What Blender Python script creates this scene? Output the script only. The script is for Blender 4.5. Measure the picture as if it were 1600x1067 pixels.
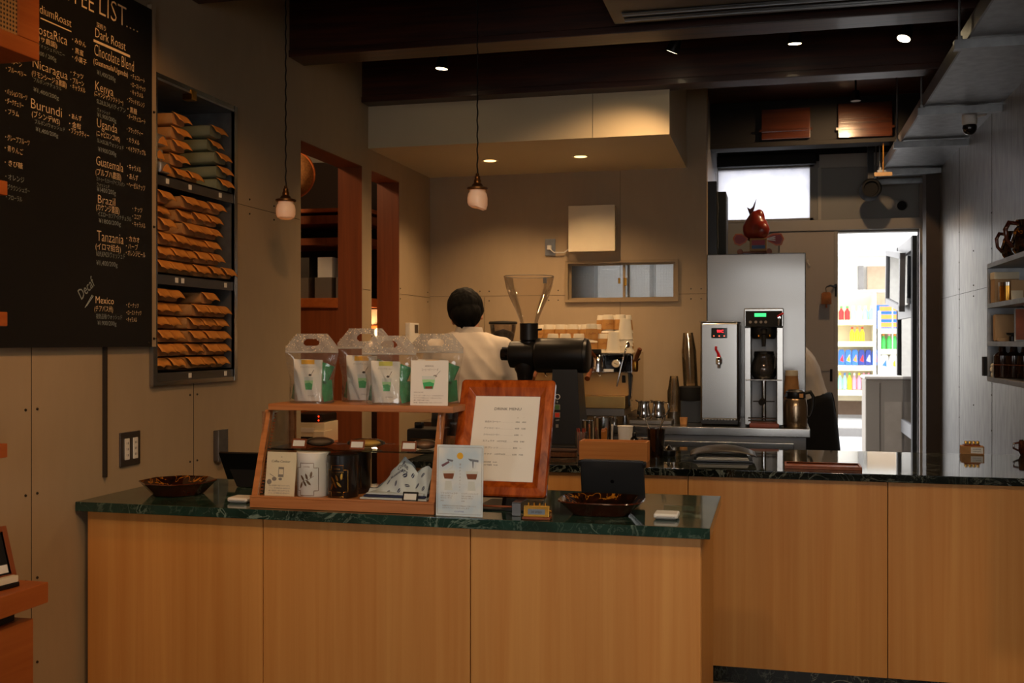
import bpy, bmesh, math, random
from mathutils import Matrix, Vector, Quaternion
random.seed(7)
PI = math.pi
SC = bpy.context.scene
for _o in list(bpy.data.objects): bpy.data.objects.remove(_o)
C = SC.collection

# ------------------------------------------------------------------ camera
TH = math.radians(14.0); FPX = 1640.0; CX, CY, EYE = 800.0, 533.0, 1.45
cam = bpy.data.cameras.new('camera'); camo = bpy.data.objects.new('camera', cam); C.objects.link(camo)
camo.location = (0, 0, EYE); camo.rotation_euler = (PI / 2, 0, TH)
cam.sensor_width = 36; cam.lens = FPX / 1600 * 36; cam.clip_start = .05; cam.clip_end = 200
cam.dof.use_dof = True; cam.dof.focus_distance = 4.0; cam.dof.aperture_fstop = 6.3
SC.camera = camo

# ------------------------------------------------------------------ colour management, world, large lights
vs = SC.view_settings
vs.view_transform = 'Standard'; vs.look = 'None'; vs.exposure = 0.18; vs.gamma = 1.0; vs.use_curve_mapping = False
SC.cycles.max_bounces = 8; SC.cycles.transparent_max_bounces = 24
SC.cycles.diffuse_bounces = 4; SC.cycles.glossy_bounces = 4; SC.cycles.sample_clamp_indirect = 4.0
w = bpy.data.worlds.new('overcast_sky'); SC.world = w; w.use_nodes = True
wn = w.node_tree.nodes; wn['Background'].inputs[0].default_value = (1.0, .985, .975, 1); wn['Background'].inputs[1].default_value = 4.2

WARM = (1.0, .50, .18); WARM2 = (1.0, .63, .32); WARM3 = (1.0, .72, .44)
def lamp(name, kind, loc, energy, col, size=.1, rot=None, target=None, spot=None, blend=.6, size_y=None, portal=False, parent=None):
    d = bpy.data.lights.new(name, kind); d.energy = energy; d.color = col
    if kind == 'AREA':
        d.size = size
        if size_y: d.shape = 'RECTANGLE'; d.size_y = size_y
        if portal: d.cycles.is_portal = True
    else: d.shadow_soft_size = size
    if spot: d.spot_size = math.radians(spot); d.spot_blend = blend
    o = bpy.data.objects.new(name, d); C.objects.link(o); o.location = loc
    if target is not None: o.rotation_euler = (Vector(target) - Vector(loc)).to_track_quat('-Z', 'Y').to_euler()
    elif rot: o.rotation_euler = rot
    return o

# daylight through the glazed shop front behind the camera, the back door and its transom
lamp('shop_front_daylight', 'AREA', (-2.1, -1.35, 1.5), 0, (1, 1, 1), 1.5, (PI / 2, 0, -PI / 2), size_y=1.7, portal=True)
lamp('door_daylight', 'AREA', (.66, 8.12, 1.15), 0, (1, 1, 1), .42, (-PI / 2, 0, 0), size_y=2.1, portal=True)
# ceiling spots over the customer side (behind the camera)
lamp('front_window_daylight', 'AREA', (.3, -2.42, 1.6), 0, (1, 1, 1), 1.25, (PI / 2, 0, PI), size_y=1.4, portal=True)
for (x, y, tx, ty, tz, e, wc) in ((.45, .9, -.2, 2.9, .6, 62, WARM3), (-.7, .9, -.9, 2.9, 1.0, 30, WARM3), (.9, 1.9, .7, 4.2, .5, 46, WARM3), (-.75, 1.5, -2.1, 2.9, 1.9, 40, WARM), (-.9, 2.2, -2.1, 3.6, 1.7, 40, WARM)):
    lamp('ceiling_spot_lamp', 'SPOT', (x, y, 2.86), e, wc, .05, target=(tx, ty, tz), spot=95, blend=.9)

# ------------------------------------------------------------------ pixel ray -> point of the place
def at(px, py, X=None, Y=None, Z=None):
    a = (px - CX) / FPX
    r = (a * math.cos(TH) - math.sin(TH), a * math.sin(TH) + math.cos(TH), -(py - CY) / FPX)
    if X is not None: d = X / r[0]
    elif Y is not None: d = Y / r[1]
    else: d = (Z - EYE) / r[2]
    return Vector((r[0] * d, r[1] * d, EYE + r[2] * d))

# ------------------------------------------------------------------ materials
def s2l(c):
    return tuple((v / 255 / 12.92 if v / 255 <= .04045 else ((v / 255 + .055) / 1.055) ** 2.4) for v in c[:3]) + (1,)
MATS = {}
class NT:
    def __init__(s, name):
        s.m = bpy.data.materials.new(name); s.m.use_nodes = True
        s.t = s.m.node_tree; s.n = s.t.nodes; s.l = s.t.links
        s.b = s.n['Principled BSDF']; s.out = s.n['Material Output']; s.co = None
    def coord(s, scale=(1, 1, 1)):
        tc = s.n.new('ShaderNodeTexCoord'); mp = s.n.new('ShaderNodeMapping')
        mp.inputs['Scale'].default_value = scale; s.l.new(tc.outputs['Object'], mp.inputs[0]); return mp.outputs[0]
    def noise(s, scale, detail=3, vec=None, dist=0, rough=.5):
        n = s.n.new('ShaderNodeTexNoise'); n.inputs['Scale'].default_value = scale; n.inputs['Detail'].default_value = detail
        n.inputs['Distortion'].default_value = dist; n.inputs['Roughness'].default_value = rough
        if vec: s.l.new(vec, n.inputs['Vector'])
        return n.outputs['Fac']
    def ramp(s, fac, stops):
        r = s.n.new('ShaderNodeValToRGB'); e = r.color_ramp.elements
        while len(e) < len(stops): e.new(.5)
        for i, (p, c) in enumerate(stops): e[i].position = p; e[i].color = c
        s.l.new(fac, r.inputs[0]); return r.outputs[0]
    def mix(s, fac, a, b, mode='MIX'):
        m = s.n.new('ShaderNodeMix'); m.data_type = 'RGBA'; m.blend_type = mode
        for i, v in ((0, fac), (6, a), (7, b)):
            if hasattr(v, 'default_value') or hasattr(v, 'is_linked'): s.l.new(v, m.inputs[i])
            else: m.inputs[i].default_value = v
        return m.outputs[2]
    def bump(s, fac, strength, dist=.002):
        b = s.n.new('ShaderNodeBump'); b.inputs['Strength'].default_value = strength; b.inputs['Distance'].default_value = dist
        s.l.new(fac, b.inputs['Height']); s.l.new(b.outputs[0], s.b.inputs['Normal'])
    def col(s, c):
        if isinstance(c, tuple): s.b.inputs['Base Color'].default_value = c
        else: s.l.new(c, s.b.inputs['Base Color'])
    def set(s, rough=.5, metal=0, spec=.5, coat=0, trans=0, ior=1.45, alpha=1):
        i = s.b.inputs
        i['Roughness'].default_value = rough; i['Metallic'].default_value = metal; i['Specular IOR Level'].default_value = spec
        i['Coat Weight'].default_value = coat; i['Coat Roughness'].default_value = .08
        i['Transmission Weight'].default_value = trans; i['IOR'].default_value = ior; i['Alpha'].default_value = alpha

def plain(name, c, rough=.5, metal=0, spec=.5, coat=0, var=.06, vscale=14, bump=0, **k):
    t = NT(name); lc = s2l(c); v = t.coord()
    f = t.noise(vscale, 3, v)
    lo = tuple(x * (1 - var) for x in lc[:3]) + (1,); hi = tuple(min(1, x * (1 + var)) for x in lc[:3]) + (1,)
    t.col(t.ramp(f, [(.3, lo), (.7, hi)])); t.set(rough, metal, spec, coat, **k)
    if bump: t.bump(t.noise(vscale * 6, 3, v), bump)
    MATS[name] = t.m; return t.m
def emit(name, c, strength):
    t = NT(name); t.col((0, 0, 0, 1)); t.b.inputs['Emission Color'].default_value = s2l(c); t.b.inputs['Emission Strength'].default_value = strength
    MATS[name] = t.m; return t.m
def wood(name, dark, light, grain=(70, 70, 2.2), big=(5, 5, .25), rough=.45, coat=0, bump=.08, amt=.5):
    t = NT(name); a = t.noise(1, 4, t.coord(grain), .4, .6); b = t.noise(1, 2, t.coord(big))
    base = t.ramp(a, [(.3, s2l(dark)), (.72, s2l(light))])
    tone = t.ramp(b, [(.3, (.72, .68, .64, 1)), (.7, (1, 1, 1, 1))])
    t.col(t.mix(amt, base, tone, 'MULTIPLY')); t.set(rough, coat=coat); t.bump(a, bump)
    MATS[name] = t.m; return t.m
def sheetglass(name, tint=(1, 1, 1, 1), gloss=1.0, milk=0, milkcol=(1, 1, 1, 1), rough=.02, bump=None):
    t = NT(name); t.n.remove(t.b)
    tr = t.n.new('ShaderNodeBsdfTransparent'); tr.inputs[0].default_value = tint
    gl = t.n.new('ShaderNodeBsdfGlossy'); gl.inputs['Roughness'].default_value = rough
    fr = t.n.new('ShaderNodeFresnel'); fr.inputs[0].default_value = 1.45
    mx = t.n.new('ShaderNodeMixShader'); mul = t.n.new('ShaderNodeMath'); mul.operation = 'MULTIPLY'; mul.inputs[1].default_value = gloss
    t.l.new(fr.outputs[0], mul.inputs[0]); t.l.new(mul.outputs[0], mx.inputs[0])
    src = tr.outputs[0]
    if milk:
        df = t.n.new('ShaderNodeBsdfDiffuse'); df.inputs[0].default_value = milkcol
        tl = t.n.new('ShaderNodeBsdfTranslucent'); tl.inputs[0].default_value = milkcol
        m0 = t.n.new('ShaderNodeMixShader'); m0.inputs[0].default_value = .5; t.l.new(df.outputs[0], m0.inputs[1]); t.l.new(tl.outputs[0], m0.inputs[2])
        m2 = t.n.new('ShaderNodeMixShader'); m2.inputs[0].default_value = milk
        t.l.new(tr.outputs[0], m2.inputs[1]); t.l.new(m0.outputs[0], m2.inputs[2]); src = m2.outputs[0]
    if bump:
        f = t.noise(bump[0], 2, t.coord()); b = t.n.new('ShaderNodeBump'); b.inputs['Strength'].default_value = bump[1]; b.inputs['Distance'].default_value = .004
        t.l.new(f, b.inputs['Height']); t.l.new(b.outputs[0], gl.inputs['Normal']); t.l.new(b.outputs[0], fr.inputs['Normal'])
    t.l.new(src, mx.inputs[1]); t.l.new(gl.outputs[0], mx.inputs[2]); t.l.new(mx.outputs[0], t.out.inputs[0])
    MATS[name] = t.m; return t.m

def marble(name, base, vein, rough=.08):
    t = NT(name); v = t.coord()
    a = t.noise(7, 5, v, 1.3, .6); b = t.noise(19, 4, v, .9, .55); c = t.noise(3.5, 3, v)
    k = (0, 0, 0, 1); wh = (1, 1, 1, 1)
    va = t.ramp(a, [(.478, k), (.5, wh), (.522, k)]); vb = t.ramp(b, [(.485, k), (.5, (.5, .5, .5, 1)), (.515, k)])
    vm = t.mix(1.0, va, vb, 'ADD'); vm = t.mix(1.0, vm, t.ramp(c, [(.42, (.08, .08, .08, 1)), (.62, wh)]), 'MULTIPLY')
    bb = t.ramp(t.noise(11, 4, v), [(.3, s2l(base)), (.75, tuple(x * 2.6 for x in s2l(base)[:3]) + (1,))])
    t.col(t.mix(vm, bb, s2l(vein))); t.set(rough, spec=.55); MATS[name] = t.m; return t.m

def board(name, c, rough=.5, var=.1, metal=0, streak=0, spec=.4):
    t = NT(name); v = t.coord(); f = t.noise(1.3, 4, v); g = t.noise(30, 3, t.coord((1, 1, .25)))
    lc = s2l(c); sc = lambda k: tuple(min(1, x * k) for x in lc[:3]) + (1,)
    a = t.ramp(f, [(.3, sc(1 - var)), (.7, sc(1 + var))])
    b = t.ramp(g, [(.3, (1 - streak, 1 - streak, 1 - streak, 1)), (.7, (1, 1, 1, 1))])
    t.col(t.mix(1.0, a, b, 'MULTIPLY')); t.set(rough, metal, spec); t.bump(t.noise(90, 3, v), .06, .001); MATS[name] = t.m; return t.m

M_panel = board('cement_board', (172, 151, 122), .55, .08, streak=.04)
M_panel_r = board('grey_steel_board', (140, 136, 129), .38, .2, .3, .42)
M_grey = board('grey_painted_steel', (140, 137, 132), .45, .05)
M_groove = plain('dark_groove', (44, 36, 28), .8)
M_screw = plain('screw_head', (70, 64, 56), .35, .8)
M_soffit = board('soffit_board', (212, 194, 160), .4, .04)
M_veneer = wood('cedar_veneer', (206, 139, 68), (222, 161, 88), (26, 26, .6), (3.5, 3.5, .15), .42, amt=.55, bump=.03)
M_jamb = wood('red_brown_timber', (126, 62, 27), (150, 78, 37), (40, 40, 1.5), (3, 3, .2), .45)
M_beam = wood('dark_beam_timber', (34, 16, 8), (80, 40, 22), (2, 40, 40), (.8, 3, 3), .42, coat=.08, bump=.35)
M_shelfwood = wood('orange_shelf_timber', (176, 88, 34), (198, 108, 46), (40, 1.5, 40), (3, .3, 3), .45, bump=.04)
M_case = wood('case_timber', (170, 106, 56), (200, 134, 80), (3, 60, 60), (1, 6, 6), .4, bump=.08)
M_frame = wood('glossy_rosewood', (122, 44, 10), (208, 102, 34), (34, 34, 5), (6, 6, 2), .18, coat=.8, bump=.05)
M_marble = marble('green_marble', (20, 40, 34), (120, 142, 130))
M_marble_d = marble('black_marble', (9, 14, 12), (128, 134, 124), .045)
M_steel = plain('stainless_steel', (166, 164, 160), .22, 1.0, var=.04, vscale=4)
M_steel_d = plain('dull_steel', (120, 118, 116), .42, 1.0, var=.08, vscale=8)
M_chrome = plain('chrome', (225, 224, 222), .07, 1.0, var=.01)
M_brass = plain('brass', (190, 140, 60), .25, 1.0, var=.08)
M_black = plain('black_enamel', (16, 15, 15), .38, var=.1)
M_blackg = plain('black_gloss', (12, 12, 13), .12, var=.1, coat=.5)
M_blackm = plain('matt_black', (14, 13, 13), .75, var=.15)
M_white = plain('white_plastic', (226, 222, 214), .4, var=.03)
M_cream = plain('cream_paint', (232, 218, 188), .5, var=.02)
M_paper = plain('paper_white', (236, 232, 224), .7, var=.02)
M_ink = plain('printing_ink', (52, 46, 42), .8)
M_kraft = plain('kraft_paper', (182, 132, 80), .75, var=.14, vscale=30)
M_kraft_o = plain('kraft_flap_orange', (212, 138, 58), .7, var=.12, vscale=30)
M_kraft_g = plain('green_grey_paper', (124, 128, 104), .7, var=.1, vscale=30)
M_glass = sheetglass('clear_glass', (.93, .97, .94, 1))
M_galv = plain('galvanised_steel', (150, 152, 154), .4, .85, var=.16, vscale=20)
M_chalkb = plain('chalkboard_black', (17, 15, 14), .55, var=.3, vscale=3)
M_chalk = plain('chalk_cream', (244, 214, 170), .9)
M_chalk2 = plain('chalk_grey_blue', (150, 160, 158), .9)
M_floor = board('floor_tile', (120, 108, 94), .4, .08)
M_skin = plain('skin', (214, 160, 128), .5, var=.05)
M_machp = plain('machine_panel', (214, 196, 160), .32, .55, var=.02)
M_hair = plain('black_hair', (8, 7, 6), .7, spec=.15, var=.3, vscale=60, bump=.6)
M_shirt = plain('white_shirt_cotton', (226, 214, 200), .85, var=.03, vscale=20)
M_cloth_d = plain('black_cotton', (14, 14, 17), .9, var=.2, vscale=20)

# ------------------------------------------------------------------ mesh building
def frame(o, u, v):
    u = Vector(u).normalized(); n = u.cross(Vector(v)).normalized(); v = n.cross(u)
    M = Matrix((u, v, n)).transposed().to_4x4(); M.translation = Vector(o); return M
_tc = {}
def text_geo(s, offset=0):
    k = (s, offset)
    if k in _tc: return _tc[k]
    c = bpy.data.curves.new('t', 'FONT'); c.body = s; c.resolution_u = 2; c.offset = offset
    o = bpy.data.objects.new('t', c); m = o.to_mesh()
    vs_ = [(v.co.x, v.co.y) for v in m.vertices]; fs = [tuple(p.vertices) for p in m.polygons]
    o.to_mesh_clear(); bpy.data.objects.remove(o); bpy.data.curves.remove(c)
    xs = [v[0] for v in vs_] or [0]
    _tc[k] = (vs_, fs, min(xs), max(xs)); return _tc[k]

class B:
    def __init__(s, M=None): s.bm = bmesh.new(); s.M = M or Matrix.Identity(4); s.mi = 0
    def _add(s, vs_, fs, M=None):
        M = s.M @ M if M is not None else s.M
        bv = [s.bm.verts.new(M @ Vector(v)) for v in vs_]
        for f in fs:
            try: fa = s.bm.faces.new([bv[i] for i in f]); fa.material_index = s.mi; fa.smooth = True
            except ValueError: pass
        return bv
    def _merge(s, t, M=None):
        vs_ = [v.co.copy() for v in t.verts]; t.verts.index_update()
        fs = [[v.index for v in f.verts] for f in t.faces]; t.free(); s._add(vs_, fs, M)
    def box(s, x0, x1, y0, y1, z0, z1, bev=0, M=None, seg=2):
        t = bmesh.new(); bmesh.ops.create_cube(t, size=1)
        for v in t.verts:
            v.co = Vector((x0 + (v.co.x + .5) * (x1 - x0), y0 + (v.co.y + .5) * (y1 - y0), z0 + (v.co.z + .5) * (z1 - z0)))
        if bev: bmesh.ops.bevel(t, geom=list(t.edges), offset=bev, segments=seg, affect='EDGES', profile=.5); s.wn = True
        s._merge(t, M); return s
    def prism(s, poly, d, M=None, z0=0, bev=0):
        t = bmesh.new(); a = [t.verts.new((p[0], p[1], z0)) for p in poly]; f = t.faces.new(a)
        r = bmesh.ops.extrude_face_region(t, geom=[f])
        for v in r['geom']:
            if isinstance(v, bmesh.types.BMVert): v.co.z += d
        bmesh.ops.recalc_face_normals(t, faces=list(t.faces))
        if bev: bmesh.ops.bevel(t, geom=list(t.edges), offset=bev, segments=2, affect='EDGES', profile=.5); s.wn = True
        s._merge(t, M); return s
    def flat(s, poly, M=None, z=0):
        s._add([(p[0], p[1], z) for p in poly], [list(range(len(poly)))], M); return s
    def lathe(s, prof, seg=32, M=None, cap=True):
        n = len(prof); vs_ = []; fs = []
        for r, z in prof:
            for i in range(seg):
                a = 2 * PI * i / seg; vs_.append((max(r, 1e-5) * math.cos(a), max(r, 1e-5) * math.sin(a), z))
        for j in range(n - 1):
            for i in range(seg):
                k = (i + 1) % seg; fs.append((j * seg + i, j * seg + k, (j + 1) * seg + k, (j + 1) * seg + i))
        if cap: fs.append(tuple(range(seg))[::-1]); fs.append(tuple((n - 1) * seg + i for i in range(seg)))
        s._add(vs_, fs, M); return s
    def cyl(s, p0, p1, r0, r1=None, seg=20, M=None):
        p0 = Vector(p0); p1 = Vector(p1); r1 = r0 if r1 is None else r1
        q = (p1 - p0).to_track_quat('Z', 'Y').to_matrix().to_4x4(); q.translation = p0
        if M is not None: q = M @ q
        return s.lathe([(r0, 0), (r1, (p1 - p0).length)], seg, q)
    def ball(s, c, r, seg=20, M=None):
        if not hasattr(r, '__len__'): r = (r, r, r)
        n = seg // 2; prof = [(math.sin(PI * i / n), -math.cos(PI * i / n)) for i in range(n + 1)]
        K = Matrix.Translation(Vector(c)) @ Matrix.Diagonal((r[0], r[1], r[2], 1))
        if M is not None: K = M @ K
        return s.lathe(prof, seg, K, cap=False)
    def caps(s, p0, p1, r0, r1=None, seg=16):
        r1 = r0 if r1 is None else r1; s.cyl(p0, p1, r0, r1, seg); s.ball(p0, r0, seg); s.ball(p1, r1, seg); return s
    def tube(s, pts, r, seg=10, closed=False, M=None):
        pts = [Vector(p) for p in pts]; n = len(pts); vs_ = []; fs = []; ref = Vector((0, 0, 1)); prev = None
        for i, p in enumerate(pts):
            a = pts[(i - 1) % n] if (closed or i) else p; b = pts[(i + 1) % n] if (closed or i < n - 1) else p
            d = (b - a).normalized()
            if prev is None:
                u = d.cross(ref if abs(d.z) < .9 else Vector((1, 0, 0))).normalized()
            else: u = (prev - d * prev.dot(d)).normalized()
            prev = u; v = d.cross(u); rr = r[i] if hasattr(r, '__len__') else r
            for k in range(seg):
                t = 2 * PI * k / seg; vs_.append(p + (u * math.cos(t) + v * math.sin(t)) * rr)
        for j in range(n if closed else n - 1):
            j2 = (j + 1) % n
            for k in range(seg): fs.append((j * seg + k, j * seg + (k + 1) % seg, j2 * seg + (k + 1) % seg, j2 * seg + k))
        if not closed: fs.append(tuple(range(seg))[::-1]); fs.append(tuple((n - 1) * seg + k for k in range(seg)))
        s._add(vs_, fs, M); return s
    def grid(s, fn, nu, nv, M=None, thick=0):
        vs_ = [fn(i / nu, j / nv) for j in range(nv + 1) for i in range(nu + 1)]
        fs = [(j * (nu + 1) + i, j * (nu + 1) + i + 1, (j + 1) * (nu + 1) + i + 1, (j + 1) * (nu + 1) + i) for j in range(nv) for i in range(nu)]
        s._add(vs_, fs, M); return s
    def loft(s, rings, M=None):
        n = len(rings[0]); vs_ = [p for r in rings for p in r]
        fs = [(j * n + i, j * n + (i + 1) % n, (j + 1) * n + (i + 1) % n, (j + 1) * n + i) for j in range(len(rings) - 1) for i in range(n)]
        fs.append(tuple(range(n))[::-1]); fs.append(tuple((len(rings) - 1) * n + i for i in range(n)))
        s._add(vs_, fs, M); return s
    def text(s, t, M, size, width=None, off=0, shear=0, align='l'):
        vs_, fs, x0, x1 = text_geo(t, off)
        if not fs: return s
        k = size / .7; kx = width / (x1 - x0) if width else k
        sh = {'l': 0, 'c': -.5, 'r': -1}[align] * (x1 - x0)
        s._add([((v[0] - x0 + sh) * kx + shear * v[1] * k, v[1] * k, 0) for v in vs_], fs, M); return s
    def build(s, name, mats, parent=None, world=False, solid=0, sharp=38):
        if not isinstance(mats, (list, tuple)): mats = [mats]
        me = bpy.data.meshes.new(name); bmesh.ops.remove_doubles(s.bm, verts=list(s.bm.verts), dist=1e-6)
        if solid == 0 and not getattr(s, 'open', False): bmesh.ops.recalc_face_normals(s.bm, faces=list(s.bm.faces))
        s.bm.to_mesh(me); s.bm.free()
        for m in mats: me.materials.append(m)
        me.set_sharp_from_angle(angle=math.radians(sharp))
        o = bpy.data.objects.new(name, me); C.objects.link(o)
        if parent is not None:
            o.parent = parent
            if world: me.transform(wmat(parent).inverted())
        if getattr(s, 'wn', False): q = o.modifiers.new('even_normals', 'WEIGHTED_NORMAL'); q.keep_sharp = True; q.weight = 80
        if solid: q = o.modifiers.new('thickness', 'SOLIDIFY'); q.thickness = solid; q.offset = 0
        return o
def wmat(o):
    M = Matrix.LocRotScale(o.location, o.rotation_euler, o.scale)
    return wmat(o.parent) @ M if o.parent else M
def tag(o, label, cat, group=None):
    o['label'] = label; o['category'] = cat
    if group: o['group'] = group
    return o
def thing(name, label, cat, loc=(0, 0, 0), rz=0, group=None):
    o = bpy.data.objects.new(name, None); o.empty_display_size = .05; C.objects.link(o); o.location = loc; o.rotation_euler = (0, 0, rz)
    return tag(o, label, cat, group)
def structure(o): o['kind'] = 'structure'; return o
def copy_tree(o, parent=None):
    c = o.copy(); C.objects.link(c); c.parent = parent
    for ch in list(o.children): copy_tree(ch, c)
    return c
def bx(name, mat, x0, x1, y0, y1, z0, z1, bev=0, parent=None, world=False):
    return B().box(x0, x1, y0, y1, z0, z1, bev).build(name, mat, parent, world)
def organic(b, voxel, smooth=6, name='o', fac=.6):
    me = bpy.data.meshes.new(name); bmesh.ops.recalc_face_normals(b.bm, faces=list(b.bm.faces)); b.bm.to_mesh(me); b.bm.free()
    o = bpy.data.objects.new(name, me); C.objects.link(o)
    r = o.modifiers.new('r', 'REMESH'); r.mode = 'VOXEL'; r.voxel_size = voxel
    q = o.modifiers.new('s', 'SMOOTH'); q.factor = fac; q.iterations = smooth
    dg = bpy.context.evaluated_depsgraph_get(); m2 = bpy.data.meshes.new_from_object(o.evaluated_get(dg))
    bpy.data.objects.remove(o); bpy.data.meshes.remove(me)
    for p in m2.polygons: p.use_smooth = True
    return m2
def meshobj(name, me, mat, parent):
    me.materials.clear(); me.materials.append(mat); o = bpy.data.objects.new(name, me); C.objects.link(o); o.parent = parent; return o

# ------------------------------------------------------------------ dimensions of the place
XL, XR, YB, YD, FZ, CZ = -2.12, 1.07, 6.35, 8.0, .11, 3.02
CT, BT = .95, 1.00      # counter tops, steel bench top

# ================================================================== THE ROOM
def wall_grid(b, axis, plane, thick, a0, a1, z0, z1, holes):
    """boxes around rectangular holes; axis 'x': wall in the YZ plane at X=plane; 'y': wall in the XZ plane"""
    As = sorted({a0, a1, *[h[0] for h in holes], *[h[1] for h in holes]}); Zs = sorted({z0, z1, *[h[2] for h in holes], *[h[3] for h in holes]})
    for i in range(len(As) - 1):
        run = None
        for j in range(len(Zs) - 1):
            am = (As[i] + As[i + 1]) / 2; zm = (Zs[j] + Zs[j + 1]) / 2
            inside = any(h[0] < am < h[1] and h[2] < zm < h[3] for h in holes)
            if not inside: run = (run[0], Zs[j + 1]) if run else (Zs[j], Zs[j + 1])
            if (inside or j == len(Zs) - 2) and run:
                p = sorted((plane, plane + thick))
                if axis == 'x': b.box(p[0], p[1], As[i], As[i + 1], run[0], run[1])
                else: b.box(As[i], As[i + 1], p[0], p[1], run[0], run[1])
                run = None
def joints(b, axis, plane, out, lines, screws):
    """thin groove strips and screw heads on a wall face; out = +1/-1 side"""
    e = .0012 * out; p = sorted((plane, plane + e)); g = .0018 / 2
    b.mi = 1
    for (a0, a1, z0, z1) in lines:
        if abs(a1 - a0) < 1e-6: a0 -= g; a1 += g
        if abs(z1 - z0) < 1e-6: z0 -= g; z1 += g
        if axis == 'x': b.box(p[0], p[1], a0, a1, z0, z1)
        else: b.box(a0, a1, p[0], p[1], z0, z1)
    b.mi = 2
    for (a, z) in screws:
        if axis == 'x': b.cyl((plane, a, z), (plane + 3 * e, a, z), .0045, .003, 8)
        else: b.cyl((a, plane, z), (a, plane + 3 * e, z), .0045, .003, 8)
    b.mi = 0

# openings in the left wall (to the stock room) and the cabinet niche
O1 = (at(470, 300, X=XL).y, at(566, 300, X=XL).y, FZ, 2.42); O2 = (at(580.5, 300, X=XL).y, at(624, 300, X=XL).y, FZ, 2.42)
O1 = (O1[0], O1[1], FZ, at(470, 218, X=XL).z); O2 = (O2[0], O2[1], FZ, at(582, 266, X=XL).z)
CAB = (3.268, 3.836, 1.305, 2.385)
b = B()
wall_grid(b, 'x', XL, -.06, -2.6, YB + .1, FZ, CZ, [O1, O2, CAB, (-2.1, -.6, .65, 2.35)])
ys = [2.655, 3.545, 4.46]
lines = [(y, y, FZ, CZ) for y in ys[:1]] + [(3.545, 3.545, FZ, 1.30), (-2.6, 3.26, 2.012, 2.012), (3.84, 4.455, 2.012, 2.012), (5.222, 5.33, 1.728, 1.728), (5.79, YB, 1.728, 1.728)]
scr = [(y + s, z) for y in (2.655, 3.545) for s in (-.025, .025) for z in (.5, .75, 1.0, 1.25)] + [(y, 2.012 + s) for y in (3.98, 4.2) for s in (-.03, .03)] + \
      [(3.87, z) for z in (1.45, 1.75, 2.0, 2.25)] + [(y, z) for y in (5.8, 6.3) for z in (1.76, 1.70)]
joints(b, 'x', XL, 1, lines, scr)
structure(b.build('wall_left', [M_panel, M_groove, M_screw]))
# deep timber reveals of the two openings
for n, O in ((1, O1), (2, O2)):
    b = B(); x0, x1 = XL - .137, XL - .002
    b.box(x0, x1, O[1] - .004, O[1] + .03, FZ, O[3] - .004); b.box(x0, x1, O[0] - .03, O[0] + .004, FZ, O[3] - .004); b.box(x0, x1, O[0] - .03, O[1] + .03, O[3] - .004, O[3] + .03)
    structure(b.build('trim_%d' % n, M_jamb))
b = B(); b.box(XL - .0, XL + .014, at(161, 600, X=XL).y - .004, at(161, 600, X=XL).y + .004, at(161, 745, X=XL).z, 1.44)
structure(b.build('trim_3', M_groove))

# back wall with the sliding window
W1 = (at(884, 440, Y=YB).x, at(1060, 440, Y=YB).x, at(975, 471, Y=YB).z, at(975, 406, Y=YB).z)
XE = at(1104, 300, Y=YB).x
b = B(); wall_grid(b, 'y', YB, .12, -4.3, XE, FZ, CZ, [W1])
vx = [at(757, 500, Y=YB).x, at(969, 500, Y=YB).x]
joints(b, 'y', YB, -1, [(vx[0], vx[0], FZ, 1.73), (vx[1], vx[1], 1.84, 2.49), (vx[1], vx[1], FZ, W1[2]), (XL, W1[0], 1.735, 1.735), (W1[1], XE, 1.735, 1.735)],
       [(x + s, z) for x in (vx[0], -1.32, -.45) for s in (-.03, .03) for z in (1.765, 1.705)])
structure(b.build('wall_back', [M_panel, M_groove, M_screw]))
# passage side wall, door wall, right wall, floor, ceiling, front wall
XP = XE - .02
structure(bx('wall_passage', M_grey, XP - .08, XP, YB + .12, YD, FZ, CZ))
DO = (at(1309, 400, Y=YD).x, at(1436, 400, Y=YD).x, FZ, at(1350, 362, Y=YD).z)           # open doorway
DC = (at(1218, 400, Y=YD).x, at(1303, 400, Y=YD).x, FZ, at(1260, 363, Y=YD).z)           # closed leaf
T1 = (at(1122, 300, Y=YD).x, at(1271, 300, Y=YD).x, at(1200, 346, Y=YD).z, at(1200, 259, Y=YD).z)
b = B(); wall_grid(b, 'y', YD, .1, XP, XR, FZ, 2.77, [DO, T1])
b.mi = 0
structure(b.build('wall_far', [M_grey]))
structure(bx('wall_lintel', M_blackm, XP, XR, YD - .02, YD + .12, 2.77, CZ))
b = B(); wall_grid(b, 'x', XR, .1, -2.6, YD + .1, FZ, CZ, [])
yj = [at(p, 500, X=XR).y for p in (1550, 1499)]; yj = [yj[0], yj[1], yj[0] - .95, yj[0] - 1.9]
joints(b, 'x', XR, -1, [(y, y, FZ, 2.6) for y in yj] + [(-2.5, 7.4, 1.73, 1.73)],
       [(y, z) for y in yj for z in (1.0, 1.18, 1.36, 1.53, 1.70, 1.76, 1.92, 2.1)] + [(yj[0] + .5, z) for z in (1.7, 1.76, 1.1, 1.95)])
structure(b.build('wall_right', [M_panel_r, M_groove, M_screw]))
structure(bx('trim_4', plain('dark_column_paint', (66, 54, 46), .6), XR - .085, XR, 7.45, 7.62, FZ, 2.77))
structure(bx('wall_divider', M_panel, -4.3, XL - .06, .2, .3, FZ, CZ))
structure(bx('floor', M_floor, -4.3, XR + .1, -2.6, YD + .15, FZ - .1, FZ))
b = B(); b.box(XL - .06, XR + .1, -2.6, YD + .15, CZ, CZ + .08); b.box(-4.3, XL - .06, .2, YD + .15, CZ, CZ + .08)
structure(b.build('ceiling', M_beam))
b = B(); wall_grid(b, 'y', -2.5, -.1, XL - .06, XR + .1, FZ, CZ, [(-.33, .93, .9, 2.3)])
structure(b.build('wall_front', M_panel))
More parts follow.
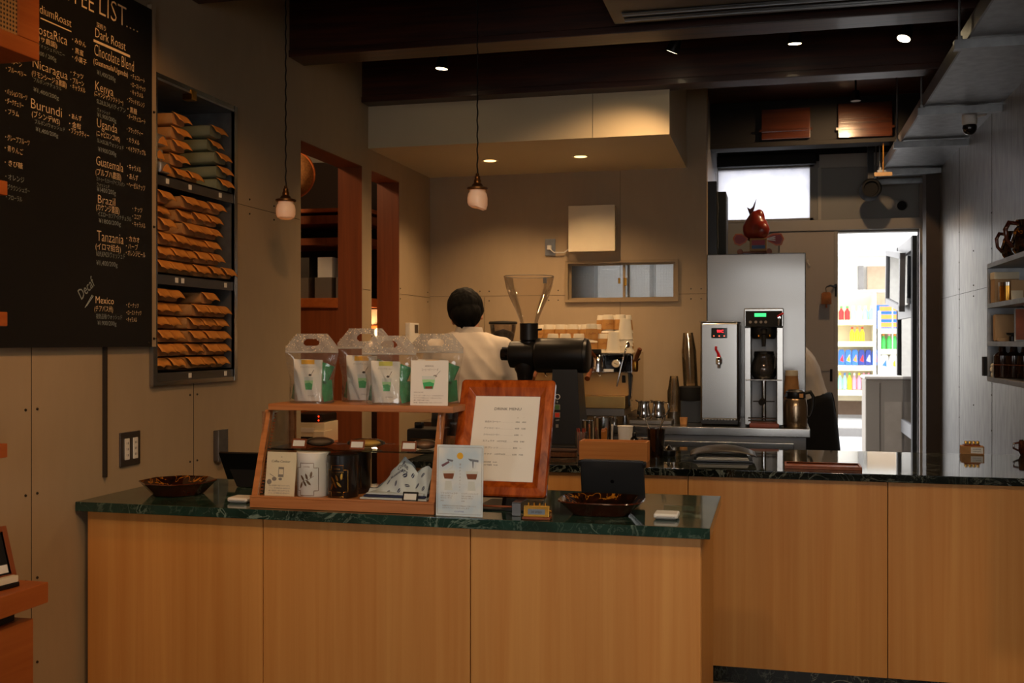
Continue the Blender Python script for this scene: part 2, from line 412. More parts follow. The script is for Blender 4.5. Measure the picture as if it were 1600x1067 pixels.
structure(bx('wall_side', M_panel, -4.36, -4.26, .2, YB + .1, FZ, CZ))

# soffit over the bar
SX0, SX1, SY, SZ = XL, at(1046, 208, Y=5.3).x, 5.30, 2.49
b = B(); b.box(SX0, SX1, SY, YB, SZ, CZ)
jx = at(926, 180, Y=SY).x; b.mi = 1; b.box(jx - .001, jx + .001, SY - .001, SY, SZ, 2.8)
structure(b.build('wall_soffit', [M_soffit, M_groove]))

# ceiling beams, each with a bottom flange
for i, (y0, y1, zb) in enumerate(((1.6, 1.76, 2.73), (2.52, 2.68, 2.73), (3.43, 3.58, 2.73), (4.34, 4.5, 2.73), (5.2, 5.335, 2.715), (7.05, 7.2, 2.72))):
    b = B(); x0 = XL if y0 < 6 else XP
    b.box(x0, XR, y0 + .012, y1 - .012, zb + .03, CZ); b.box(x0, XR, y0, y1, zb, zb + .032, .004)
    structure(b.build('trim_%d' % (5 + i), M_beam if i < 5 else plain('dark_matt_beam', (22, 17, 14), .7)))  # the last beam has its own darker, matt colour
# varnished ceiling boards on the far beam
for i, (p0, p1, q0, q1) in enumerate(((1190, 1266, 168, 219), (1309, 1394, 158, 216))):
    a = at(p0, q1, Y=7.04); c = at(p1, q0, Y=7.04)
    b = B(); b.box(a.x, c.x, 7.02, 7.05, a.z, c.z, .004); b.box(a.x - .012, c.x + .012, 7.012, 7.05, a.z + .05, a.z + .065)
    tag(b.build('timber_panel', wood('varnished_board_%d' % i, (52, 22, 9), (92, 44, 18), (1.5, 30, 30), (2, 2, 2), .26, coat=.7, bump=.5)),
        ('smaller' if i == 0 else 'wider') + ' glossy brown timber panel on the far ceiling beam', 'wood panel')
p = at(1337, 152, Y=6.5); t = thing('track_spotlight', 'small black spotlight hanging before the timber panels near the back door', 'spotlight', p)
B().cyl((0, 0, .03), (0, 0, CZ - p.z), .006).build('stem', M_black, t); B().cyl((0, 0, -.02), (0, 0, .04), .03, .02).build('lamp_head', M_black, t)
lamp('far_spot_light', 'SPOT', (p.x, p.y, p.z - .03), 24, WARM2, .02, target=(p.x - .15, 7.2, 1.6), spot=150, blend=.5)

# back wall window
b = B(); fr = .016; x0, x1, z0, z1 = W1
t = structure(B().build('window_1', M_cream)); xm = at(978, 440, Y=YB).x
b = B(); y0, y1 = YB - .02, YB + .05
for (a, c, d, e) in ((x0, x0 + fr, z0, z1), (x1 - fr, x1, z0, z1), (x0 + fr, x1 - fr, z1 - fr, z1), (x0 + fr, x1 - fr, z0, z0 + fr)): b.box(a, c, y0, y1, d, e)
M_winf = plain('painted_window_frame', (150, 130, 100), .45)
b.build('window_frame', M_winf, t)
for (a, c, yy) in ((x0 + fr, xm + .02, YB + .028), (xm - .02, x1 - fr, YB + .008)):
    s_ = B(); w_ = .015
    for (q, r, d, e) in ((a, a + w_, z0 + fr, z1 - fr), (c - w_, c, z0 + fr, z1 - fr), (a + w_, c - w_, z1 - fr - .012, z1 - fr), (a + w_, c - w_, z0 + fr, z0 + fr + .012)): s_.box(q, r, yy, yy + .018, d, e)
    s_.build('sash', M_winf, t)
tt = NT('wired_frosted_glass'); v = tt.coord((1, 1, 1)); wv = tt.n.new('ShaderNodeTexVoronoi'); wv.inputs['Scale'].default_value = 60; wv.inputs['Randomness'].default_value = .15; tt.l.new(v, wv.inputs['Vector'])
tt.b.inputs['Transmission Weight'].default_value = 0; tt.n.remove(tt.b)
tl = tt.n.new('ShaderNodeBsdfTranslucent'); tl.inputs[0].default_value = (.92, .93, .92, 1); gl = tt.n.new('ShaderNodeBsdfGlossy'); gl.inputs[0].default_value = (.5, .5, .5, 1); gl.inputs['Roughness'].default_value = .25
bp = tt.n.new('ShaderNodeBump'); bp.inputs['Strength'].default_value = 1.0; bp.inputs['Distance'].default_value = .012; tt.l.new(wv.outputs['Distance'], bp.inputs['Height'])
gs = tt.n.new('ShaderNodeBsdfRefraction'); gs.inputs['Roughness'].default_value = .14; gs.inputs['IOR'].default_value = 1.05; gs.inputs[0].default_value = (.9, .92, .93, 1); tt.l.new(bp.outputs[0], gs.inputs['Normal'])
m1 = tt.n.new('ShaderNodeMixShader'); m1.inputs[0].default_value = .78; tt.l.new(tl.outputs[0], m1.inputs[1]); tt.l.new(gs.outputs[0], m1.inputs[2])
mx = tt.n.new('ShaderNodeMixShader'); mx.inputs[0].default_value = .10; tt.l.new(bp.outputs[0], gl.inputs['Normal']); tt.l.new(bp.outputs[0], tl.inputs['Normal'])
tt.l.new(m1.outputs[0], mx.inputs[1]); tt.l.new(gl.outputs[0], mx.inputs[2]); tt.l.new(mx.outputs[0], tt.out.inputs[0])
M_frost = tt.m
B().box(x0 + fr, xm, YB + .034, YB + .038, z0 + fr, z1 - fr).build('pane', M_frost, t)
B().box(xm, x1 - fr, YB + .014, YB + .018, z0 + fr, z1 - fr).build('pane', M_frost, t)
B().box(xm - .012, xm + .006, YB - .012, YB + .01, (z0 + z1) / 2 - .03, (z0 + z1) / 2 + .02, .003).box(xm - .05, xm - .036, YB + .01, YB + .03, (z0 + z1) / 2 - .015, (z0 + z1) / 2 + .02, .002).build('window_latch', M_brass, t)
# lightwell behind the window: a post and a wall outside
structure(bx('wall_outside', plain('outside_wall_grey', (214, 218, 222), .8), XL, XE - .1, 8.3, 8.4, .3, 2.1))
tag(bx('drain_pipe', plain('outside_pipe', (70, 74, 80), .6), at(1016, 440, Y=6.7).x, at(1024, 440, Y=6.7).x, 6.66, 6.74, .3, 3.2), 'dark drain pipe seen blurred behind the frosted window', 'pipe')
tag(bx('pane_darkening_board', plain('outside_dark', (44, 52, 60), .8), at(880, 440, Y=6.65).x, at(932, 440, Y=6.65).x, 6.56, 6.72, .1, 2.3), 'dark board seen behind the left half of the frosted window', 'board')  # board added behind the pane to darken its left part

# transom
t = structure(B().build('window_2', M_grey)); x0, x1, z0, z1 = T1
b = B()
for (a, c, d, e) in ((x1 - .025, x1, z0, z1), (x0, x1, z0, z0 + .02), (x0, x1, z1 - .02, z1)): b.box(a, c, YD - .01, YD + .06, d, e)
b.build('window_frame', M_grey, t)
tt = NT('frosted_transom_glass'); tt.n.remove(tt.b); f = tt.noise(9, 4, tt.coord()); cc = tt.ramp(f, [(.3, (.60, .61, .66, 1)), (.6, (.70, .70, .73, 1))])
tl = tt.n.new('ShaderNodeBsdfTranslucent'); tt.l.new(cc, tl.inputs[0]); tt.l.new(tl.outputs[0], tt.out.inputs[0]); M_transom = tt.m
B().box(x0, x1 - .02, YD + .03, YD + .034, z0 + .02, z1 - .02).build('pane', M_transom, t)
tag(B().box(x0 - .02, x1 + .015, YD - .09, YD - .03, z1 - .01, z1 + .07, .01).build('roller_blind', M_blackm), 'rolled-up black blind above the bright transom window', 'blind')
# trims on the far wall: header ledge, posts, panel seams
b = B(); hz0, hz1 = at(1350, 362, Y=YD).z, at(1350, 342, Y=YD).z
b.box(at(1180, 350, Y=YD).x, DO[1] + .03, YD - .035, YD, hz0 + .015, hz1, .004)
b.box(at(1303, 400, Y=YD).x, at(1309, 400, Y=YD).x, YD - .03, YD + .08, FZ, hz0 + .01, .002)
b.box(DO[1], at(1446, 400, Y=YD).x, YD - .03, YD + .08, FZ, hz1 + .38, .002)
b.box(at(1278, 300, Y=YD).x, at(1283, 300, Y=YD).x, YD - .02, YD, hz1, 2.72)
b.box(at(1280, 300, Y=YD).x, DO[1], YD - .03, YD, at(1300, 262, Y=YD).z, at(1300, 248, Y=YD).z + .03)
structure(b.build('trim_11', board('light_grey_steel', (168, 160, 150), .4, .04)))
t = thing('exhaust_vent', 'small dark round vent hole in the grey panel above the back door', 'vent', (at(1409, 321, Y=YD).x, YD, at(1409, 321, Y=YD).z))
K = Matrix.Rotation(PI / 2, 4, 'X')
B(K).lathe([(.038, 0), (.044, .0), (.046, .012), (.036, .014), (.034, .004), (.0, .004)], 24).build('vent_ring', M_grey, t); B(K).lathe([(.0, .006), (.033, .006), (.0, .007)], 24, cap=False).build('vent_opening', M_blackm, t)
# closed leaf
t = structure(B().build('door_1', M_grey)); b = B(); b.box(DC[0], DC[1], YD - .03, YD - .004, FZ, DC[3], .003)
b.box(DC[0], DC[1], YD - .042, YD - .03, at(1290, 579, Y=YD).z, at(1290, 567, Y=YD).z, .002)
b.build('door_panel', board('door_panel_beige_grey', (176, 164, 152), .45, .03), t)
B().box(DC[1] - .03, DC[1] - .012, YD - .045, YD - .03, 1.16, 1.25, .002).build('pull_recess', M_blackm, t)
# open leaf seen edge-on beyond the doorway, hinged at the right post
h = Vector((DO[1] - .01, YD + .12, FZ)); E_ = at(1406, 500, Y=YD + 1.15); ang = math.atan2(E_.y - h.y, E_.x - h.x)
t = structure(bpy.data.objects.new('door_2', None)); C.objects.link(t); t.location = h; t.rotation_euler = (0, 0, ang)
H_ = DO[3] - FZ - .02; L = 1.1; b = B()
for (a, c) in ((0, .09), (L - .09, L)): b.box(a, c, -.02, .02, .02, H_)
b.build('stile', M_blackm, t); b = B()
for z in (.02, .62, 1.52, H_ - .1): b.box(.09, L - .09, -.018, .018, z, z + .1)
b.build('rail', board('weathered_grey_rail', (120, 120, 122), .5, .2), t)
B().box(.09, L - .09, -.004, .004, .1, H_ - .05).build('pane', sheetglass('dark_door_glass', (.3, .3, .32, 1)), t)
# small tilted casement fixed outside the doorway
c0 = at(1398, 436, Y=8.75); t = structure(bpy.data.objects.new('window_3', None)); C.objects.link(t); t.location = c0; t.rotation_euler = (0, math.radians(-6), ang + .02)
b = B(); ww, hh, f_ = .46, .22, .045
b.box(-ww, -ww + f_, -.02, .02, -hh, hh).box(ww - f_, ww, -.02, .02, -hh, hh).box(-ww, ww, -.02, .02, hh - f_, hh).box(-ww, ww, -.02, .02, -hh, -hh + f_)
b.build('window_frame', MATS['weathered_grey_rail'], t); B().box(-ww + f_, ww - f_, -.004, .004, -hh + f_, hh - f_).build('pane', sheetglass('dark_pane', (.2, .2, .22, 1)), t)

# ------------------------------------------------------------------ outside: street and shop opposite
structure(bx('ground', plain('asphalt', (150, 150, 152), .9), -14, 16, YD + .15, 40, -.02, .05))
b = B(); b.box(-6, 12, 16.2, 16.45, .05, .17); structure(b.build('trim_12', plain('kerb_stone', (120, 118, 116), .8)))
structure(bx('wall_shop_opposite', plain('shop_wall_white', (232, 230, 224), .8), -3, 9, 21.2, 21.4, .05, 6))
structure(bx('wall_shop_plinth', plain('shop_plinth_brown', (112, 92, 76), .8), -1, 6, 21.05, 21.2, .05, .6))
def prod(px0, px1, py0, py1, Y, mats, name='detergent_bottle', kind=0):
    a = at(px0, py1, Y=Y); c = at(px1, py0, Y=Y); return a, c
M_o = {k: plain('pack_' + k, v, .5) for k, v in dict(red=(210, 40, 40), green=(70, 190, 90), blue=(50, 110, 200), navy=(40, 60, 140), yellow=(250, 220, 40), pink=(235, 150, 180), white=(240, 240, 240), teal=(150, 220, 210), orange=(240, 140, 60)).items()}
YS = 20.0
def shelf_unit(px0, px1, rows, ztop, label):
    a = at(px0, 600, Y=YS); c = at(px1, 600, Y=YS); t = thing('display_rack', label, 'rack', ((a.x + c.x) / 2, YS, .05)); w2 = (c.x - a.x) / 2
    b = B(); b.box(-w2, w2, .45, .5, .3, ztop)
    b.build('back_panel', M_cream, t); [B().box(u - .02, u + .03, -.05, .5, 0, ztop).build('upright', M_white, t) for u in (-w2 - .01, w2)]
    for r in rows: B().box(-w2, w2, -.1, .46, at(px0, r, Y=YS).z - .05 - .09, at(px0, r, Y=YS).z - .05).build('shelf', plain('shelf_edge_yellow_%d' % r, (240, 236, 200), .6), t)
    return t
shelf_unit(1240, 1366, (500, 533, 570, 608), 2.3, 'left white rack of cleaning products across the street')
shelf_unit(1374, 1440, (513, 545, 578), 1.95, 'right white rack of cleaning products across the street, half behind the open door')
def goods(y, px0, px1, step, h, shape, cols, label, cat, grp, name):
    z = at(px0, y, Y=YS).z; i = 0; p = px0; cells = []
    while p < px1:
        a = at(p, y, Y=YS); w_ = step / FPX * 20 * .86; col = cols[i % len(cols)]
        b = B()
        if shape == 'bottle':
            b.lathe([(.0, 0), (w_ * .45, 0), (w_ * .48, h * .6), (w_ * .2, h * .78), (w_ * .2, h * .86)], 12); b.mi = 1; b.lathe([(w_ * .24, h * .86), (w_ * .22, h), (0, h)], 10)
        elif shape == 'bag': b.prism([(-w_ / 2, 0), (w_ / 2, 0), (w_ * .46, h * .85), (w_ * .3, h), (-w_ * .3, h), (-w_ * .46, h * .85)], .1, Matrix.Rotation(PI / 2, 4, 'X'), bev=.006); b.mi = 1; b.prism([(-w_ * .3, h * .3), (w_ * .3, h * .2), (w_ * .2, h * .7)], .003, Matrix.Rotation(PI / 2, 4, 'X'), z0=.1)
        else: b.box(-w_ / 2, w_ / 2, -.12, .12, 0, h * .92, .004); b.mi = 1; b.box(-w_ * .35, w_ * .35, -.123, -.12, h * .25, h * .6)
        o = b.build(name, [M_o[col[0]], M_o[col[1]]]); o.location = (a.x, YS + .1, z + .002); tag(o, '', cat, grp); cells.append((o, col)); i += 1; p += step
    n = len(cells)
    for k, (o, col) in enumerate(cells):
        o['label'] = '%s %s, %s' % (col[0], label, ordn(k, n, 'from the left', 'rightmost'))
def ordn(k, n, how='from the left', last='last'):
    O = ['first', 'second', 'third', 'fourth', 'fifth', 'sixth', 'seventh', 'eighth', 'ninth', 'tenth', 'eleventh', 'twelfth', 'thirteenth', 'fourteenth']
    if k == n - 1 and n > 1: return last
    return O[k] + ' ' + how
goods(500, 1315, 1366, 9.5, .26, 'bottle', [('red', 'green'), ('red', 'green'), ('teal', 'white'), ('white', 'teal'), ('teal', 'white'), ('teal', 'white')], 'bottle on the top shelf of the left street rack', 'bottle', 'bottles on the top shelf of the left rack', 'detergent_bottle')
goods(533, 1332, 1356, 8, .26, 'bottle', [('yellow', 'red'), ('yellow', 'orange'), ('yellow', 'red')], 'bottle on the second shelf of the left street rack', 'bottle', 'yellow bottles on the left rack', 'detergent_bottle')
goods(570, 1315, 1368, 10.5, .28, 'bag', [('blue', 'red'), ('blue', 'yellow'), ('blue', 'orange'), ('navy', 'red'), ('navy', 'white')], 'pouch on the third shelf of the left street rack', 'pouch', 'blue pouches on the left rack', 'detergent_pouch')
goods(608, 1313, 1366, 7.5, .3, 'bottle', [('teal', 'yellow'), ('teal', 'blue'), ('yellow', 'green'), ('pink', 'white'), ('pink', 'yellow'), ('white', 'pink'), ('teal', 'pink')], 'bottle on the bottom shelf of the left street rack', 'bottle', 'bottles on the bottom shelf of the left rack', 'detergent_bottle')
goods(545, 1381, 1410, 9, .28, 'bottle', [('green', 'orange'), ('green', 'pink'), ('green', 'orange')], 'spray bottle on the middle shelf of the right street rack', 'bottle', 'green sprays on the right rack', 'spray_bottle')
goods(578, 1382, 1412, 14, .28, 'bag', [('white', 'blue'), ('white', 'yellow')], 'pouch on the lower shelf of the right street rack', 'pouch', 'white pouches on the right rack', 'detergent_pouch')
for k, y in enumerate((513, 500.5, 488)):
    a = at(1388, y, Y=YS); b = B(); b.box(-.2, .2, -.12, .12, 0, .14, .005); b.mi = 1; b.box(-.15, .15, -.125, -.12, .03, .11)
    o = b.build('detergent_box', [M_o['blue'], M_o['orange']]); o.location = (a.x, YS + .1, a.z); tag(o, 'blue and orange detergent box, %s of the pile on the right street rack' % ('bottom', 'middle', 'top')[k], 'box', 'boxes piled on the right rack')
# white awning sheet and fascia of the shop, brown board
tag(bx('shop_fascia', M_o['white'], -3, 9, 20.6, 20.9, 3.05, 3.9), 'overexposed white shop fascia above the racks across the street', 'fascia')
t = thing('plastic_cover', 'clear plastic sheet draped over the left rack across the street', 'cover', (at(1340, 480, Y=19.8).x, 19.8, .05))
B().box(-.75, .65, -.02, .5, 2.28, 2.33, .01).box(.58, .6, -.03, -.02, .4, 2.3).build('sheet', sheetglass('plastic_sheet', (.95, .97, .98, 1), 1, .35), t)
a = at(1355, 480, Y=21.1); c = at(1400, 415, Y=21.1); tag(bx('notice_board', plain('beige_board', (178, 158, 134), .8), a.x, c.x, 21.1, 21.18, a.z, c.z), 'plain beige board on the shop wall across the street', 'board')
a = at(1341, 455, Y=21.1); c = at(1349, 415, Y=21.1); tag(bx('drain_pipe', M_steel_d, a.x, c.x, 21.04, 21.2, .6, c.z), 'grey downpipe left of the beige board across the street', 'pipe')
# grey box standing just outside the doorway
a = at(1352, 600, Y=8.9); c = at(1412, 600, Y=8.9)
t = thing('cooler_box', 'worn grey upright box standing right outside the open doorway', 'box', ((a.x + c.x) / 2, 8.9, .05)); w2 = (c.x - a.x) / 2; hh = at(1380, 592, Y=8.9).z - .05
B().box(-w2, w2, 0, .35, .03, hh, .012).build('body', board('worn_grey_plastic', (140, 132, 122), .6, .12), t); B().box(-w2 - .01, w2 + .01, -.01, .36, hh, hh + .025, .008).build('lid', M_white, t)
B().box(-w2 + .11, -w2 + .114, -.003, .001, .05, hh - .03).build('seam', M_groove, t)
b = B(frame((-.0, -.0035, hh - .38), (1, 0, 0), (0, 0, 1))); b.mi = 1; b.box(0, .13, -.3, .2, -.001, .001); b.mi = 0; b.build('notice_sticker', [M_ink, plain('faded_sticker', (156, 146, 134), .7)], t)

# ================================================================== COUNTERS
def veneer_counter(root, panels, x0, x1, y0, y1, z0, z1, side_right=True):
    """front panels with thin shadow gaps, carcass behind"""
    B().box(x0 + .004, x1 - .02, y0 + .02, y1, z0, z1).build('carcass', M_groove, root, True)
    for a, c in zip(panels[:-1], panels[1:]): B().box(a + .0015, c - .0015, y0, y0 + .019, z0, z1, .0012).build('front_panel', M_veneer, root, True)
    if side_right: B().box(x1 - .019, x1, y0 + .02, y1, z0, z1, .001).build('side_panel', M_veneer, root, True)
MX0, MX1, MY0, MY1 = XL + .003, -.19, 2.88, 3.45
t = thing('counter', 'front service counter clad in cedar veneer below the green marble top', 'counter', ((MX0 + MX1) / 2, MY0, FZ))
pj = [MX0 + .022] + [at(p, 900, Y=MY0).x for p in (411, 735)] + [MX1]
veneer_counter(t, pj, MX0 + .012, MX1, MY0, MY1, FZ, CT - .031)
tag(bx('countertop', M_marble, MX0, MX1 + .025, MY0 - .03, MY1 + .01, CT - .03, CT, .0025), 'green marble slab on top of the front counter', 'countertop')
KX0, KX1, KY0, KY1 = -1.49, XR - .004, 4.2, 5.03
t = thing('counter', 'long rear bar counter with cedar panels standing behind the front counter', 'counter', ((KX0 + KX1) / 2, KY0, FZ))
pj = [KX0] + [at(p, 900, Y=KY0).x for p in (1075, 1387)]; pj = [KX0, pj[1] - .66, pj[1], pj[2], KX1]
veneer_counter(t, pj, KX0, KX1, KY0, KY1 - .25, .175, CT - .031, False)
B().box(KX0, KX1, KY0 + .012, KY0 + .03, FZ, .174).build('plinth', M_marble_d, t, True)
tag(bx('countertop', M_marble_d, KX0 - .02, KX1, KY0 - .03, KY1, CT - .03, CT, .0025), 'polished black marble slab with white veins on the rear counter', 'countertop')
# steel work bench along the back wall
BX0, BX1, BY0, BY1 = -1.95, at(1266, 670, Y=5.6).x, 5.6, 6.33
t = thing('work_bench', 'stainless steel undercounter fridge bench along the back wall', 'bench', ((BX0 + BX1) / 2, BY0, FZ))
B().box(BX0, BX1, BY0, BY1, BT - .045, BT, .004).build('bench_top', M_steel, t, True)
B().box(BX0 + .03, BX1 - .02, BY0 + .05, BY1, FZ + .1, BT - .046).build('cabinet_body', M_steel_d, t, True)
dxs = [BX0 + .05, -1.35, -.62, BX1 - .06]
for a, c in zip(dxs[:-1], dxs[1:]):
    d = B().box(a + .01, c - .01, BY0 + .025, BY0 + .05, FZ + .14, BT - .13, .004).build('drawer_front', M_steel_d, t, True)
    B().box(a + .02, c - .02, BY0 + .0, BY0 + .03, BT - .11, BT - .075, .004).build('handle', M_steel, d, True)
for x in (BX0 + .08, BX1 - .08):
    for y in (BY0 + .1, BY1 - .08): B().cyl((x, y, FZ), (x, y, FZ + .1), .02).build('leg', M_steel_d, t, True)

# ================================================================== LEFT WALL
WP = frame((XL, 0, 0), (0, 1, 0), (0, 0, 1))           # wall frame: u=+Y, v=+Z, n=+X
def WF(y, z, n=0): return frame((XL + n, y, z), (0, 1, 0), (0, 0, 1))
# chalkboard
t = thing('chalkboard', 'large black chalkboard with the handwritten coffee list on the left wall', 'chalkboard', (XL, 2.5, 1.43))
by1 = at(229, 500, X=XL).y; bz0 = 1.432; bz1 = at(230, 16, X=XL).z
B().box(XL + .002, XL + .022, 1.75, by1, bz0, bz1, .001).build('board', M_chalkb, t, True)
B().box(XL + .002, XL + .02, by1 + .001, at(236, 500, X=XL).y, bz0, bz1 + .02).build('edge_batten', M_panel, t, True)
bl = B(); bl.mi = 0; BXP = XL + .0228
for (y, z) in ((by1 + .012, 1.46), (by1 + .012, 1.85), (by1 + .012, 2.25), (by1 - .02, 1.445), (2.2, 1.445)): bl.cyl((XL + .02, y, z), (XL + .026, y, z), .005, .003, 8)
bl.build('screws', M_screw, t, True)
ch = B()
def chalk(s, x0, x1, y1, cap, z=1, mi=0, jit=True):
    f, oy = ((3.8125, 0), (3.3333, 240))[z - 1]
    p0 = at(x0 / f, oy + y1 / f, X=BXP); p1 = at(x1 / f, oy + y1 / f, X=BXP)
    d = -BXP * -math.sin(TH) + 0; dd = -BXP * math.sin(TH) + p1.y * math.cos(TH); size = cap / f * dd / FPX
    ch.mi = mi; ch.text(s, frame((BXP, p0.y, p1.z), (0, 1, random.uniform(-.012, .012)), (0, 0, 1)), size, p1.y - p0.y, off=-.012 if cap > 40 else -.004)
G = 1
T_ = [("COFFEE", 262, 560, 74, 112), ("LIST", 592, 752, 160, 122), ("....", 752, 822, 192, 60),
 ("MediumRoast", 178, 425, 158, 50), ("CostaRica", 192, 400, 270, 58), ("(ロサ農園)", 200, 340, 284, 26), ("ウォッシュド/ハニー", 225, 385, 336, 20, G), ("¥1,400 / 200g", 190, 335, 365, 24, G),
 ("・みかん", 430, 512, 280, 26), ("・黒蜜", 430, 497, 332, 26), ("・小菓子", 430, 516, 384, 26),
 ("Nicaragua", 195, 402, 472, 52), ("(リモンシージョ農園)", 190, 396, 520, 28), ("ブルボン/ナチュラル", 200, 366, 540, 20, G), ("¥1,400/200g", 200, 350, 592, 24, G),
 ("・ナッツ", 420, 496, 470, 26), ("・プルーン", 420, 500, 514, 26), ("・キャラメル", 420, 508, 554, 26),
 ("Burundi", 185, 368, 698, 58), ("(ブシンデWS)", 190, 356, 740, 30), ("ブルボン/ウォッシュド", 207, 386, 784, 20, G), ("¥1,400/200g", 213, 346, 816, 24, G),
 ("・あんず", 412, 486, 722, 26), ("・金柑", 412, 482, 768, 26), ("・ブラックティー", 412, 530, 820, 26),
 ("・プルーン", 35, 130, 398, 26), ("・ブルーベリー", 35, 156, 460, 26), ("・パッションフルーツ", 32, 162, 596, 26), ("・ダークチェリー", 32, 140, 642, 26), ("・プラム", 32, 112, 694, 26),
 ("・グレープフルーツ", 32, 176, 866, 28), ("・青りんご", 28, 138, 920, 28), ("・きび糖", 28, 135, 1003, 28),
 ("深煎り", 575, 630, 182, 24), ("Dark Roast", 568, 748, 298, 54), ("Chocolate Blend", 562, 797, 424, 66), ("(Guatemala/Uganda)", 557, 762, 460, 32), ("¥1,400/200g", 578, 688, 484, 26, G),
 ("・チョコレート", 780, 862, 494, 24), ("・ローストナッツ", 780, 866, 546, 24), ("・キャラメル", 778, 853, 584, 24),
 ("Kenya", 568, 675, 572, 54), ("(ニャンジャファクトリー)", 563, 733, 626, 26), ("SL28,SL34,バティアン", 577, 748, 672, 24, G), ("ウォッシュド", 580, 656, 684, 17, G), ("¥1,900/200g", 580, 692, 730, 24, G),
 ("・ブラッドオレンジ", 758, 861, 640, 24), ("・黒糖", 760, 816, 680, 26), ("・ダークチョコレート", 758, 866, 738, 24),
 ("Uganda", 578, 698, 792, 52), ("(ニャビロンゴWS)", 575, 713, 846, 28), ("SL14,SL28,/ウォッシュド", 580, 736, 890, 22, G), ("¥1900/200g", 585, 692, 928, 25, G),
 ("・ブラックティー", 756, 851, 810, 24), ("・カラメル", 756, 830, 862, 24), ("・ベイクドアップル", 754, 868, 926, 25), ("Guatemala", 573, 734, 1022, 54)]
for q in T_: chalk(q[0], q[1], q[2], q[3], q[4], 1, q[5] if len(q) > 5 else 0)
T2 = [("(プルプハ農園)", 498, 631, 138, 28), ("カトゥーラ,カトゥアイ,ブルボン", 503, 650, 172, 17, G), ("ウォッシュド", 505, 570, 180, 16, G), ("¥1400/200g", 505, 603, 216, 24, G),
 ("・キャラメル", 663, 734, 96, 24), ("・あんず", 663, 719, 140, 24), ("・ヘーゼルナッツ", 661, 755, 192, 24),
 ("Brazil", 510, 600, 272, 42), ("(カケンジ農園)", 501, 622, 312, 28), ("イエローカツアイ/ナチュラル", 510, 684, 354, 20, G), ("¥1800/200g", 515, 629, 378, 22, G),
 ("・ナッツ", 690, 741, 306, 22), ("・ココア", 690, 734, 344, 22), ("・キャラメル", 690, 757, 386, 22),
 ("Tanzania", 505, 643, 472, 54), ("(イロマ組合)", 498, 629, 512, 28), ("N39,KP423/ウォッシュド", 502, 651, 550, 25, G), ("¥1,400/200g", 502, 612, 590, 24, G),
 ("・カカオ", 658, 726, 462, 24), ("・ハーブ", 656, 718, 500, 24), ("・オレンジピール", 656, 756, 540, 24),
 ("Mexico", 498, 593, 782, 36), ("(チアパス州)", 492, 588, 822, 25), ("複数品種/ウォッシュド", 500, 636, 860, 20, G), ("¥1900/200g", 508, 606, 893, 22, G),
 ("・ピーナッツ", 658, 722, 800, 20), ("・ローストナッツ", 658, 736, 840, 20), ("・キャラメル", 658, 713, 874, 20),
 ("・オレンジ", 28, 126, 150, 25, G), ("ブラウンシュガー", 38, 155, 206, 22, G), ("・フローラル", 32, 115, 250, 22, G)]
for q in T2: chalk(q[0], q[1], q[2], q[3], q[4], 2, q[5] if len(q) > 5 else 0)
def cline(xa, ya, xb, yb, f, oy, w_):
    p = at(xa / f, oy + ya / f, X=BXP); q = at(xb / f, oy + yb / f, X=BXP); ch.box(BXP - .0004, BXP, p.y, q.y, (p.z + q.z) / 2 - w_, (p.z + q.z) / 2 + w_)
ch.mi = 0; cline(242, 106, 425, 186, 3.8125, 0, .0018); cline(558, 241, 775, 332, 3.8125, 0, .004)
ch.mi = 1; p0 = at(425 / 3.333, 240 + 760 / 3.333, X=BXP); ch.text("Decaf", frame(p0, (0, 1, .75), (0, -.75, 1)), .035, .085)
for k in (0, 1):
    q0 = at((443 + 8 * k) / 3.333, 240 + (800 - 8 * k) / 3.333, X=BXP); q1 = at((480 + 6 * k) / 3.333, 240 + (735 + 4 * k) / 3.333, X=BXP); ch.tube([q0, q1], .0012, 4)
ch.build('chalk_writing', [M_chalk, M_chalk2], t, True)

# sockets and switch plate
a = at(185.5, 728, X=XL); c = at(216.5, 673, X=XL)
t = thing('power_socket', 'dark metal double socket plate with four white outlets on the left wall', 'socket', (XL, (a.y + c.y) / 2, (a.z + c.z) / 2)); wy = (c.y - a.y) / 2; hz = .057
B().box(0, .008, -wy, wy, -hz, hz, .002).build('wall_plate', M_steel_d, t)
for s in (-1, 1):
    b = B(); b.box(.008, .012, s * wy * .42 - .013, s * wy * .42 + .013, -.036, .036, .002); b.mi = 1
    for z in (-.02, .0, .02):
        b.box(.012, .0124, s * wy * .42 - .005, s * wy * .42 - .003, z - .004, z + .004); b.box(.012, .0124, s * wy * .42 + .003, s * wy * .42 + .005, z - .004, z + .004)
    b.build('outlet', [M_white, M_ink], t)
a = at(333, 718, X=XL); c = at(347, 672, X=XL)
t = thing('switch_plate', 'narrow blank steel plate on the left wall above the counter', 'wall plate', (XL, (a.y + c.y) / 2, (a.z + c.z) / 2)); wy = (c.y - a.y) / 2
B().box(0, .022, -wy, wy, -.06, .06, .003).build('back_box', M_steel_d, t)
B().box(.022, .026, -wy - .002, wy + .002, -.062, .062, .001).build('plate', M_galv, t)
# thermostat near the corner
a = at(634, 535, X=XL); c = at(650, 505, X=XL)
t = thing('intercom', 'small white wall remote with a grey screen near the back corner', 'remote control', (XL, (a.y + c.y) / 2, (a.z + c.z) / 2))
B().box(0, .03, -.1, -.04, -.06, .06, .003).build('side_unit', M_white, t)
u_ = B().box(0, .02, -.035, .09, -.06, .06, .003).build('body', M_white, t); B().box(.02, .0212, .01, .075, .0, .05).build('screen', M_steel_d, u_)

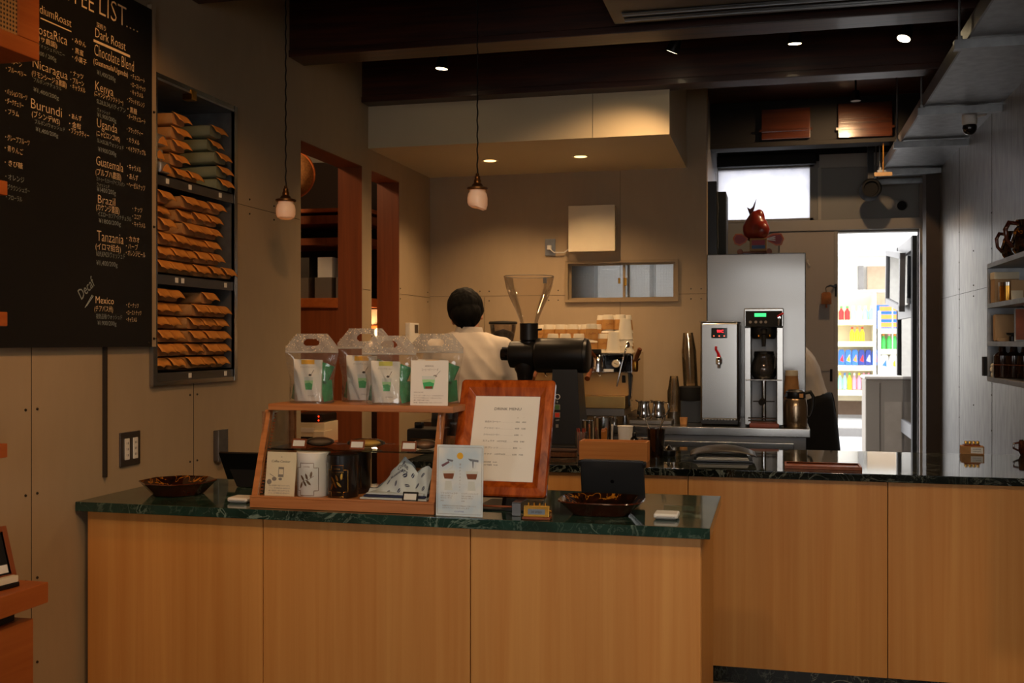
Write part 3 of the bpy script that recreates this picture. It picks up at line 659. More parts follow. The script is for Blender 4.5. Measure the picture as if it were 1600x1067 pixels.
# ------------------------------------------------------------------ steel cabinet let into the wall, and the coffee bags
y0, y1, z0, z1 = CAB
t = thing('wall_cabinet', 'open steel wall cabinet with three shelves of coffee bags', 'cabinet', (XL, y0, z0)); xb = XL - .26; xf = XL + .015
b = B(); b.box(xb, xf, y0, y0 + .012, z0, z1); b.box(xb, xf, y1 - .012, y1, z0, z1); b.box(xb, xf, y0 + .012, y1 - .012, z1 - .012, z1); b.box(xb - .01, xb, y0, y1, z0, z1)
b.build('casing', M_galv, t, True)
b = B(); b.box(XL + .002, xf + .003, y0 - .014, y0 + .012, z0 - .012, z1 + .012, .001); b.box(XL + .002, xf + .003, y1 - .012, y1 + .012, z0 - .012, z1 + .012, .001); b.box(XL + .002, xf + .001, y0, y1, z1 - .004, z1 + .012); b.box(XL + .002, xf + .001, y0, y1, z0 - .012, z0 + .004)
b.build('face_frame', M_steel, t, True)
SH = (1.345, 1.694, 2.045)
for i, z in enumerate(SH):
    s_ = B(); s_.box(xb, xf - .003, y0 + .012, y1 - .012, z - .006, z); s_.box(xf - .009, xf - .003, y0 + .012, y1 - .012, z - .04, z)
    s_ = s_.build('shelf', M_steel_d, t, True)
    for yy in ((3.50, 3.76), (3.41, 3.45, 3.76), (3.35, 3.50, 3.72))[i]: B().box(xf - .004, xf - .001, yy - .009, yy + .009, z - .03, z - .012).build('price_label', M_paper, s_, True)
B().box(XL - .02, XL + .022, 3.50, 3.535, z1 - .035, z1 + .004, .004).build('catch', M_brass, t, True)

def bag_proto(mat, flapmat, w_=.086, h=.047, L=.17):
    """a filled coffee bag lying flat; origin at the bottom centre of its front end, body runs to -X"""
    t = thing('coffee_bag', 'x', 'coffee bag'); b = B(); R = []
    for i in range(9):
        u = i / 8; x = -L * u; k = .82 + .18 * math.sin(min(1, u * 3) * PI / 2) if i < 6 else 1 - .5 * ((i - 5) / 3) ** 2
        hh = h * (.9 + .1 * k) / 2; ww = w_ / 2 * (.96 + .04 * k); ring = []
        for j in range(16):
            a = 2 * PI * j / 16; ca, sa = math.cos(a), math.sin(a)
            ring.append((x, ww * abs(ca) ** .35 * (1 if ca >= 0 else -1), h / 2 + hh * k ** .5 * abs(sa) ** .4 * (1 if sa >= 0 else -1)))
        R.append(ring)
    b.loft(R); b.build('body', mat, t, sharp=50)
    f = B(); n = 10
    def fl(u, v):
        y = (u - .5) * w_ * 1.04; s = v
        x = .001 + .024 * s + .004 * math.sin(u * 7) * s; z = h * .97 - .025 * s * s - .006 * s + .0035 * math.sin(u * 9 + 1) * s + .006 * u * s * 0
        return (x, y - .002 + .012 * s, z)
    f.grid(fl, n, 6); f.open = True
    f.build('flap', flapmat, t, solid=.0012); return t
proto = {'k': bag_proto(M_kraft, M_kraft_o), 'g': bag_proto(M_kraft_g, M_kraft_o)}
# silver cellophane pack
def silver_proto():
    t = thing('coffee_bag', 'x', 'coffee bag'); b = B()
    def sf(i, j): return 0
    b.box(-.13, 0, -.035, .035, 0, .044, .012); b.build('body', plain('silver_foil', (206, 200, 196), .28, .85, var=.15, vscale=60, bump=.8), t)
    B().prism([(-.033, .004), (.033, .004), (.02, .022), (0, .034), (-.02, .022)], .002, frame((.001, 0, .002), (0, 1, 0), (0, 0, 1))).build('end_fold', M_kraft_o, t)
    B().box(-.125, -.004, -.0375, .0375, .001, .046, .012).build('film', sheetglass('cellophane', (.97, .96, .95, 1), 2.2, .06, rough=.08, bump=(90, .6)), t)
    return t
proto['s'] = silver_proto(); used = set()
ORD = ['bottom', 'second from bottom', 'third from bottom', 'fourth from bottom', 'fifth from bottom', 'top']
def stack(kind, y, zs, rows, x, colname, grp, tier, dy=None, n=None):
    n = n or rows
    kinds = {'k': 'kraft', 'g': 'grey-green', 's': 'silver foil'}
    for r in range(rows):
        p = proto[kind]; o = p if kind not in used else copy_tree(p); used.add(kind)
        yy = y + (dy[r] if dy else random.uniform(-.004, .004)); hgt = .0495 if kind != 's' else .049
        o.location = (x + random.uniform(-.022, .012), yy, zs + .0015 + hgt * r); o.rotation_euler = (0, 0, random.uniform(-.06, .06))
        s = random.uniform(.98, 1.02); o.scale = (1, s, 1)
        rn = ORD[r] if r < rows - 1 else ('top' if rows > 1 else 'only')
        o['label'] = '%s coffee bag, %s in the %s of the %s cabinet shelf' % (kinds[kind], rn, colname, tier); o['group'] = grp
xf_ = XL - .004
for nm, y, rows in (('first stack', 3.325, 6), ('second stack', 3.412, 6), ('third stack', 3.565, 5), ('fourth stack', 3.655, 6), ('fifth stack', 3.75, 5)): stack('k', y, SH[0], rows, xf_, nm, 'bags on the bottom cabinet shelf', 'bottom')
for nm, y, rows in (('first stack', 3.335, 6), ('second stack', 3.425, 3), ('third stack', 3.50, 6), ('fourth stack', 3.588, 6), ('fifth stack', 3.675, 6)): stack('k', y, SH[1], rows, xf_, nm, 'bags on the middle cabinet shelf', 'middle')
stack('k', 3.765, SH[1], 1, xf_ + .02, 'far right end', 'bags on the middle cabinet shelf', 'middle')
stack('k', 3.465, SH[2], 5, xf_ - .01, 'second stack', 'bags on the top cabinet shelf', 'top', dy=[.02, .0, -.01, .005, .0])
stack('s', 3.325, SH[2], 3, xf_ + .022, 'first stack', 'bags on the top cabinet shelf', 'top')
stack('k', 3.565, SH[2], 1, xf_, 'middle gap', 'bags on the top cabinet shelf', 'top')
stack('g', 3.71, SH[2], 5, xf_, 'right stack', 'bags on the top cabinet shelf', 'top', dy=[.052, .045, .018, .008, -.012])

# ------------------------------------------------------------------ wooden shelf unit at the far left, near the camera
xw = XL + .025
t = thing('display_shelving', 'tall orange wooden shelving against the left wall at the picture edge', 'shelving', (XL, 2.0, FZ))
for py in (283, 487, 692):
    a = at(12, py, X=-1.85); B().box(xw, -1.85, 1.2, a.y, a.z - .035, a.z, .002).build('shelf', M_shelfwood, t, True)
B().box(xw, -1.85, 1.2, 1.23, .856, 2.13).build('side_panel', M_shelfwood, t, True)
a = at(76, 908, X=-1.75)
t = thing('low_cabinet', 'low orange wooden cabinet with overhanging top at the lower left', 'cabinet', (-1.9, 1.7, FZ))
B().box(xw, -1.75, 1.1, a.y, a.z - .052, a.z, .003).build('top_board', M_shelfwood, t, True)
B().box(xw, -1.8, 1.12, a.y - .06, a.z - .085, a.z - .052).build('recess', M_groove, t, True)
B().box(xw, -1.77, 1.1, a.y - .03, FZ, a.z - .085, .002).build('body', M_shelfwood, t, True)
B().box(-1.77, -1.766, 1.69, 1.694, FZ + .02, a.z - .1).build('door_gap', M_groove, t, True)
# speaker box up in the corner
a = at(62, 95, X=-1.78)
t = thing('loudspeaker', 'orange wooden box with a woven cane front at the upper left corner', 'speaker', (-1.9, 1.9, a.z))
b = B(); y_ = at(30, 40, X=-1.78).y; zc = at(30, 55, X=-1.78).z
b.box(xw, -1.78, 1.3, a.y, a.z, zc, .003); b.box(xw, -1.78, y_, a.y, zc, 2.62, .003); b.box(xw, -1.80, 1.3, y_, zc, 2.62)
b.build('cabinet', M_shelfwood, t, True)
tt = NT('woven_cane'); v = tt.coord((1, 1, 1)); 
ck = tt.n.new('ShaderNodeTexVoronoi'); ck.inputs['Scale'].default_value = 95; ck.inputs['Randomness'].default_value = 0; tt.l.new(v, ck.inputs['Vector'])
tt.col(tt.ramp(ck.outputs['Distance'], [(.28, s2l((40, 24, 12))), (.42, s2l((190, 140, 80)))])); tt.set(.7)
B().box(-1.80, -1.786, 1.3, y_, zc, 2.6).build('cane_panel', tt.m, t, True)
# wall bracket piece that carries the speaker's far end
# picture stand and price tag on the low cabinet
a = at(0, 900, X=-1.84); zt = at(76, 908, X=-1.75).z
t = thing('photo_frame', 'dark wooden frame leaning at the lower left picture edge', 'frame', (-1.87, 2.125, zt)); t.rotation_euler = (0, math.radians(-18), math.radians(-12))
b = B(); w_, h_ = .13, .135
for q in ((-w_, -w_ + .014, 0, h_), (w_ - .014, w_, 0, h_), (-w_ + .014, w_ - .014, 0, .014), (-w_ + .014, w_ - .014, h_ - .014, h_)): b.box(-.008, .008, q[0], q[1], q[2] + .003, q[3] + .003, .002)
b.build('frame_border', M_jamb, t); B().box(-.006, .0, -w_ + .014, w_ - .014, .017, h_ - .011).build('picture', M_blackm, t); B().box(.0005, .003, .075, .112, .022, .042).build('caption', M_paper, t)
t = thing('price_tag', 'small cream price tag in a dark holder on the low left cabinet', 'price tag', (-1.80, 2.165, zt)); t.rotation_euler = (0, 0, math.radians(-10))
B().box(-.012, .012, -.03, .03, .001, .012, .002).build('holder', M_black, t)
B().box(-.008, .01, -.028, .028, .012, .028, .002).build('card', M_cream, t)

# ================================================================== STOCK ROOM seen through the openings
t = thing('storage_rack', 'wooden storage rack in the stock room seen through the first opening', 'rack', (-2.9, 6.0, FZ))
bx0, bx1 = -3.4, -2.36
def zz(py, Y=5.85): return at(500, py, Y=Y).z
for (p, q, mt) in ((325, 331, M_shelfwood), (336, 349, M_jamb), (371, 382, M_jamb), (465, 479, M_shelfwood)):
    B().box(bx0, bx1, 5.85, 6.25, zz(q), zz(p), .002).build('shelf', mt, t, True)
B().box(bx0, bx1, 6.25, 6.28, FZ, 2.6).build('back_panel', plain('dark_rack_back', (36, 22, 14), .8), t, True); B().box(bx0, bx1, 5.87, 5.89, FZ, zz(480)).build('front_panel', M_jamb, t, True)
for i, (p, q) in enumerate(((452, 482), (492, 518), (525, 552))):
    a = at(p, 462, Y=5.9); c = at(q, 432, Y=5.9)
    tag(bx('storage_box', plain('grey_card_box%d' % i, (110, 100, 90), .8), a.x, c.x, 5.9, 6.15, zz(464.5), zz(432)), 'grey storage box, %s on the lower stock room shelf' % ('leftmost', 'middle', 'rightmost')[i], 'box', 'grey boxes in the stock room')
    u = tag(bx('storage_box', M_white if i else M_steel_d, a.x + .01, c.x - .005, 5.92, 6.13, zz(432) + .001, zz(400)), 'pale storage box, %s of the upper layer in the stock room' % ('leftmost', 'middle', 'rightmost')[i], 'box', 'pale boxes in the stock room')
t = thing('woven_basket', 'round woven basket hanging in the stock room behind the first opening', 'basket', (at(454, 272, Y=5.5).x, 5.5, at(462, 272, Y=5.5).z))
K = Matrix.Rotation(PI / 2, 4, 'X') @ Matrix.Rotation(.2, 4, 'Y')
pr = [(.135, .0), (.125, .02), (.09, .05), (.0, .06), (.0, .056), (.088, .046), (.121, .016), (.131, -.002)]
B(K).lathe(pr, 32, cap=False).build('bowl', plain('basket_weave', (160, 110, 60), .7, var=.3, vscale=80, bump=.5), t)
B(K).tube([(.137 * math.cos(2 * PI * i / 32), .137 * math.sin(2 * PI * i / 32), 0) for i in range(32)], .007, 8, True).build('rim', M_shelfwood, t)
B().tube([(0, 0, .13), (0, .0, CZ - at(462, 272, Y=5.5).z)], .002, 6).build('hanging_cord', M_kraft, t)
# machine on the rack's counter (through the case glass)
a = at(467, 690, Y=5.5)
t = thing('side_table', 'stock room side table below the sealing machine', 'table', (a.x, 5.6, FZ))
B().box(-.15, .28, -.22, .2, a.z - FZ - .03, a.z - FZ, .003).build('table_top', M_shelfwood, t)
for x in (-.12, .25):
    for y in (-.19, .17): B().box(x - .015, x + .015, y - .015, y + .015, 0, a.z - FZ - .03).build('leg', M_shelfwood, t)
t = thing('sealing_machine', 'beige machine with two red indicator lights seen through the case glass', 'machine', (a.x, 5.45, a.z + .001))
B().box(0, .18, 0, .22, 0, .115, .006).build('body', M_cream, t); B().box(.0, .115, -.003, .0, .06, .085).build('lid_flap', M_paper, t); B().box(.0, .11, -.003, 0, .01, .035).build('slot', M_black, t)
B().box(.12, .185, -.02, .1, 0, .07, .004).build('side_box', M_cream, t)
B().box(0, .17, 0, .2, .116, .165, .01).build('top_cover', M_black, t)
b = B(); b.ball((.145, -.002, .15), .004, 8).ball((.145, -.002, .128), .004, 8); b.build('indicator_lights', emit('red_led', (255, 40, 10), 6), t)
# lit shelf behind the second opening
a = at(580, 508, Y=6.1)
t = thing('wall_shelf', 'small orange shelf with a glowing lamp behind the second opening', 'shelf', (-2.6, 6.2, a.z))
B().box(-.25, .3, -.1, .12, -.02, 0, .002).build('shelf', M_shelfwood, t); B().box(-.25, .3, .1, .12, -.5, 0).build('back_panel', M_shelfwood, t)
b = B(); b.lathe([(.0, 0), (.04, 0), (.042, .06), (.04, .1), (0, .1)], 20); o = b.build('jar', M_cream); o.location = (at(583, 500, Y=6.15).x, 6.15, a.z + .001); tag(o, 'cream jar on the lit shelf behind the second opening, the larger', 'jar')
b = B(); b.lathe([(.0, 0), (.02, 0), (.02, .05), (0, .05)], 16); o = b.build('jar', M_cream); o.location = (at(593, 500, Y=6.15).x, 6.15, a.z + .001); tag(o, 'small cream pot on the lit shelf behind the second opening', 'jar')
p = at(592, 519, Y=6.12); t = thing('lamp_bulb', 'glowing white bulb under the small shelf behind the second opening', 'lamp', p)
B().ball((0, 0, 0), (.028, .028, .04), 16).build('globe', emit('bulb_white', (255, 226, 180), 9), t); B().cyl((0, 0, .04), (0, 0, a.z - .021 - p.z), .012).build('socket', M_brass, t)
lamp('stock_bulb_light', 'POINT', (p.x, p.y - .08, p.z - .02), 2.2, WARM2, .04)
lamp('stock_room_light', 'POINT', (-2.9, 4.9, 2.75), 16, WARM2, .08)
structure(bx('trim_13', M_grey, -3.0, -2.5, 6.3, 6.34, 1.95, CZ))

# ================================================================== CEILING FITTINGS
def pendant(px, py, label, tilt):
    p = at(px, py, Y=3.9); t = thing('pendant_lamp', label, 'pendant lamp', (p.x, p.y, p.z), 0, 'pendant lamps over the counters')
    # origin at the underside of the glass
    pts = [(.0015 * math.cos(i * 1.3), .0015 * math.sin(i * 1.3), .135 + i * .012) for i in range(int((CZ - p.z - .135) / .012))]
    B().tube([(0, 0, .13)] + pts + [(0, 0, CZ - p.z)], .0028, 6).build('cord', M_blackm, t)
    B().lathe([(.0, .135), (.006, .135), (.008, .125), (.011, .122), (.011, .112), (.014, .108), (.014, .097), (.020, .092), (.024, .084), (.041, .079), (.041, .073), (.0, .073)][::-1], 28).build('brass_cap', plain('aged_brass', (110, 76, 44), .35, .9), t)
    b = B()
    prof = [(.0, .001), (.022, .0), (.034, .007), (.039, .02), (.0395, .04), (.036, .056), (.031, .063), (.031, .072)]
    b.lathe(prof, 32, cap=False)
    if tilt:
        for v in b.bm.verts: v.co.z -= .018 * max(0, (v.co.x / .04)) * max(0, 1 - v.co.z / .045); v.co.z += .006 * max(0, -v.co.x / .04) * max(0, 1 - v.co.z / .03)
    s = NT('opal_glass_%d' % tilt); s.n.remove(s.b)
    tl = s.n.new('ShaderNodeBsdfTranslucent'); tl.inputs[0].default_value = (.85, .78, .68, 1); df = s.n.new('ShaderNodeBsdfPrincipled'); df.inputs['Base Color'].default_value = (.92, .9, .86, 1); df.inputs['Roughness'].default_value = .12
    mx = s.n.new('ShaderNodeMixShader'); mx.inputs[0].default_value = .72; s.l.new(tl.outputs[0], mx.inputs[1]); s.l.new(df.outputs[0], mx.inputs[2]); s.l.new(mx.outputs[0], s.out.inputs[0])
    b.open = True; b.build('glass_shade', s.m, t)
    B().lathe([(.0, .0735), (.037, .0735), (.039, .0705), (.031, .069), (0, .069)][::-1], 28).build('gallery_ring', M_brass, t)
    B().ball((0, 0, .02), (.013, .013, .016), 14).build('bulb', emit('bulb_amber%d' % tilt, (255, 150, 70), 2.5), t)
    lamp('pendant_light', 'POINT', (p.x, p.y, p.z + .02), .06, WARM, .012)
pendant(446.5, 342, 'left pendant lamp with a barrel-shaped white glass shade by the wall', 0)
pendant(746, 325, 'right pendant lamp with a crooked drop-shaped white glass shade', 1)

M_lens = emit('spot_lens', (255, 228, 180), 14)
def spot(px, py, tgt, e, label, tilt):
    p = at(px, py, Y=4.9); d = (Vector(tgt) - p).normalized()
    t = thing('track_spotlight', label, 'spotlight', (p.x, p.y, p.z), 0, 'ceiling spotlights between the beams')
    b = B(); b.cyl((0, 0, .1), (0, 0, CZ - p.z), .006); b.build('stem', M_black, t)
    q = d.to_track_quat('-Z', 'Y').to_matrix().to_4x4(); off = Matrix.Translation((0, 0, 0)) @ q
    B(off).lathe([(.0, .1), (.012, .1), (.018, .085), (.030, .02), (.033, 0.0), (.031, .0), (.0, .006)], 28, cap=False).build('lamp_head', M_black, t)
    B(off).lathe([(0, -.001), (.028, -.001), (.028, .001), (0, .001)], 24, cap=False).build('lens', M_lens, t)
    lamp('track_light', 'SPOT', tuple(p + d * .02), e * 1.15, WARM2, .03, target=tgt, spot=100, blend=.8)
spot(690, 107, (-1.75, 4.95, 1.3), 15, 'leftmost of four small ceiling spotlights, pointing straight down', 0)
spot(1050, 80, (-1.5, 5.6, .6), 26, 'second small ceiling spotlight, tilted to the left', 1)
spot(1242, 68, (.05, 5.2, .3), 18, 'third small ceiling spotlight, pointing straight down', 0)
spot(1412, 60, (-.2, 4.3, .6), 30, 'rightmost small ceiling spotlight, tilted to the left', 1)
p = at(828, 75, Y=4.95); t = thing('smoke_detector', 'small white cylinder sensor hanging between the ceiling beams', 'sensor', (p.x, p.y, p.z))
B().lathe([(0, 0), (.012, 0), (.012, .03), (0, .03)], 16).build('sensor_body', M_white, t); B().cyl((0, 0, .03), (0, 0, CZ - p.z), .004).build('stem', M_black, t)
for i, (px, py) in enumerate(((765.5, 250.5), (907, 244))):
    p = at(px, py, Z=SZ); t = thing('recessed_downlight', ('left' if i == 0 else 'right') + ' round recessed downlight in the soffit above the bar', 'downlight', (p.x, p.y, SZ), 0, 'downlights in the soffit')
    B().lathe([(.034, -.001), (.048, -.004), (.05, .0), (.036, 0.0)], 32, cap=False).build('trim_ring', M_cream, t)
    B().lathe([(0, -.0015), (.036, -.0015), (.036, -.0005), (0, -.0005)], 28, cap=False).build('diffuser', emit('downlight_glow%d' % i, (255, 206, 130), 3.2), t)
    lamp('downlight', 'SPOT', (p.x, p.y, SZ - .01), 24, WARM2, .03, rot=(0, 0, 0), spot=125, blend=.7)
# ceiling air conditioner
a = at(960, 38, Z=2.735)
t = thing('ceiling_air_conditioner', 'dark grey ceiling air conditioning unit with long slots at the top edge', 'air conditioner', (.2, a.y, 2.735))
M_ac = plain('dark_grey_casing', (74, 70, 66), .45)
B().box(a.x, XR - .05, 3.60, a.y, 2.735, 2.99, .006).build('casing', M_ac, t, True)
for y in (a.y - .07, a.y - .14):
    b = B(); b.box(a.x + .05, XR - .12, y - .012, y + .012, 2.729, 2.7345, .002).build('air_slot', M_black, t, True)
    B().box(a.x + .05, XR - .12, y + .013, y + .017, 2.726, 2.7345).build('slot_edge', M_galv, t, True)
# bracket and short rails under the beams near the tray
# cable tray along the right wall, hung from rods
TZ = 2.60; tx0 = at(1540, 15, Z=TZ).x; tx1 = at(1457, 277, Z=TZ).x
t = thing('cable_duct', 'grey sheet metal duct running under the ceiling along the right wall', 'duct', ((tx0 + tx1) / 2, 5, TZ))
B().box(tx0, tx1, 2.2, 7.75, TZ, TZ + .012).build('tray_base', M_galv, t, True)
for x in (tx0, tx1): B().box(x - .004, x + .004, 2.2, 7.75, TZ - .005, TZ + .06).build('side_rail', M_steel_d, t, True)
for px, py, r_ in ((1490, 68, 1), (1433, 173, 1), (1396, 225, 1), (1370, 268, 0), (1352, 302, 0)):
    a = at(px, py, Z=TZ - .02); y = min(a.y, 7.8)
    s_ = thing('support_bar', 'galvanised support bar under the duct, %s' % {1490: 'nearest the camera', 1433: 'second from the camera', 1396: 'third from the camera', 1370: 'fourth from the camera', 1352: 'farthest by the back door wall'}[px], 'bar', (a.x, y, TZ - .045), 0, 'support bars under the duct')
    B().box(0, XR - a.x - .004, -.02, .02, 0, .036, .002).build('angle_bar', M_galv, s_)
    B().cyl((.02, 0, .036), (.02, 0, CZ - TZ + .045), .005, seg=8).build('threaded_rod', M_galv, s_); B().cyl((.02, 0, .036), (.02, 0, .052), .012, seg=6).build('nut', M_galv, s_)
# camera dome under the tray
p = at(1515, 212, X=.94)
t = thing('security_camera', 'white dome security camera hanging under the duct', 'camera', (p.x, p.y, p.z))
hgt = TZ - .01 - p.z
B().lathe([(0, .05), (.028, .05), (.036, .06), (.036, hgt - .02), (.03, hgt), (0, hgt)], 24).build('housing', M_white, t); B().ball((0, 0, .04), (.034, .034, .036), 20).build('dome', M_blackg, t)
B().tube([(.03, 0, hgt - .03), (.07, 0, hgt - .02), (.09, .02, hgt)], .008).build('cable', M_white, t)
# pull stick and cord
p = at(1380, 272, Y=7.1)
t = thing('pull_cord', 'thin yellow cord ending in a short pale wooden handle by the duct', 'cord', (p.x, p.y, p.z))
B().tube([(0, 0, .005), (0, 0, 2.72 - p.z)], .004, 6).build('cord', plain('yellow_cord', (170, 120, 50), .7), t)
B().box(-.055, .055, -.01, .01, -.012, .014, .004).build('handle', plain('pale_wood', (196, 160, 116), .6), t)
p = at(1360, 296, Y=7.6)
t = thing('black_ventilator', 'black round ventilator at the far end of the duct', 'ventilator', (p.x, 7.6, p.z)); K = Matrix.Rotation(PI / 2, 4, 'X')
B(K).lathe([(0, -.1), (.06, -.1), (.07, -.08), (.07, .06), (.06, .08), (.05, .08), (.045, .05), (0, .05)], 24).build('drum', M_blackm, t); B().box(-.02, .02, -.03, .03, .06, CZ - p.z).build('bracket', M_black, t)

# ================================================================== BACK WALL FITTINGS
a = at(888, 393, Y=YB - .08); c = at(961, 319, Y=YB - .08)
t = thing('wall_panel_box', 'square cream box mounted high on the back wall', 'electrical box', ((a.x + c.x) / 2, YB, a.z)); w2 = (c.x - a.x) / 2; hh = c.z - a.z
B().box(-w2 + .004, w2 - .004, -.07, -.001, .004, hh - .004, .002).build('box_body', M_cream, t); B().box(-w2, w2, -.082, -.071, 0, hh, .003).build('cover', M_cream, t)
a = at(852, 399, Y=YB); c = at(868, 373, Y=YB)
t = thing('wall_outlet', 'grey wall outlet with a white plug left of the cream box', 'socket', ((a.x + c.x) / 2, YB, (a.z + c.z) / 2)); w2 = (c.x - a.x) / 2
B().box(-w2, w2, -.01, 0, -.052, .052, .002).build('plate', M_galv, t)
g = B().box(-.016, .012, -.03, -.01, -.018, .012, .004).build('plug', M_white, t)
B().tube([(0, -.03, -.01), (.03, -.03, -.035), (.09, -.02, -.035), (.125, -.02, -.012), (.15, -.03, -.01)], .0035, 8).build('cable', M_white, g)

# ================================================================== ON THE FRONT COUNTER
def tilt_frame(p, lean, rz=0):
    """frame at the bottom edge of a leaning sheet: u along +X, v up and back by lean radians, n towards the viewer"""
    R = Matrix.Rotation(rz, 4, 'Z') @ Matrix.Rotation(PI / 2 - lean, 4, 'X'); R.translation = Vector(p); return R
def sheet(name, label, cat, p, w_, h, lean, rz, mat=None, th=.003, foot=True):
    """a printed card on a folded foot; origin bottom centre. returns (thing, printing frame)"""
    t = thing(name, label, cat, p, rz); M = tilt_frame((0, 0, 0), lean)
    B(M).box(-w_ / 2, w_ / 2, 0, h, -th, 0, .0006).build('card', mat or M_paper, t)
    if foot: B(M).box(-w_ * .3, w_ * .3, .001, h * .5, -th - .001, -th).build('foot', M_paper, t); 
    return t, M @ Matrix.Translation((0, 0, .0004))
def cup_pic(b, x, y, w_, h, liq, cupc=2, top=None):
    """small printed picture of a glass: indices into material list"""
    b.mi = cupc; b.flat([(x - w_ / 2, y + h), (x - w_ * .34, y), (x + w_ * .34, y), (x + w_ / 2, y + h)], z=.0002)
    b.mi = liq; b.flat([(x - w_ * .45, y + h * .66), (x - w_ * .32, y + h * .05), (x + w_ * .32, y + h * .05), (x + w_ * .45, y + h * .66)], z=.0004)
    if top is not None: b.mi = top; b.flat([(x - w_ * .46, y + h * .74), (x - w_ * .42, y + h * .5), (x + w_ * .1, y + h * .58), (x + w_ * .42, y + h * .45), (x + w_ * .46, y + h * .74)], z=.0006)
M_lblue = plain('pale_blue_print', (176, 204, 222), .6); M_green = plain('melon_green', (64, 176, 104), .5); M_lgreen = plain('light_green_print', (168, 220, 160), .5)
M_cupg = plain('cup_grey_print', (214, 220, 214), .6); M_coffee = plain('coffee_brown_print', (128, 72, 40), .6); M_yel = plain('yellow_sticker', (232, 176, 30), .5); M_yel2 = plain('pale_yellow_sticker', (206, 204, 90), .5)
M_greypr = plain('grey_print', (140, 132, 124), .7)

# ---- display case
cx0, cx1 = at(390, 793, Y=2.875).x, at(678, 806, Y=2.875).x; cy0, cy1 = 2.875, 3.16; W2 = (cx1 - cx0) / 2
t = thing('display_case', 'slanted wooden display case with glass front and glass shelf on the front counter', 'display case', ((cx0 + cx1) / 2, cy0, CT + .0005))
zb = .034; ztop = 1.238 - CT; ys = .095
B().box(-W2, W2, 0, .285, 0, .03, .002).build('base', M_case, t)
B().box(-W2 - .0, W2 + .0, .0, .012, .03, .036, .001).build('front_strip', M_case, t)
for s in (-1, 1):
    x = s * (W2 - .010); b = B(); b.prism([(.008, .03), (.026, .03), (ys + .022, ztop), (ys + .004, ztop)], .018, Matrix(((0, 0, 1, x - .009), (1, 0, 0, 0), (0, 1, 0, 0), (0, 0, 0, 1)))); b.build('front_post', M_case, t)
    B().box(x - .009, x + .009, .262, .28, .03, ztop).build('rear_post', M_case, t)
    b = B()
    for k in range(26):
        u = k / 25; y = .030 + ys * u; z = .04 + (ztop - .055) * u; b.box(x - s * .009 - s * .006 if s > 0 else x + .009, x - s * .009 if s > 0 else x + .009 + .006, y, y + .005, z, z + .004)
    b.build('shelf_notches', M_jamb, t)
B().box(-W2 + .018, W2 + .032, ys - .012, .30, ztop, ztop + .02, .003).build('top_board', M_case, t)
M_cg = sheetglass('case_glass', (.99, 1, .995, 1), .7)
B().prism([(.012, .036), (.015, .036), (ys + .007, ztop), (ys + .004, ztop)], 2 * W2 - .04, Matrix(((0, 0, 1, -W2 + .02), (1, 0, 0, 0), (0, 1, 0, 0), (0, 0, 0, 1)))).build('front_glass', M_cg, t)
zs = 1.117 - CT
B().box(-W2 + .02, W2 - .02, .075, .26, zs, zs + .005, .001).build('glass_shelf', sheetglass('shelf_glass_green', (.80, .90, .86, 1), 1.2), t)
for s in (-1, 1): B().box(s * (W2 - .0045) - .0015, s * (W2 - .0045) + .0015, .025 + ys * .5, .262, .033, ztop - .004).build('side_glass', M_cg, t)
CO = Vector(((cx0 + cx1) / 2, cy0, CT))
def tagcard(px, py, Y, z, lab, group='price tags in the display case'):
    a = at(px, py, Y=Y); t = thing('price_tag', lab, 'price tag', (a.x, Y, z), 0, group); M = tilt_frame((0, .0, .0), .35)
    B(M).box(-.024, .024, 0, .03, -.003, 0, .002).build('holder', M_jamb if py < 740 else M_black, t); B(M).box(-.019, .019, .006, .024, 0, .001).build('card', M_paper, t)
zsh = CT + zs + .006
tagcard(466, 700, 2.97, zsh, 'white price tag, leftmost on the glass shelf of the display case'); tagcard(557, 700, 2.97, zsh, 'white price tag, middle one on the glass shelf of the display case')
tagcard(638, 702, 2.97, zsh, 'white price tag, rightmost on the glass shelf of the display case'); tagcard(640, 790, 2.905, CT + .031, 'price tag in front of the patterned cloth in the display case')
M_film = sheetglass('crinkled_film', (.96, .95, .92, 1), 2.0, .10, (.9, .86, .78, 1), rough=.1, bump=(55, .8))
def snack(px, Y, col, lab, w_=.085, mi=0):
    a = at(px, 700, Y=Y); t = thing('snack_packet', lab, 'snack', (a.x, Y, zsh), .2)
    b = B(); b.ball((0, 0, .014), (w_ * .38, .025, .013), 16).build('cookie', col, t)
    b = B()
    for v_ in range(1): b.ball((0, 0, .015), (w_ * .5, .034, .0145), 20)
    b.prism([(-w_ * .75, -.02), (-w_ * .42, -.012), (-w_ * .42, .012), (-w_ * .75, .02)], .001, Matrix.Translation((0, 0, .012))).prism([(w_ * .75, -.02), (w_ * .42, -.012), (w_ * .42, .012), (w_ * .75, .02)], .001, Matrix.Translation((0, 0, .012)))
    b.build('wrapper', M_film, t)
snack(500, 3.03, plain('dark_biscuit', (110, 84, 60), .7), 'dark biscuit in clear film behind the left tag on the glass shelf', .09)
snack(572, 3.03, plain('yellow_cake', (232, 180, 60), .6), 'yellow cake in clear film behind the middle tag on the glass shelf', .12)
snack(664, 3.03, plain('brown_cookie', (150, 100, 60), .7), 'brown cookie in clear film at the right end of the glass shelf', .08)
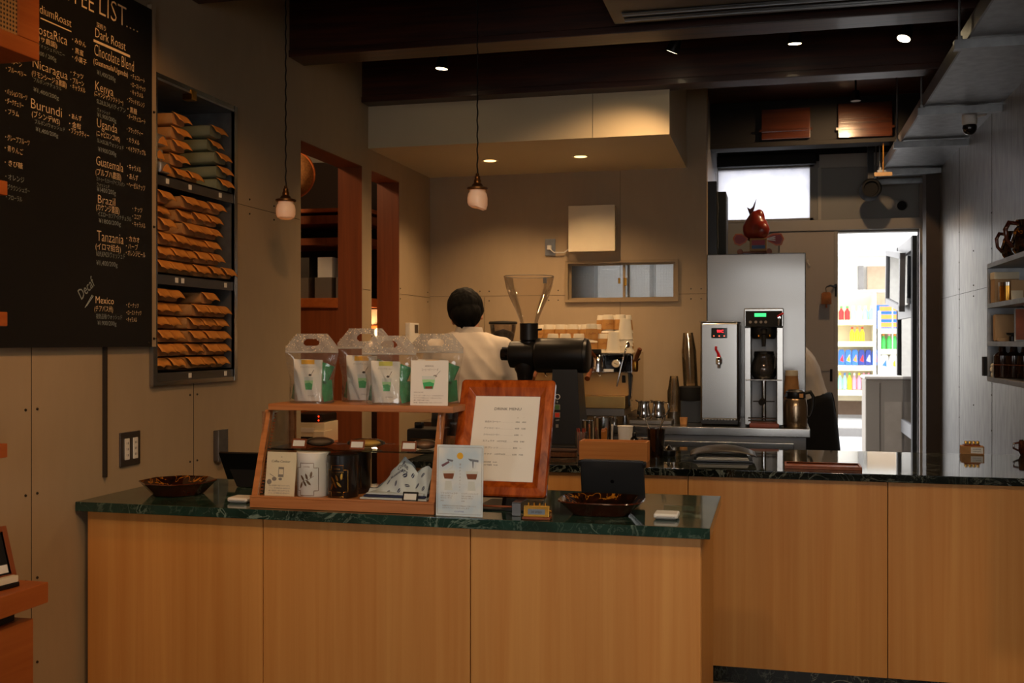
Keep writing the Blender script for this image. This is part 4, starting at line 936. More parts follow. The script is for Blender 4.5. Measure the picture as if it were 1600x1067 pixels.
# canister card and canisters
zc = CT + .031
a = at(436, 776, Y=2.915); s, M = sheet('info_card', 'white Coffee Canister card at the left inside the display case', 'card', (a.x, 2.915, zc), .098, .134, .16, .0, M_cream)
b = B(M); b.mi = 1; b.text('Coffee Canister', Matrix.Translation((-.033, .102, 0)), .0072, .062, shear=.2); b.text('A', Matrix.Translation((-.002, .117, 0)), .004)
for k in range(4): b.mi = 2; b.text('コーヒー豆の鮮度を保つ保存缶です' if k % 2 else '高い密閉性で香りを守ります。', Matrix.Translation((-.036, .03 - .0075 * k, 0)), .0036, .07)
b.mi = 3; b.flat([(-.008, .088), (.010, .088), (.010, .058), (-.008, .058)]); b.mi = 0; b.flat([(-.006, .082), (.008, .082), (.008, .066), (-.006, .066)], z=.0003)
b.mi = 3; b.tube([(-.036, .067, 0), (-.018, .057, 0)], .0008, 5); b.flat([(-.02 + .008 * math.cos(k), .052 + .006 * math.sin(k)) for k in [i * PI / 6 for i in range(12)]])
b.flat([(-.036 + .008 * math.cos(k), .043 + .008 * math.sin(k)) for k in [i * PI / 6 for i in range(12)]]); b.flat([(-.0 + .006 * math.cos(k), .052 + .004 * math.sin(k)) for k in [i * PI / 6 for i in range(12)]])
b.build('printing', [M_cream, M_ink, M_greypr, M_greypr], s)
def canister(px, Y, r, h, body, line, lab, seed):
    a = at(px, 770, Y=Y); t = thing('coffee_canister', lab, 'canister', (a.x, Y, zc), 0)
    B().lathe([(0, 0), (r - .002, 0), (r, .003), (r, h - .026), (0, h - .026)], 48).build('tin', body, t)
    B().lathe([(0, h - .026), (r + .0015, h - .026), (r + .0015, h - .003), (r - .002, h), (0, h)], 48).build('lid', body, t)
    # label wrapped round the front of the tin
    def wrap(pts, rr=.0006):
        return [((r + rr) * math.sin(x / r), -(r + rr) * math.cos(x / r), z) for x, z in pts]
    fw, fh, zc_ = r * .72, h * .36, h * .40; c = .014
    P = [(-fw + c, fh), (fw - c, fh), (fw - c, fh - c), (fw, fh - c), (fw, -fh + c), (fw - c, -fh + c), (fw - c, -fh), (-fw + c, -fh), (-fw + c, -fh + c), (-fw, -fh + c), (-fw, fh - c), (-fw + c, fh - c)]
    def dens(P):
        o = []
        for i, p in enumerate(P):
            q = P[(i + 1) % len(P)]
            for k in range(4): o.append((p[0] + (q[0] - p[0]) * k / 4, p[1] + (q[1] - p[1]) * k / 4 + zc_))
        return o
    b = B(); b.tube(wrap(dens(P)), .0009, 6, True); b.build('label_border', line, t)
    b = B(); rnd = random.Random(seed)
    stem = [(-.02, zc_ - .012), (-.008, zc_ - .004), (.004, zc_ - .002), (.022, zc_ + .010)]; b.tube(wrap(stem), .0006, 5)
    for (x, z, a_) in ((-.014, zc_ + .004, 2.2), (-.006, zc_ - .012, -1), (0, zc_ + .008, 1.9), (.006, zc_ - .01, -.8), (.014, zc_ + .014, 1.4), (-.018, zc_ - .018, -2)):
        L_ = .011; lf = [(x + L_ * (u * math.cos(a_) - q * math.sin(a_)), z + L_ * (u * math.sin(a_) + q * math.cos(a_))) for u, q in ((-1, 0), (-.3, .32), (.5, .28), (1, 0), (.5, -.28), (-.3, -.32))]
        vv = wrap(lf, .0009); b._add(vv, [list(range(6))])
    def wt(tx, z, s_):
        g, fs, x0_, x1_ = text_geo(tx, 0); k = s_ / .7; cx_ = (x1_ + x0_) / 2
        b._add([((r + .0008) * math.sin((v[0] - cx_) * k / r), -(r + .0008) * math.cos((v[0] - cx_) * k / r), z + v[1] * k) for v in g], fs)
    wt('COFFEE', zc_ + fh - .013, .0042)
    if seed != 1: wt('ROASTED BEANS', zc_ + fh - .022, .0038); wt('SPECIALTY', zc_ + fh - .029, .003); wt('KEEP FRESH', zc_ - fh + .012, .0035)
    b.open = True; b.build('label_print', line, t)
    return t
canister(490, 2.965, .050, .135, plain('white_tin', (226, 226, 222), .35, coat=.3), plain('bronze_line', (120, 96, 74), .4, .5), 'round white coffee canister with a thin bronze label outline in the display case', 1)
canister(536, 2.960, .046, .130, plain('black_tin', (20, 19, 20), .3, coat=.3), M_brass, 'front black coffee canister with a gold label in the display case', 2)
canister(556, 3.055, .046, .130, MATS['black_tin'], M_brass, 'second black coffee canister, half hidden behind the front one in the display case', 3)
# patterned cloth
a = at(625, 780, Y=2.97); M_clothw = plain('wrapping_cloth', (206, 214, 218), .85, var=.03); M_navyp = plain('navy_print', (40, 46, 82), .8)
t = thing('patterned_cloth', 'folded white and navy cloth printed with coffee beans in the display case', 'cloth', (a.x, 2.985, zc))
def dr(x, z0): # draped ridge: returns y,z of cloth surface
    return 0
def cl(u, v):
    x = -.105 + .20 * u; peak = max(0, 1 - abs(u - .56) / .44); top = .022 + .098 * peak ** 1.1
    if u > .75: top = max(top, .062 + .03 * math.sin((u - .75) * 10))
    z = top * v + .002; y = -.05 + .062 * v + .006 * math.sin(u * 16 + v * 4) * (1 - v * .6) * (1 + v)
    z += .005 * math.sin(u * 11 + v * 6) * v * (1 - v) * 3
    return (x, y, max(.0015, z))
b = B(); b.grid(cl, 30, 16); b.grid(lambda u, v: (cl(u, 1)[0] + .004 * math.sin(u * 30), cl(u, 1)[1] + .09 * v, cl(u, 1)[2] * (1 - v) ** 1.2 + .002), 30, 10)
b.open = True; b.build('cloth_folds', M_clothw, t)
for k in range(3):
    b = B(); b.box(-.11 + .01 * k, .1 - .006 * k, -.065 + .004 * k, .04, .0 + .007 * k, .006 + .007 * k, .003); b.build('folded_layer', M_clothw if k != 1 else M_navyp, t)
b = B(); rnd = random.Random(4)
def onc(u, v, dz=.0006):
    p = Vector(cl(u, v)); du = Vector(cl(min(1, u + .02), v)) - p; dv = Vector(cl(u, min(1, v + .02))) - p; n = du.cross(dv).normalized(); 
    if n.y > 0: n = -n
    return p + n * dz
for (u, v, an) in ((.12, .5, .9), (.22, .35, .5), (.33, .62, 1.1), (.36, .25, .3), (.48, .4, 1.4), (.55, .18, .6), (.6, .62, .9), (.66, .4, .4), (.7, .75, 1.2), (.8, .5, .8), (.88, .72, 1.0), (.78, .2, .4), (.92, .35, .9), (.08, .2, .5), (.44, .08, .2), (.2, .1, .4)):
    for half in (-1, 1):
        pts = [(0, 0)] ; 
        L_ = .034; ca, sa = math.cos(an), math.sin(an); P = []
        for k in range(9):
            q = PI * k / 8; ex = math.cos(q) * 1.0; ey = half * (.1 + .45 * math.sin(q)); P.append((u + L_ * (ex * ca - ey * sa) , v + L_ * 2.2 * (ex * sa + ey * ca)))
        P = [(min(1, max(0, x)), min(.99, max(0.01, y))) for x, y in P]; b._add([onc(x, y, .0009) for x, y in P], [list(range(9))])
for word, u0, v0, sc in (('Coffee', .47, .80, .055), ('Roasters', .36, .66, .06)):
    g, fs, x0_, x1_ = text_geo(word, .01)
    if word == 'Coffee': g2 = [(u0 + v[0] * sc, v0 + v[1] * .16 - .16 * v[0] * sc) for v in g]
    else: g2 = [(u0 + v[0] * sc * 1.25, v0 + v[1] * .16) for v in g]
    b._add([onc(min(.99, x), min(.985, y), .0012) for x, y in g2], fs)
b.open = True; b.build('printed_pattern', M_navyp, t)

# ---- zip bags on the case
ZT = 1.238 + .0205
def gift_bag(px, Y, rz, lab, sticker, s=1.0, hole=True, front='pic'):
    a = at(px, 628, Y=Y); t = thing('gift_bag', lab, 'gift bag', (a.x, Y, ZT), rz, None)
    t.scale = (s * 1.07, s, s * 1.16)
    # film envelope: pillow whose top is pinched flat with an oval handle hole
    b = B(); nu, nv = 84, 80
    def wd(v): return (.070 + .014 * min(1, max(0, (v - .35) / .35))) if v < .72 else .084 - .0 * v
    def sidef(sg):
        def f(u, v):
            z = .001 + .185 * v; hw = wd(v)
            if v > .80: hw = .084 - (v - .80) / .2 * .036
            x = (u * 2 - 1) * hw; d = .040 * (1 - min(1, v / .74)) ** .55 if v < .74 else .0
            prof = max(0, 1 - abs(u * 2 - 1) ** 3); y = sg * (d * prof + .0012) + .003 * math.sin(v * 9 + u * 5) * (1 if v > .5 else .3)
            y += sg * .0012 * math.sin(u * 23 + v * 17)
            return (x, y, z)
        return f
    for sg, part in ((-1, 0), (1, 0), (-1, 1), (1, 1)):
        f = sidef(sg); vs_ = []; fs = []
        if part and sg == -1: b.open = True; b.build('film', M_bodyfilm, t); b = B()
        for j in range(nv + 1):
            for i in range(nu + 1): vs_.append(f(i / nu, j / nv))
        for j in range(nv):
            for i in range(nu):
                u = (i + .5) / nu * 2 - 1; v = (j + .5) / nv
                if (v > .72) != bool(part): continue
                if hole and (u / .36) ** 4 + ((v - .875) / .05) ** 2 < 1: continue
                fs.append((j * (nu + 1) + i, j * (nu + 1) + i + 1, (j + 1) * (nu + 1) + i + 1, (j + 1) * (nu + 1) + i))
        b._add(vs_, fs)
    b.open = True; b.build('handle_header', M_bagfilm, t)
    g_ = B(); rr = random.Random(int(px))
    for k in range(170):
        e = rr.random(); xx = rr.uniform(-.08, .08); zz_ = (.185 - rr.random() ** 2 * .05) if e < .7 else rr.uniform(.14, .18)
        lim = .084 if zz_ < .149 else .084 - (zz_ - .149) / .037 * .036
        if abs(xx) > lim or ((xx / lim) / .36) ** 2 + ((zz_ - .163) / .009) ** 2 < 1: continue
        q_ = Matrix.Translation((xx, -.0045, zz_)) @ Matrix.Rotation(rr.uniform(-.7, .7), 4, 'X') @ Matrix.Rotation(rr.uniform(-.7, .7), 4, 'Z'); s2 = rr.uniform(.0006, .0012)
        g_.box(-s2, s2, -.0002, .0002, -s2 * .8, s2 * .8, M=q_)
    gl_ = g_.build('glitter', M_glit, t); gl_['kind'] = 'stuff'
    # zip band
    b = B(); b.box(-.083, .083, -.0022, .0022, .134, .139, .001).build('zip_strip', M_zip, t)
    M = tilt_frame((-.008, -.006, .004), .01)
    p_ = B(M); p_.prism([(-.042, 0), (.042, 0), (.044, .112), (-.046, .114)], .012, z0=-.006, bev=.003); p_ = p_.build('white_pouch', M_paper, t)
    q = B(M @ Matrix.Translation((0, 0, .0066)))
    q.mi = 1; q.flat([(-.02, .1), (.022, .1), (.022, .112), (-.02, .112)]); q.mi = 2; cup_pic(q, .004, .03, .030, .036, 3, 2, 4)
    q.mi = 5; q.tube([(.012, .073, 0), (.02, .085, 0)], .0006, 5); q.flat([(.008 + .005 * math.cos(k * PI / 5), .071 + .003 * math.sin(k * PI / 5)) for k in range(10)])
    q.mi = 6; q.text('ドリップコーヒー', Matrix.Translation((-.022, .09, 0)), .004, .044); q.text('COFFEE JELLY', Matrix.Translation((.0, .014, 0)), .003, .024)
    q.open = True; q.build('pouch_print', [M_paper, sticker, M_cupg, M_green, M_lgreen, M_ink, M_greypr], t)
    g = B()
    for (x, z, r_) in ((.047, .085, .3), (.048, .04, -.2)):
        K = Matrix.Translation((x, .004, z)) @ Matrix.Rotation(r_, 4, 'Y'); g2 = B(K); g2.prism([(-.016, -.035), (.012, -.035), (.02, .02), (-.02, .02)], .008, Matrix.Rotation(PI / 2, 4, 'X'), bev=.002); g2.build('green_packet', M_gpack, t)
    K = Matrix.Translation((-.05, .004, .03)) @ Matrix.Rotation(.3, 4, 'Y'); B(K).prism([(-.008, -.022), (.012, -.022), (.012, .02), (-.012, .02)], .008, Matrix.Rotation(PI / 2, 4, 'X'), bev=.002).build('green_packet', M_gpack, t)
    return t
M_bagfilm = sheetglass('glittery_film', (.96, .94, .9, 1), 2.6, .40, (1, .97, .9, 1), rough=.1, bump=(60, .5))
_n = M_bagfilm.node_tree; _v = _n.nodes.new('ShaderNodeTexVoronoi'); _v.inputs['Scale'].default_value = 420; _c = _n.nodes.new('ShaderNodeTexCoord'); _n.links.new(_c.outputs['Object'], _v.inputs['Vector'])
_b = [q for q in _n.nodes if q.type == 'BUMP'][0]; _m = _n.nodes.new('ShaderNodeMath'); _m.operation = 'ADD'; _o = _b.inputs['Height'].links[0].from_socket; _n.links.new(_o, _m.inputs[0]); _n.links.new(_v.outputs['Distance'], _m.inputs[1]); _n.links.new(_m.outputs[0], _b.inputs['Height']); _b.inputs['Distance'].default_value = .008
M_glit = plain('glitter_flake', (255, 236, 200), .3, var=0); M_bodyfilm = sheetglass('clear_bag_film', (.98, .97, .95, 1), 2.2, .07, (1, .97, .9, 1), rough=.06, bump=(38, .7)); M_zip = sheetglass('zip_film', (.9, .88, .82, 1), 1.5, .5); M_gpack = plain('green_packet', (40, 140, 84), .35, var=.25, vscale=70)
gift_bag(487, 3.03, .0, 'leftmost clear handled gift bag with an orange-yellow sticker on top of the display case', M_yel)
gift_bag(571, 3.12, -.03, 'clear gift bag standing behind its neighbours, second from left on the display case', M_yel, 1.08)
gift_bag(608, 3.02, .05, 'clear gift bag with a pale yellow sticker, third from left on the display case', M_yel2, .97)
gift_bag(681, 3.10, .0, 'rightmost clear gift bag behind the white card on the display case', M_yel, 1.0)
a = at(670, 629, Y=2.985)
s, M = sheet('info_card', 'white card with a green drink picture standing on top of the display case', 'card', (a.x, 2.985, ZT), .118, .135, .06, .0)
b = B(M); b.mi = 1; b.text('期間限定', Matrix.Translation((-.014, .122 - .006, 0)), .004, .028); b.text('コーヒーゼリーソーダ', Matrix.Translation((-.024, .104, 0)), .006, .052)
cup_pic(b, -.002, .048, .044, .040, 3, 2, 4); b.mi = 5; b.flat([(-.012, .05), (.01, .05), (.012, .058), (-.013, .057)], z=.0008); b.mi = 1
b.tube([(.022, .091, 0), (.034, .104, 0)], .0006, 5); b.flat([(.018 + .006 * math.cos(k * PI / 5), .088 + .004 * math.sin(k * PI / 5)) for k in range(10)])
b.text('melon cream soda', Matrix.Translation((-.048, .038, 0)), .004, .03, shear=.2)
for k in range(4): b.text(('コーヒーゼリーの素とメロンソーダの詰め合わせです', '冷たい牛乳や炭酸水を注いでお楽しみください', '暑い季節の贈り物に', '要冷蔵　開封後はお早めにお召し上がりください')[k], Matrix.Translation((-.048, .028 - .007 * k, 0)), .003, (.094, .088, .05, .09)[k])
b.build('printing', [M_paper, M_greypr, M_cupg, M_green, M_lgreen, M_coffee], s)

# ---- drinks menu in a rosewood frame, on a bent steel stand
y0_ = 2.975; xa = at(700, 770, Y=y0_).x; xb_ = at(852, 777, Y=y0_).x; zb_ = at(776, 774, Y=y0_).z; lean = math.atan2(.147, .337); W_ = (xb_ - xa) / 2; H2 = .366
t = thing('menu_frame', 'glossy rosewood framed DRINK MENU leaning back on the front counter', 'menu', ((xa + xb_) / 2, y0_, zb_))
M = tilt_frame((0, 0, 0), lean)
def ring(w_, h0, h1, z): 
    r = .012 if w_ > W_ * .9 else .002; o = []
    for (cx_, cy_, a0) in ((w_ - r, h1 - r, 0), (-w_ + r, h1 - r, PI / 2), (-w_ + r, h0 + r, PI), (w_ - r, h0 + r, 3 * PI / 2)):
        for k in range(5): o.append((cx_ + r * math.cos(a0 + k * PI / 8), cy_ + r * math.sin(a0 + k * PI / 8), z))
    return o
b = B(M); R = [ring(W_, 0, H2, -.022), ring(W_, 0, H2, -.004), ring(W_ - .004, .004, H2 - .004, .0), ring(W_ - .026, .026, H2 - .026, .001), ring(W_ - .045, .048, H2 - .048, -.014), ring(W_ - .046, .049, H2 - .049, -.018)]
n = 20; vs_ = [p for r in R for p in r]; fs = [(j * n + i, j * n + (i + 1) % n, (j + 1) * n + (i + 1) % n, (j + 1) * n + i) for j in range(5) for i in range(n)]; fs.append(tuple(range(n)))
b._add(vs_, fs); b.build('frame_moulding', M_frame, t, sharp=25)
pw, ph0, ph1 = W_ - .046, .049, H2 - .049
B(M).box(-pw, pw, ph0, ph1, -.0178, -.0165).build('menu_sheet', M_paper, t)
b = B(M @ Matrix.Translation((0, 0, -.0162))); Hh = ph1 - ph0
def mt(s_, x, y, size, w_=None, al='l'): b.text(s_, Matrix.Translation((x, y, 0)), size, w_, align=al)
b.mi = 0; b.text('DRINK MENU', Matrix.Translation((-.038, ph1 - .045, 0)), .0085, .084)
mt('H', .037, ph1 - .07, .003); mt('I', .056, ph1 - .07, .003)
rows = [('本日のコーヒー', '450', '450'), ('アイスコーヒー', '450', '500'), ('スペシャルコーヒー', '600', '−'), ('カフェラテ　HOT/ICE', '490', '540'), ('エスプレッソ', '300', '−'), ('ソイラテ　HOT/ICE', '650', '700')]
for k, (nm, p1, p2) in enumerate(rows):
    y = ph1 - .085 - .0205 * k; mt(nm, -.064, y, .0048, .05 if len(nm) < 10 else .074); mt(p1, .032, y, .0048, .013); mt(p2, .052, y, .0048, .013 if p2 != '−' else .006)
    b.mi = 1; mt('.' * 16, -.012 if len(nm) < 10 else .012, y, .003, .038 if len(nm) < 10 else .016); b.mi = 0
mt('豆乳変更　¥100', -.055, ph1 - .212, .004, .042); mt('SHOT追加　¥100', -.055, ph1 - .221, .004, .045)
b.build('menu_print', [M_ink, M_greypr], t)
# bent stand under and behind the frame
t2 = thing('frame_stand', 'bent brown metal stand holding up the drinks menu frame', 'stand', ((xa + xb_) / 2, y0_, CT))
for s in (1,):
    x = at(811, 790, Y=2.95).x - (xa + xb_) / 2
    b = B(); P = [(x, -.06, .0035), (x, -.055, .03), (x, -.05, .036), (x, .02, .034), (x, .03, .03)]
    b.box(x - .013, x + .013, -.058, -.054, .001, zb_ - CT - .008, .001).box(x - .013, x + .013, -.058, .03, zb_ - CT - .012, zb_ - CT - .008, .001)
    b.build('front_foot', M_steel_d, t2)
B().cyl((x - .15, -.03, .022), (x - .013, -.03, .022), .003).cyl((x - .15, -.03, .022), (x - .15, -.03, 0), .003).build('cross_bar', M_jamb, t2)
B().box(x - .15, x + .02, .02, .22, .0008, .005, .001).build('base_plate', M_black, t2)
Mb = Matrix.Translation((x - .06, .04, .004)) @ Matrix.Rotation(.0, 4, 'X')
B().prism([(.04, .004), (.2, .004), (.17, .29), (.155, .29), (.08, .08)], .012, Matrix(((0, 0, 1, x - .07), (1, 0, 0, 0), (0, 1, 0, 0), (0, 0, 0, 1)))).build('back_strut', M_black, t2)
# ---- blue card
a = at(720, 806, Y=2.885)
M_bcard = NT('sky_blue_wash'); M_bcard.col(M_bcard.ramp(M_bcard.noise(9, 3, M_bcard.coord()), [(.38, s2l((196, 216, 230))), (.6, s2l((236, 238, 234)))])); M_bcard.set(.6)
s, M = sheet('info_card', 'pale blue summer drinks card leaning at the right end of the display case', 'card', (a.x, 2.868, CT + .001), .139, .203, .06, 0, M_bcard.m)
b = B(M); bw = .0655
for (p, q, r_, u) in ((-bw, bw, .006, .0068), (-bw, bw, .196, .1968), (-bw, -bw + .0008, .006, .196), (bw - .0008, bw, .006, .196)): b.mi = 4; b.flat([(p, r_), (q, r_), (q, u), (p, u)])
b.mi = 0; b.flat([(.0 + .0095 * math.cos(k * PI / 10), .172 + .0095 * math.sin(k * PI / 10)) for k in range(20)])
for x, lq in ((-.033, 1), (.036, 1)):
    cup_pic(b, x, .105, .038, .024, 1, 2, 2); b.mi = 2; b.flat([(x - .012, .074), (x + .012, .074), (x + .008, .10), (x - .010, .10)]); b.mi = 1; b.flat([(x - .014, .111), (x + .014, .111), (x + .016, .122), (x - .016, .121)], z=.0007)
    b.mi = 2; b.tube([(x - .004, .13, 0), (x + .01, .14, 0), (x + .012, .155, 0)], .0007, 5)
b.mi = 3; b.flat([(-.056, .145), (-.034, .157), (-.031, .152), (-.052, .139)]); b.mi = 5; b.flat([(-.04, .163), (-.02, .16), (-.022, .155), (-.036, .157)]); b.flat([(.024, .165), (.055, .161), (.055, .155), (.03, .158)]); b.flat([(.036, .157), (.041, .157), (.04, .138), (.038, .138)])
b.mi = 4
for k, c_ in enumerate('夏のアイスメニュー'): b.text(c_, Matrix.Translation((-.002, .145 - .009 * k, 0)), .0045)
for x, n_ in ((-.056, 'アイスカフェラテ'), (.006, 'エスプレッソトニック')):
    b.text(n_, Matrix.Translation((x, .063, 0)), .004, .05); b.text('深煎り豆を使用した', Matrix.Translation((x, .056, 0)), .003, .036); b.text('爽やかな一杯です', Matrix.Translation((x, .050, 0)), .003, .034); b.text('¥550', Matrix.Translation((x, .042, 0)), .0035)
b.text('数量限定のため売り切れの場合はご了承ください', Matrix.Translation((-.05, .028, 0)), .003, .1); b.text('お好みでシロップをお入れします', Matrix.Translation((-.05, .022, 0)), .003, .08); b.mi = 6; b.text('COFFEE', Matrix.Translation((-.014, .012, 0)), .004, .028)
b.build('printing', [M_yel, M_coffee, M_cupg, plain('mauve_print', (110, 80, 90), .7), M_greypr, M_steel_d, plain('blue_print', (70, 110, 180), .7)], s)
# ---- brass perpetual calendar
a = at(839, 809, Y=2.885); t = thing('perpetual_calendar', 'small brass and wood perpetual calendar in front of the menu frame', 'calendar', (a.x, 2.885, CT + .0005), .04)
B().box(-.04, .04, -.018, .022, 0, .007, .002).build('base', M_jamb, t)
M = tilt_frame((0, -.012, .007), .2); B(M).box(-.037, .037, 0, .032, -.012, 0, .002).build('body', M_brass, t)
b = B(M); b.mi = 0; b.box(-.024, .024, .007, .022, 0, .001); b.mi = 1; b.text('24 WED', Matrix.Translation((-.015, .011, .0015)), .006, .03)
b.build('date_window', [plain('slate_blue', (110, 124, 140), .5), M_ink], t)
b = B(M)
for x in (-.024, -.008, .008, .024): b.cyl((x, .032, -.006), (x, .04, -.006), .004, .003, 10)
b.build('knobs', M_brass, t); B(M).cyl((.037, .018, -.006), (.043, .018, -.006), .004, seg=10).build('side_knob', M_brass, t)

# ---- ceramic trays
def amber(name, sc):
    t = NT(name); v = t.coord(); f = t.noise(sc, 3, v, 1.5); t.col(t.ramp(f, [(.44, s2l((20, 11, 6))), (.57, s2l((50, 22, 8))), (.60, s2l((180, 114, 30))), (.62, s2l((34, 16, 8)))])); t.set(.1, coat=.6); MATS[name] = t.m; return t.m
M_amber = amber('amber_slip_glaze', 16); M_brownglaze = plain('brown_glaze', (70, 28, 12), .12, coat=.7, var=.4, vscale=20)
def dish(name, lab, c, rx, ry, h, sides=48, sup=4, rot=0, mats=(M_brownglaze, M_amber)):
    t = thing(name, lab, 'dish', c, rot)
    def rg(k, z):
        o = []
        for i in range(sides):
            a_ = 2 * PI * (i + .5) / sides; ca, sa = math.cos(a_), math.sin(a_); r = 1 / ((abs(ca) ** sup + abs(sa) ** sup) ** (1 / sup)) if sup else 1
            o.append((rx * k * r * ca, ry * k * r * sa, z))
        return o
    b = B(); R = [rg(.62, 0), rg(.66, .001), rg(.95, h * .9), rg(1.0, h), rg(.985, h + .003), rg(.93, h - .001), rg(.64, .008), rg(.3, .006)]
    n = sides
    b.mi = 0; vs_ = [p for r in R[:5] for p in r]; b._add(vs_, [(j * n + i, j * n + (i + 1) % n, (j + 1) * n + (i + 1) % n, (j + 1) * n + i) for j in range(4) for i in range(n)] + [tuple(range(n))])
    b.mi = 1; vs_ = [p for r in R[4:] for p in r]; b._add(vs_, [(j * n + i, j * n + (i + 1) % n, (j + 1) * n + (i + 1) % n, (j + 1) * n + i) for j in range(3) for i in range(n)] + [tuple(3 * n + i for i in range(n))])
    b.build('dish_body', list(mats), t, sharp=30 if sides > 12 else 10)
    return t
p = at(278, 770, Y=3.1); dish('ceramic_bowl', 'octagonal dark bowl with amber glazed inside near the left wall', (at(278, 770, Y=3.08).x, 3.08, CT + .0005), .125, .125, .042, 8, 0)
dish('ceramic_tray', 'oblong brown glazed tray with yellow slip marks right of the menu', (at(940, 790, Y=3.03).x, 3.03, CT + .0005), .124, .105, .04, 96, 3.4)
# ---- tablets
def tablet(lab, c, w_, h, lean, rz, edge=True):
    t = thing('tablet_stand', lab, 'tablet', c, rz); M = tilt_frame((0, 0, .004), lean)
    B(M).box(-w_ / 2, w_ / 2, .01, h, -.012, 0, .005).build('tablet_case', plain('charcoal_case', (30, 31, 33), .4), t)
    b = B(M); b.flat([(.006 * math.cos(k * PI / 6), h * .5 + .006 * math.sin(k * PI / 6)) for k in range(12)], z=.0006); b.open = True; b.build('logo_spot', M_blackg, t)
    for s in (-1, 1): B(M).box(s * w_ / 2 - .006, s * w_ / 2 + .006, h - .02, h - .004, -.016, .003, .003).build('corner_clip', M_black, t)
    B(M).box(-w_ / 2 + .012, w_ / 2 - .012, h - .0035, h + .0015, -.009, -.003, .001).build('bright_edge', M_steel, t)
    s_ = math.sin(lean)
    B().box(-w_ * .4, w_ * .4, h * s_ * .0 , h * s_ + .09, 0, .008, .003).build('stand_base', M_black, t)
    return t
tablet('charcoal tablet on a stand, seen from behind beyond the brown tray', (at(958, 780, Y=3.22).x, 3.22, CT + .0005), .198, .135, -.25, 0)
a = at(395, 750, Y=3.30)
t = thing('tablet_stand', 'black tablet on a wedge stand behind the left side of the display case', 'tablet', (a.x, 3.30, CT + .0005), .0)
M = tilt_frame((0, 0, .012), -.55); B(M).box(-.095, .115, .01, .125, -.008, 0, .003).build('tablet', M_black, t); B(M).box(-.09, .115, .121, .1265, -.0075, -.001, .0006).build('bright_edge', M_steel_d, t)
B().prism([(-.045, 0), (.10, 0), (.10, .06), (-.085, .085)], .03, tilt_frame((0, .0, 0), 0), bev=.003).build('wedge_base', M_blackm, t)
# ---- card readers
def reader(px, py, Y, rz, lab, clear=False):
    a = at(px, py, Z=CT); t = thing('card_reader', lab, 'card reader', (a.x, a.y, CT + .0005), rz)
    B().box(-.034, .034, -.0, .066, .003, .017, .005, seg=3).build('shell', M_white, t); B().box(-.026, .026, -.0008, .004, .0075, .009).build('card_slot', M_greypr, t)
    B().box(-.028, .028, .006, .06, 0, .003, .001).build('rubber_base', M_greypr, t)
    return t
reader(370, 786, 3, .0, 'square white card reader lying left of the display case')
reader(1040, 812, 3, .0, 'square white card reader lying at the right end of the front counter')
a = at(1052, 806, Z=CT)
t = thing('acrylic_plate', 'clear acrylic plate standing flat behind the right card reader', 'plate', (a.x + .015, a.y + .05, CT + .0005))
B().box(-.05, .055, .035, .04, 0, .018, .001).build('plate', sheetglass('acrylic', (.9, .95, .93, 1), 1.6), t)

# ================================================================== REAR COUNTER
# ---- big black shop grinder with a clear hopper
Yg = 4.82
def gx(px, Y=Yg): return at(px, 600, Y=Y).x
def gz(px, py, Y=Yg): return at(px, py, Y=Y).z
gc = gx(886); t = thing('coffee_grinder', 'tall black shop grinder with a clear cone hopper on the rear counter', 'grinder', (gc, Yg, CT + .0005)); gB = lambda: B()
def L(px, py): return (gx(px) - gc, gz(px, py) - CT)
B().box(L(850, 0)[0], L(925, 0)[0], -.16, .15, 0, .03, .008).build('base', M_black, t)
xa, zt_ = L(868, 582); xb_, _ = L(906, 582); xc, _ = L(860, 700); xd, _ = L(916, 700)
b = B(); zt_ = L(886, 575)[1]
b.loft([[(xa, -.07, zt_), (xb_, -.07, zt_), (xb_, .08, zt_), (xa, .08, zt_)][::-1], [(xa - .003, -.085, zt_ * .5), (xb_ + .012, -.085, zt_ * .5), (xb_ + .012, .09, zt_ * .5), (xa - .003, .09, zt_ * .5)][::-1], [(xc, -.10, .028), (xd, -.10, .028), (xd, .1, .028), (xc, .1, .028)][::-1]])
b.build('column', M_black, t)
zm = L(880, 555)[1]; r_ = .081; x0 = L(838, 0)[0]; x1 = L(922, 0)[0]
K = Matrix.Translation((x0, -.02, zm)) @ Matrix.Rotation(PI / 2, 4, 'Y'); Lm = x1 - x0
B(K).lathe([(0, 0), (r_ - .014, 0), (r_ - .004, .006), (r_, .016), (r_, Lm - .022), (r_ - .006, Lm - .022), (r_ - .006, Lm - .018), (r_, Lm - .018), (r_ - .004, Lm - .006), (r_ - .016, Lm), (0, Lm)], 48).build('motor_housing', M_black, t)
x2 = L(798, 0)[0]; K = Matrix.Translation((x2, -.02, zm + .004)) @ Matrix.Rotation(PI / 2, 4, 'Y'); Lh = x0 - x2
B(K).lathe([(0, 0), (.05, 0), (.062, .006), (.064, .02), (.064, Lh), (0, Lh)], 40).build('grinding_head', M_black, t)
x3 = L(785, 0)[0]; K = Matrix.Translation((x3, -.02, zm + .004)) @ Matrix.Rotation(PI / 2, 4, 'Y'); Lk = x2 - x3
kn = B(K).lathe([(0, 0), (.026, 0), (.029, .004), (.029, Lk), (0, Lk)], 28).build('dial_knob', M_blackg, t)
B().box(x3 + .004, x2 - .002, -.03, -.01, zm + .030, zm + .040, .003).build('dial_lever', M_steel_d, kn)
xs = L(822, 0)[0]; zs0 = zm - .055
B().lathe([(0, zs0 - .07), (.034, zs0 - .07), (.040, zs0 - .03), (.05, zs0 - .01), (.05, zs0 + .03), (0, zs0 + .03)], 28, Matrix.Translation((xs, -.02, 0))).build('dosing_spout', M_black, t)
xh = L(828, 0)[0]; zr = L(828, 505)[1]; zn = zm + .045
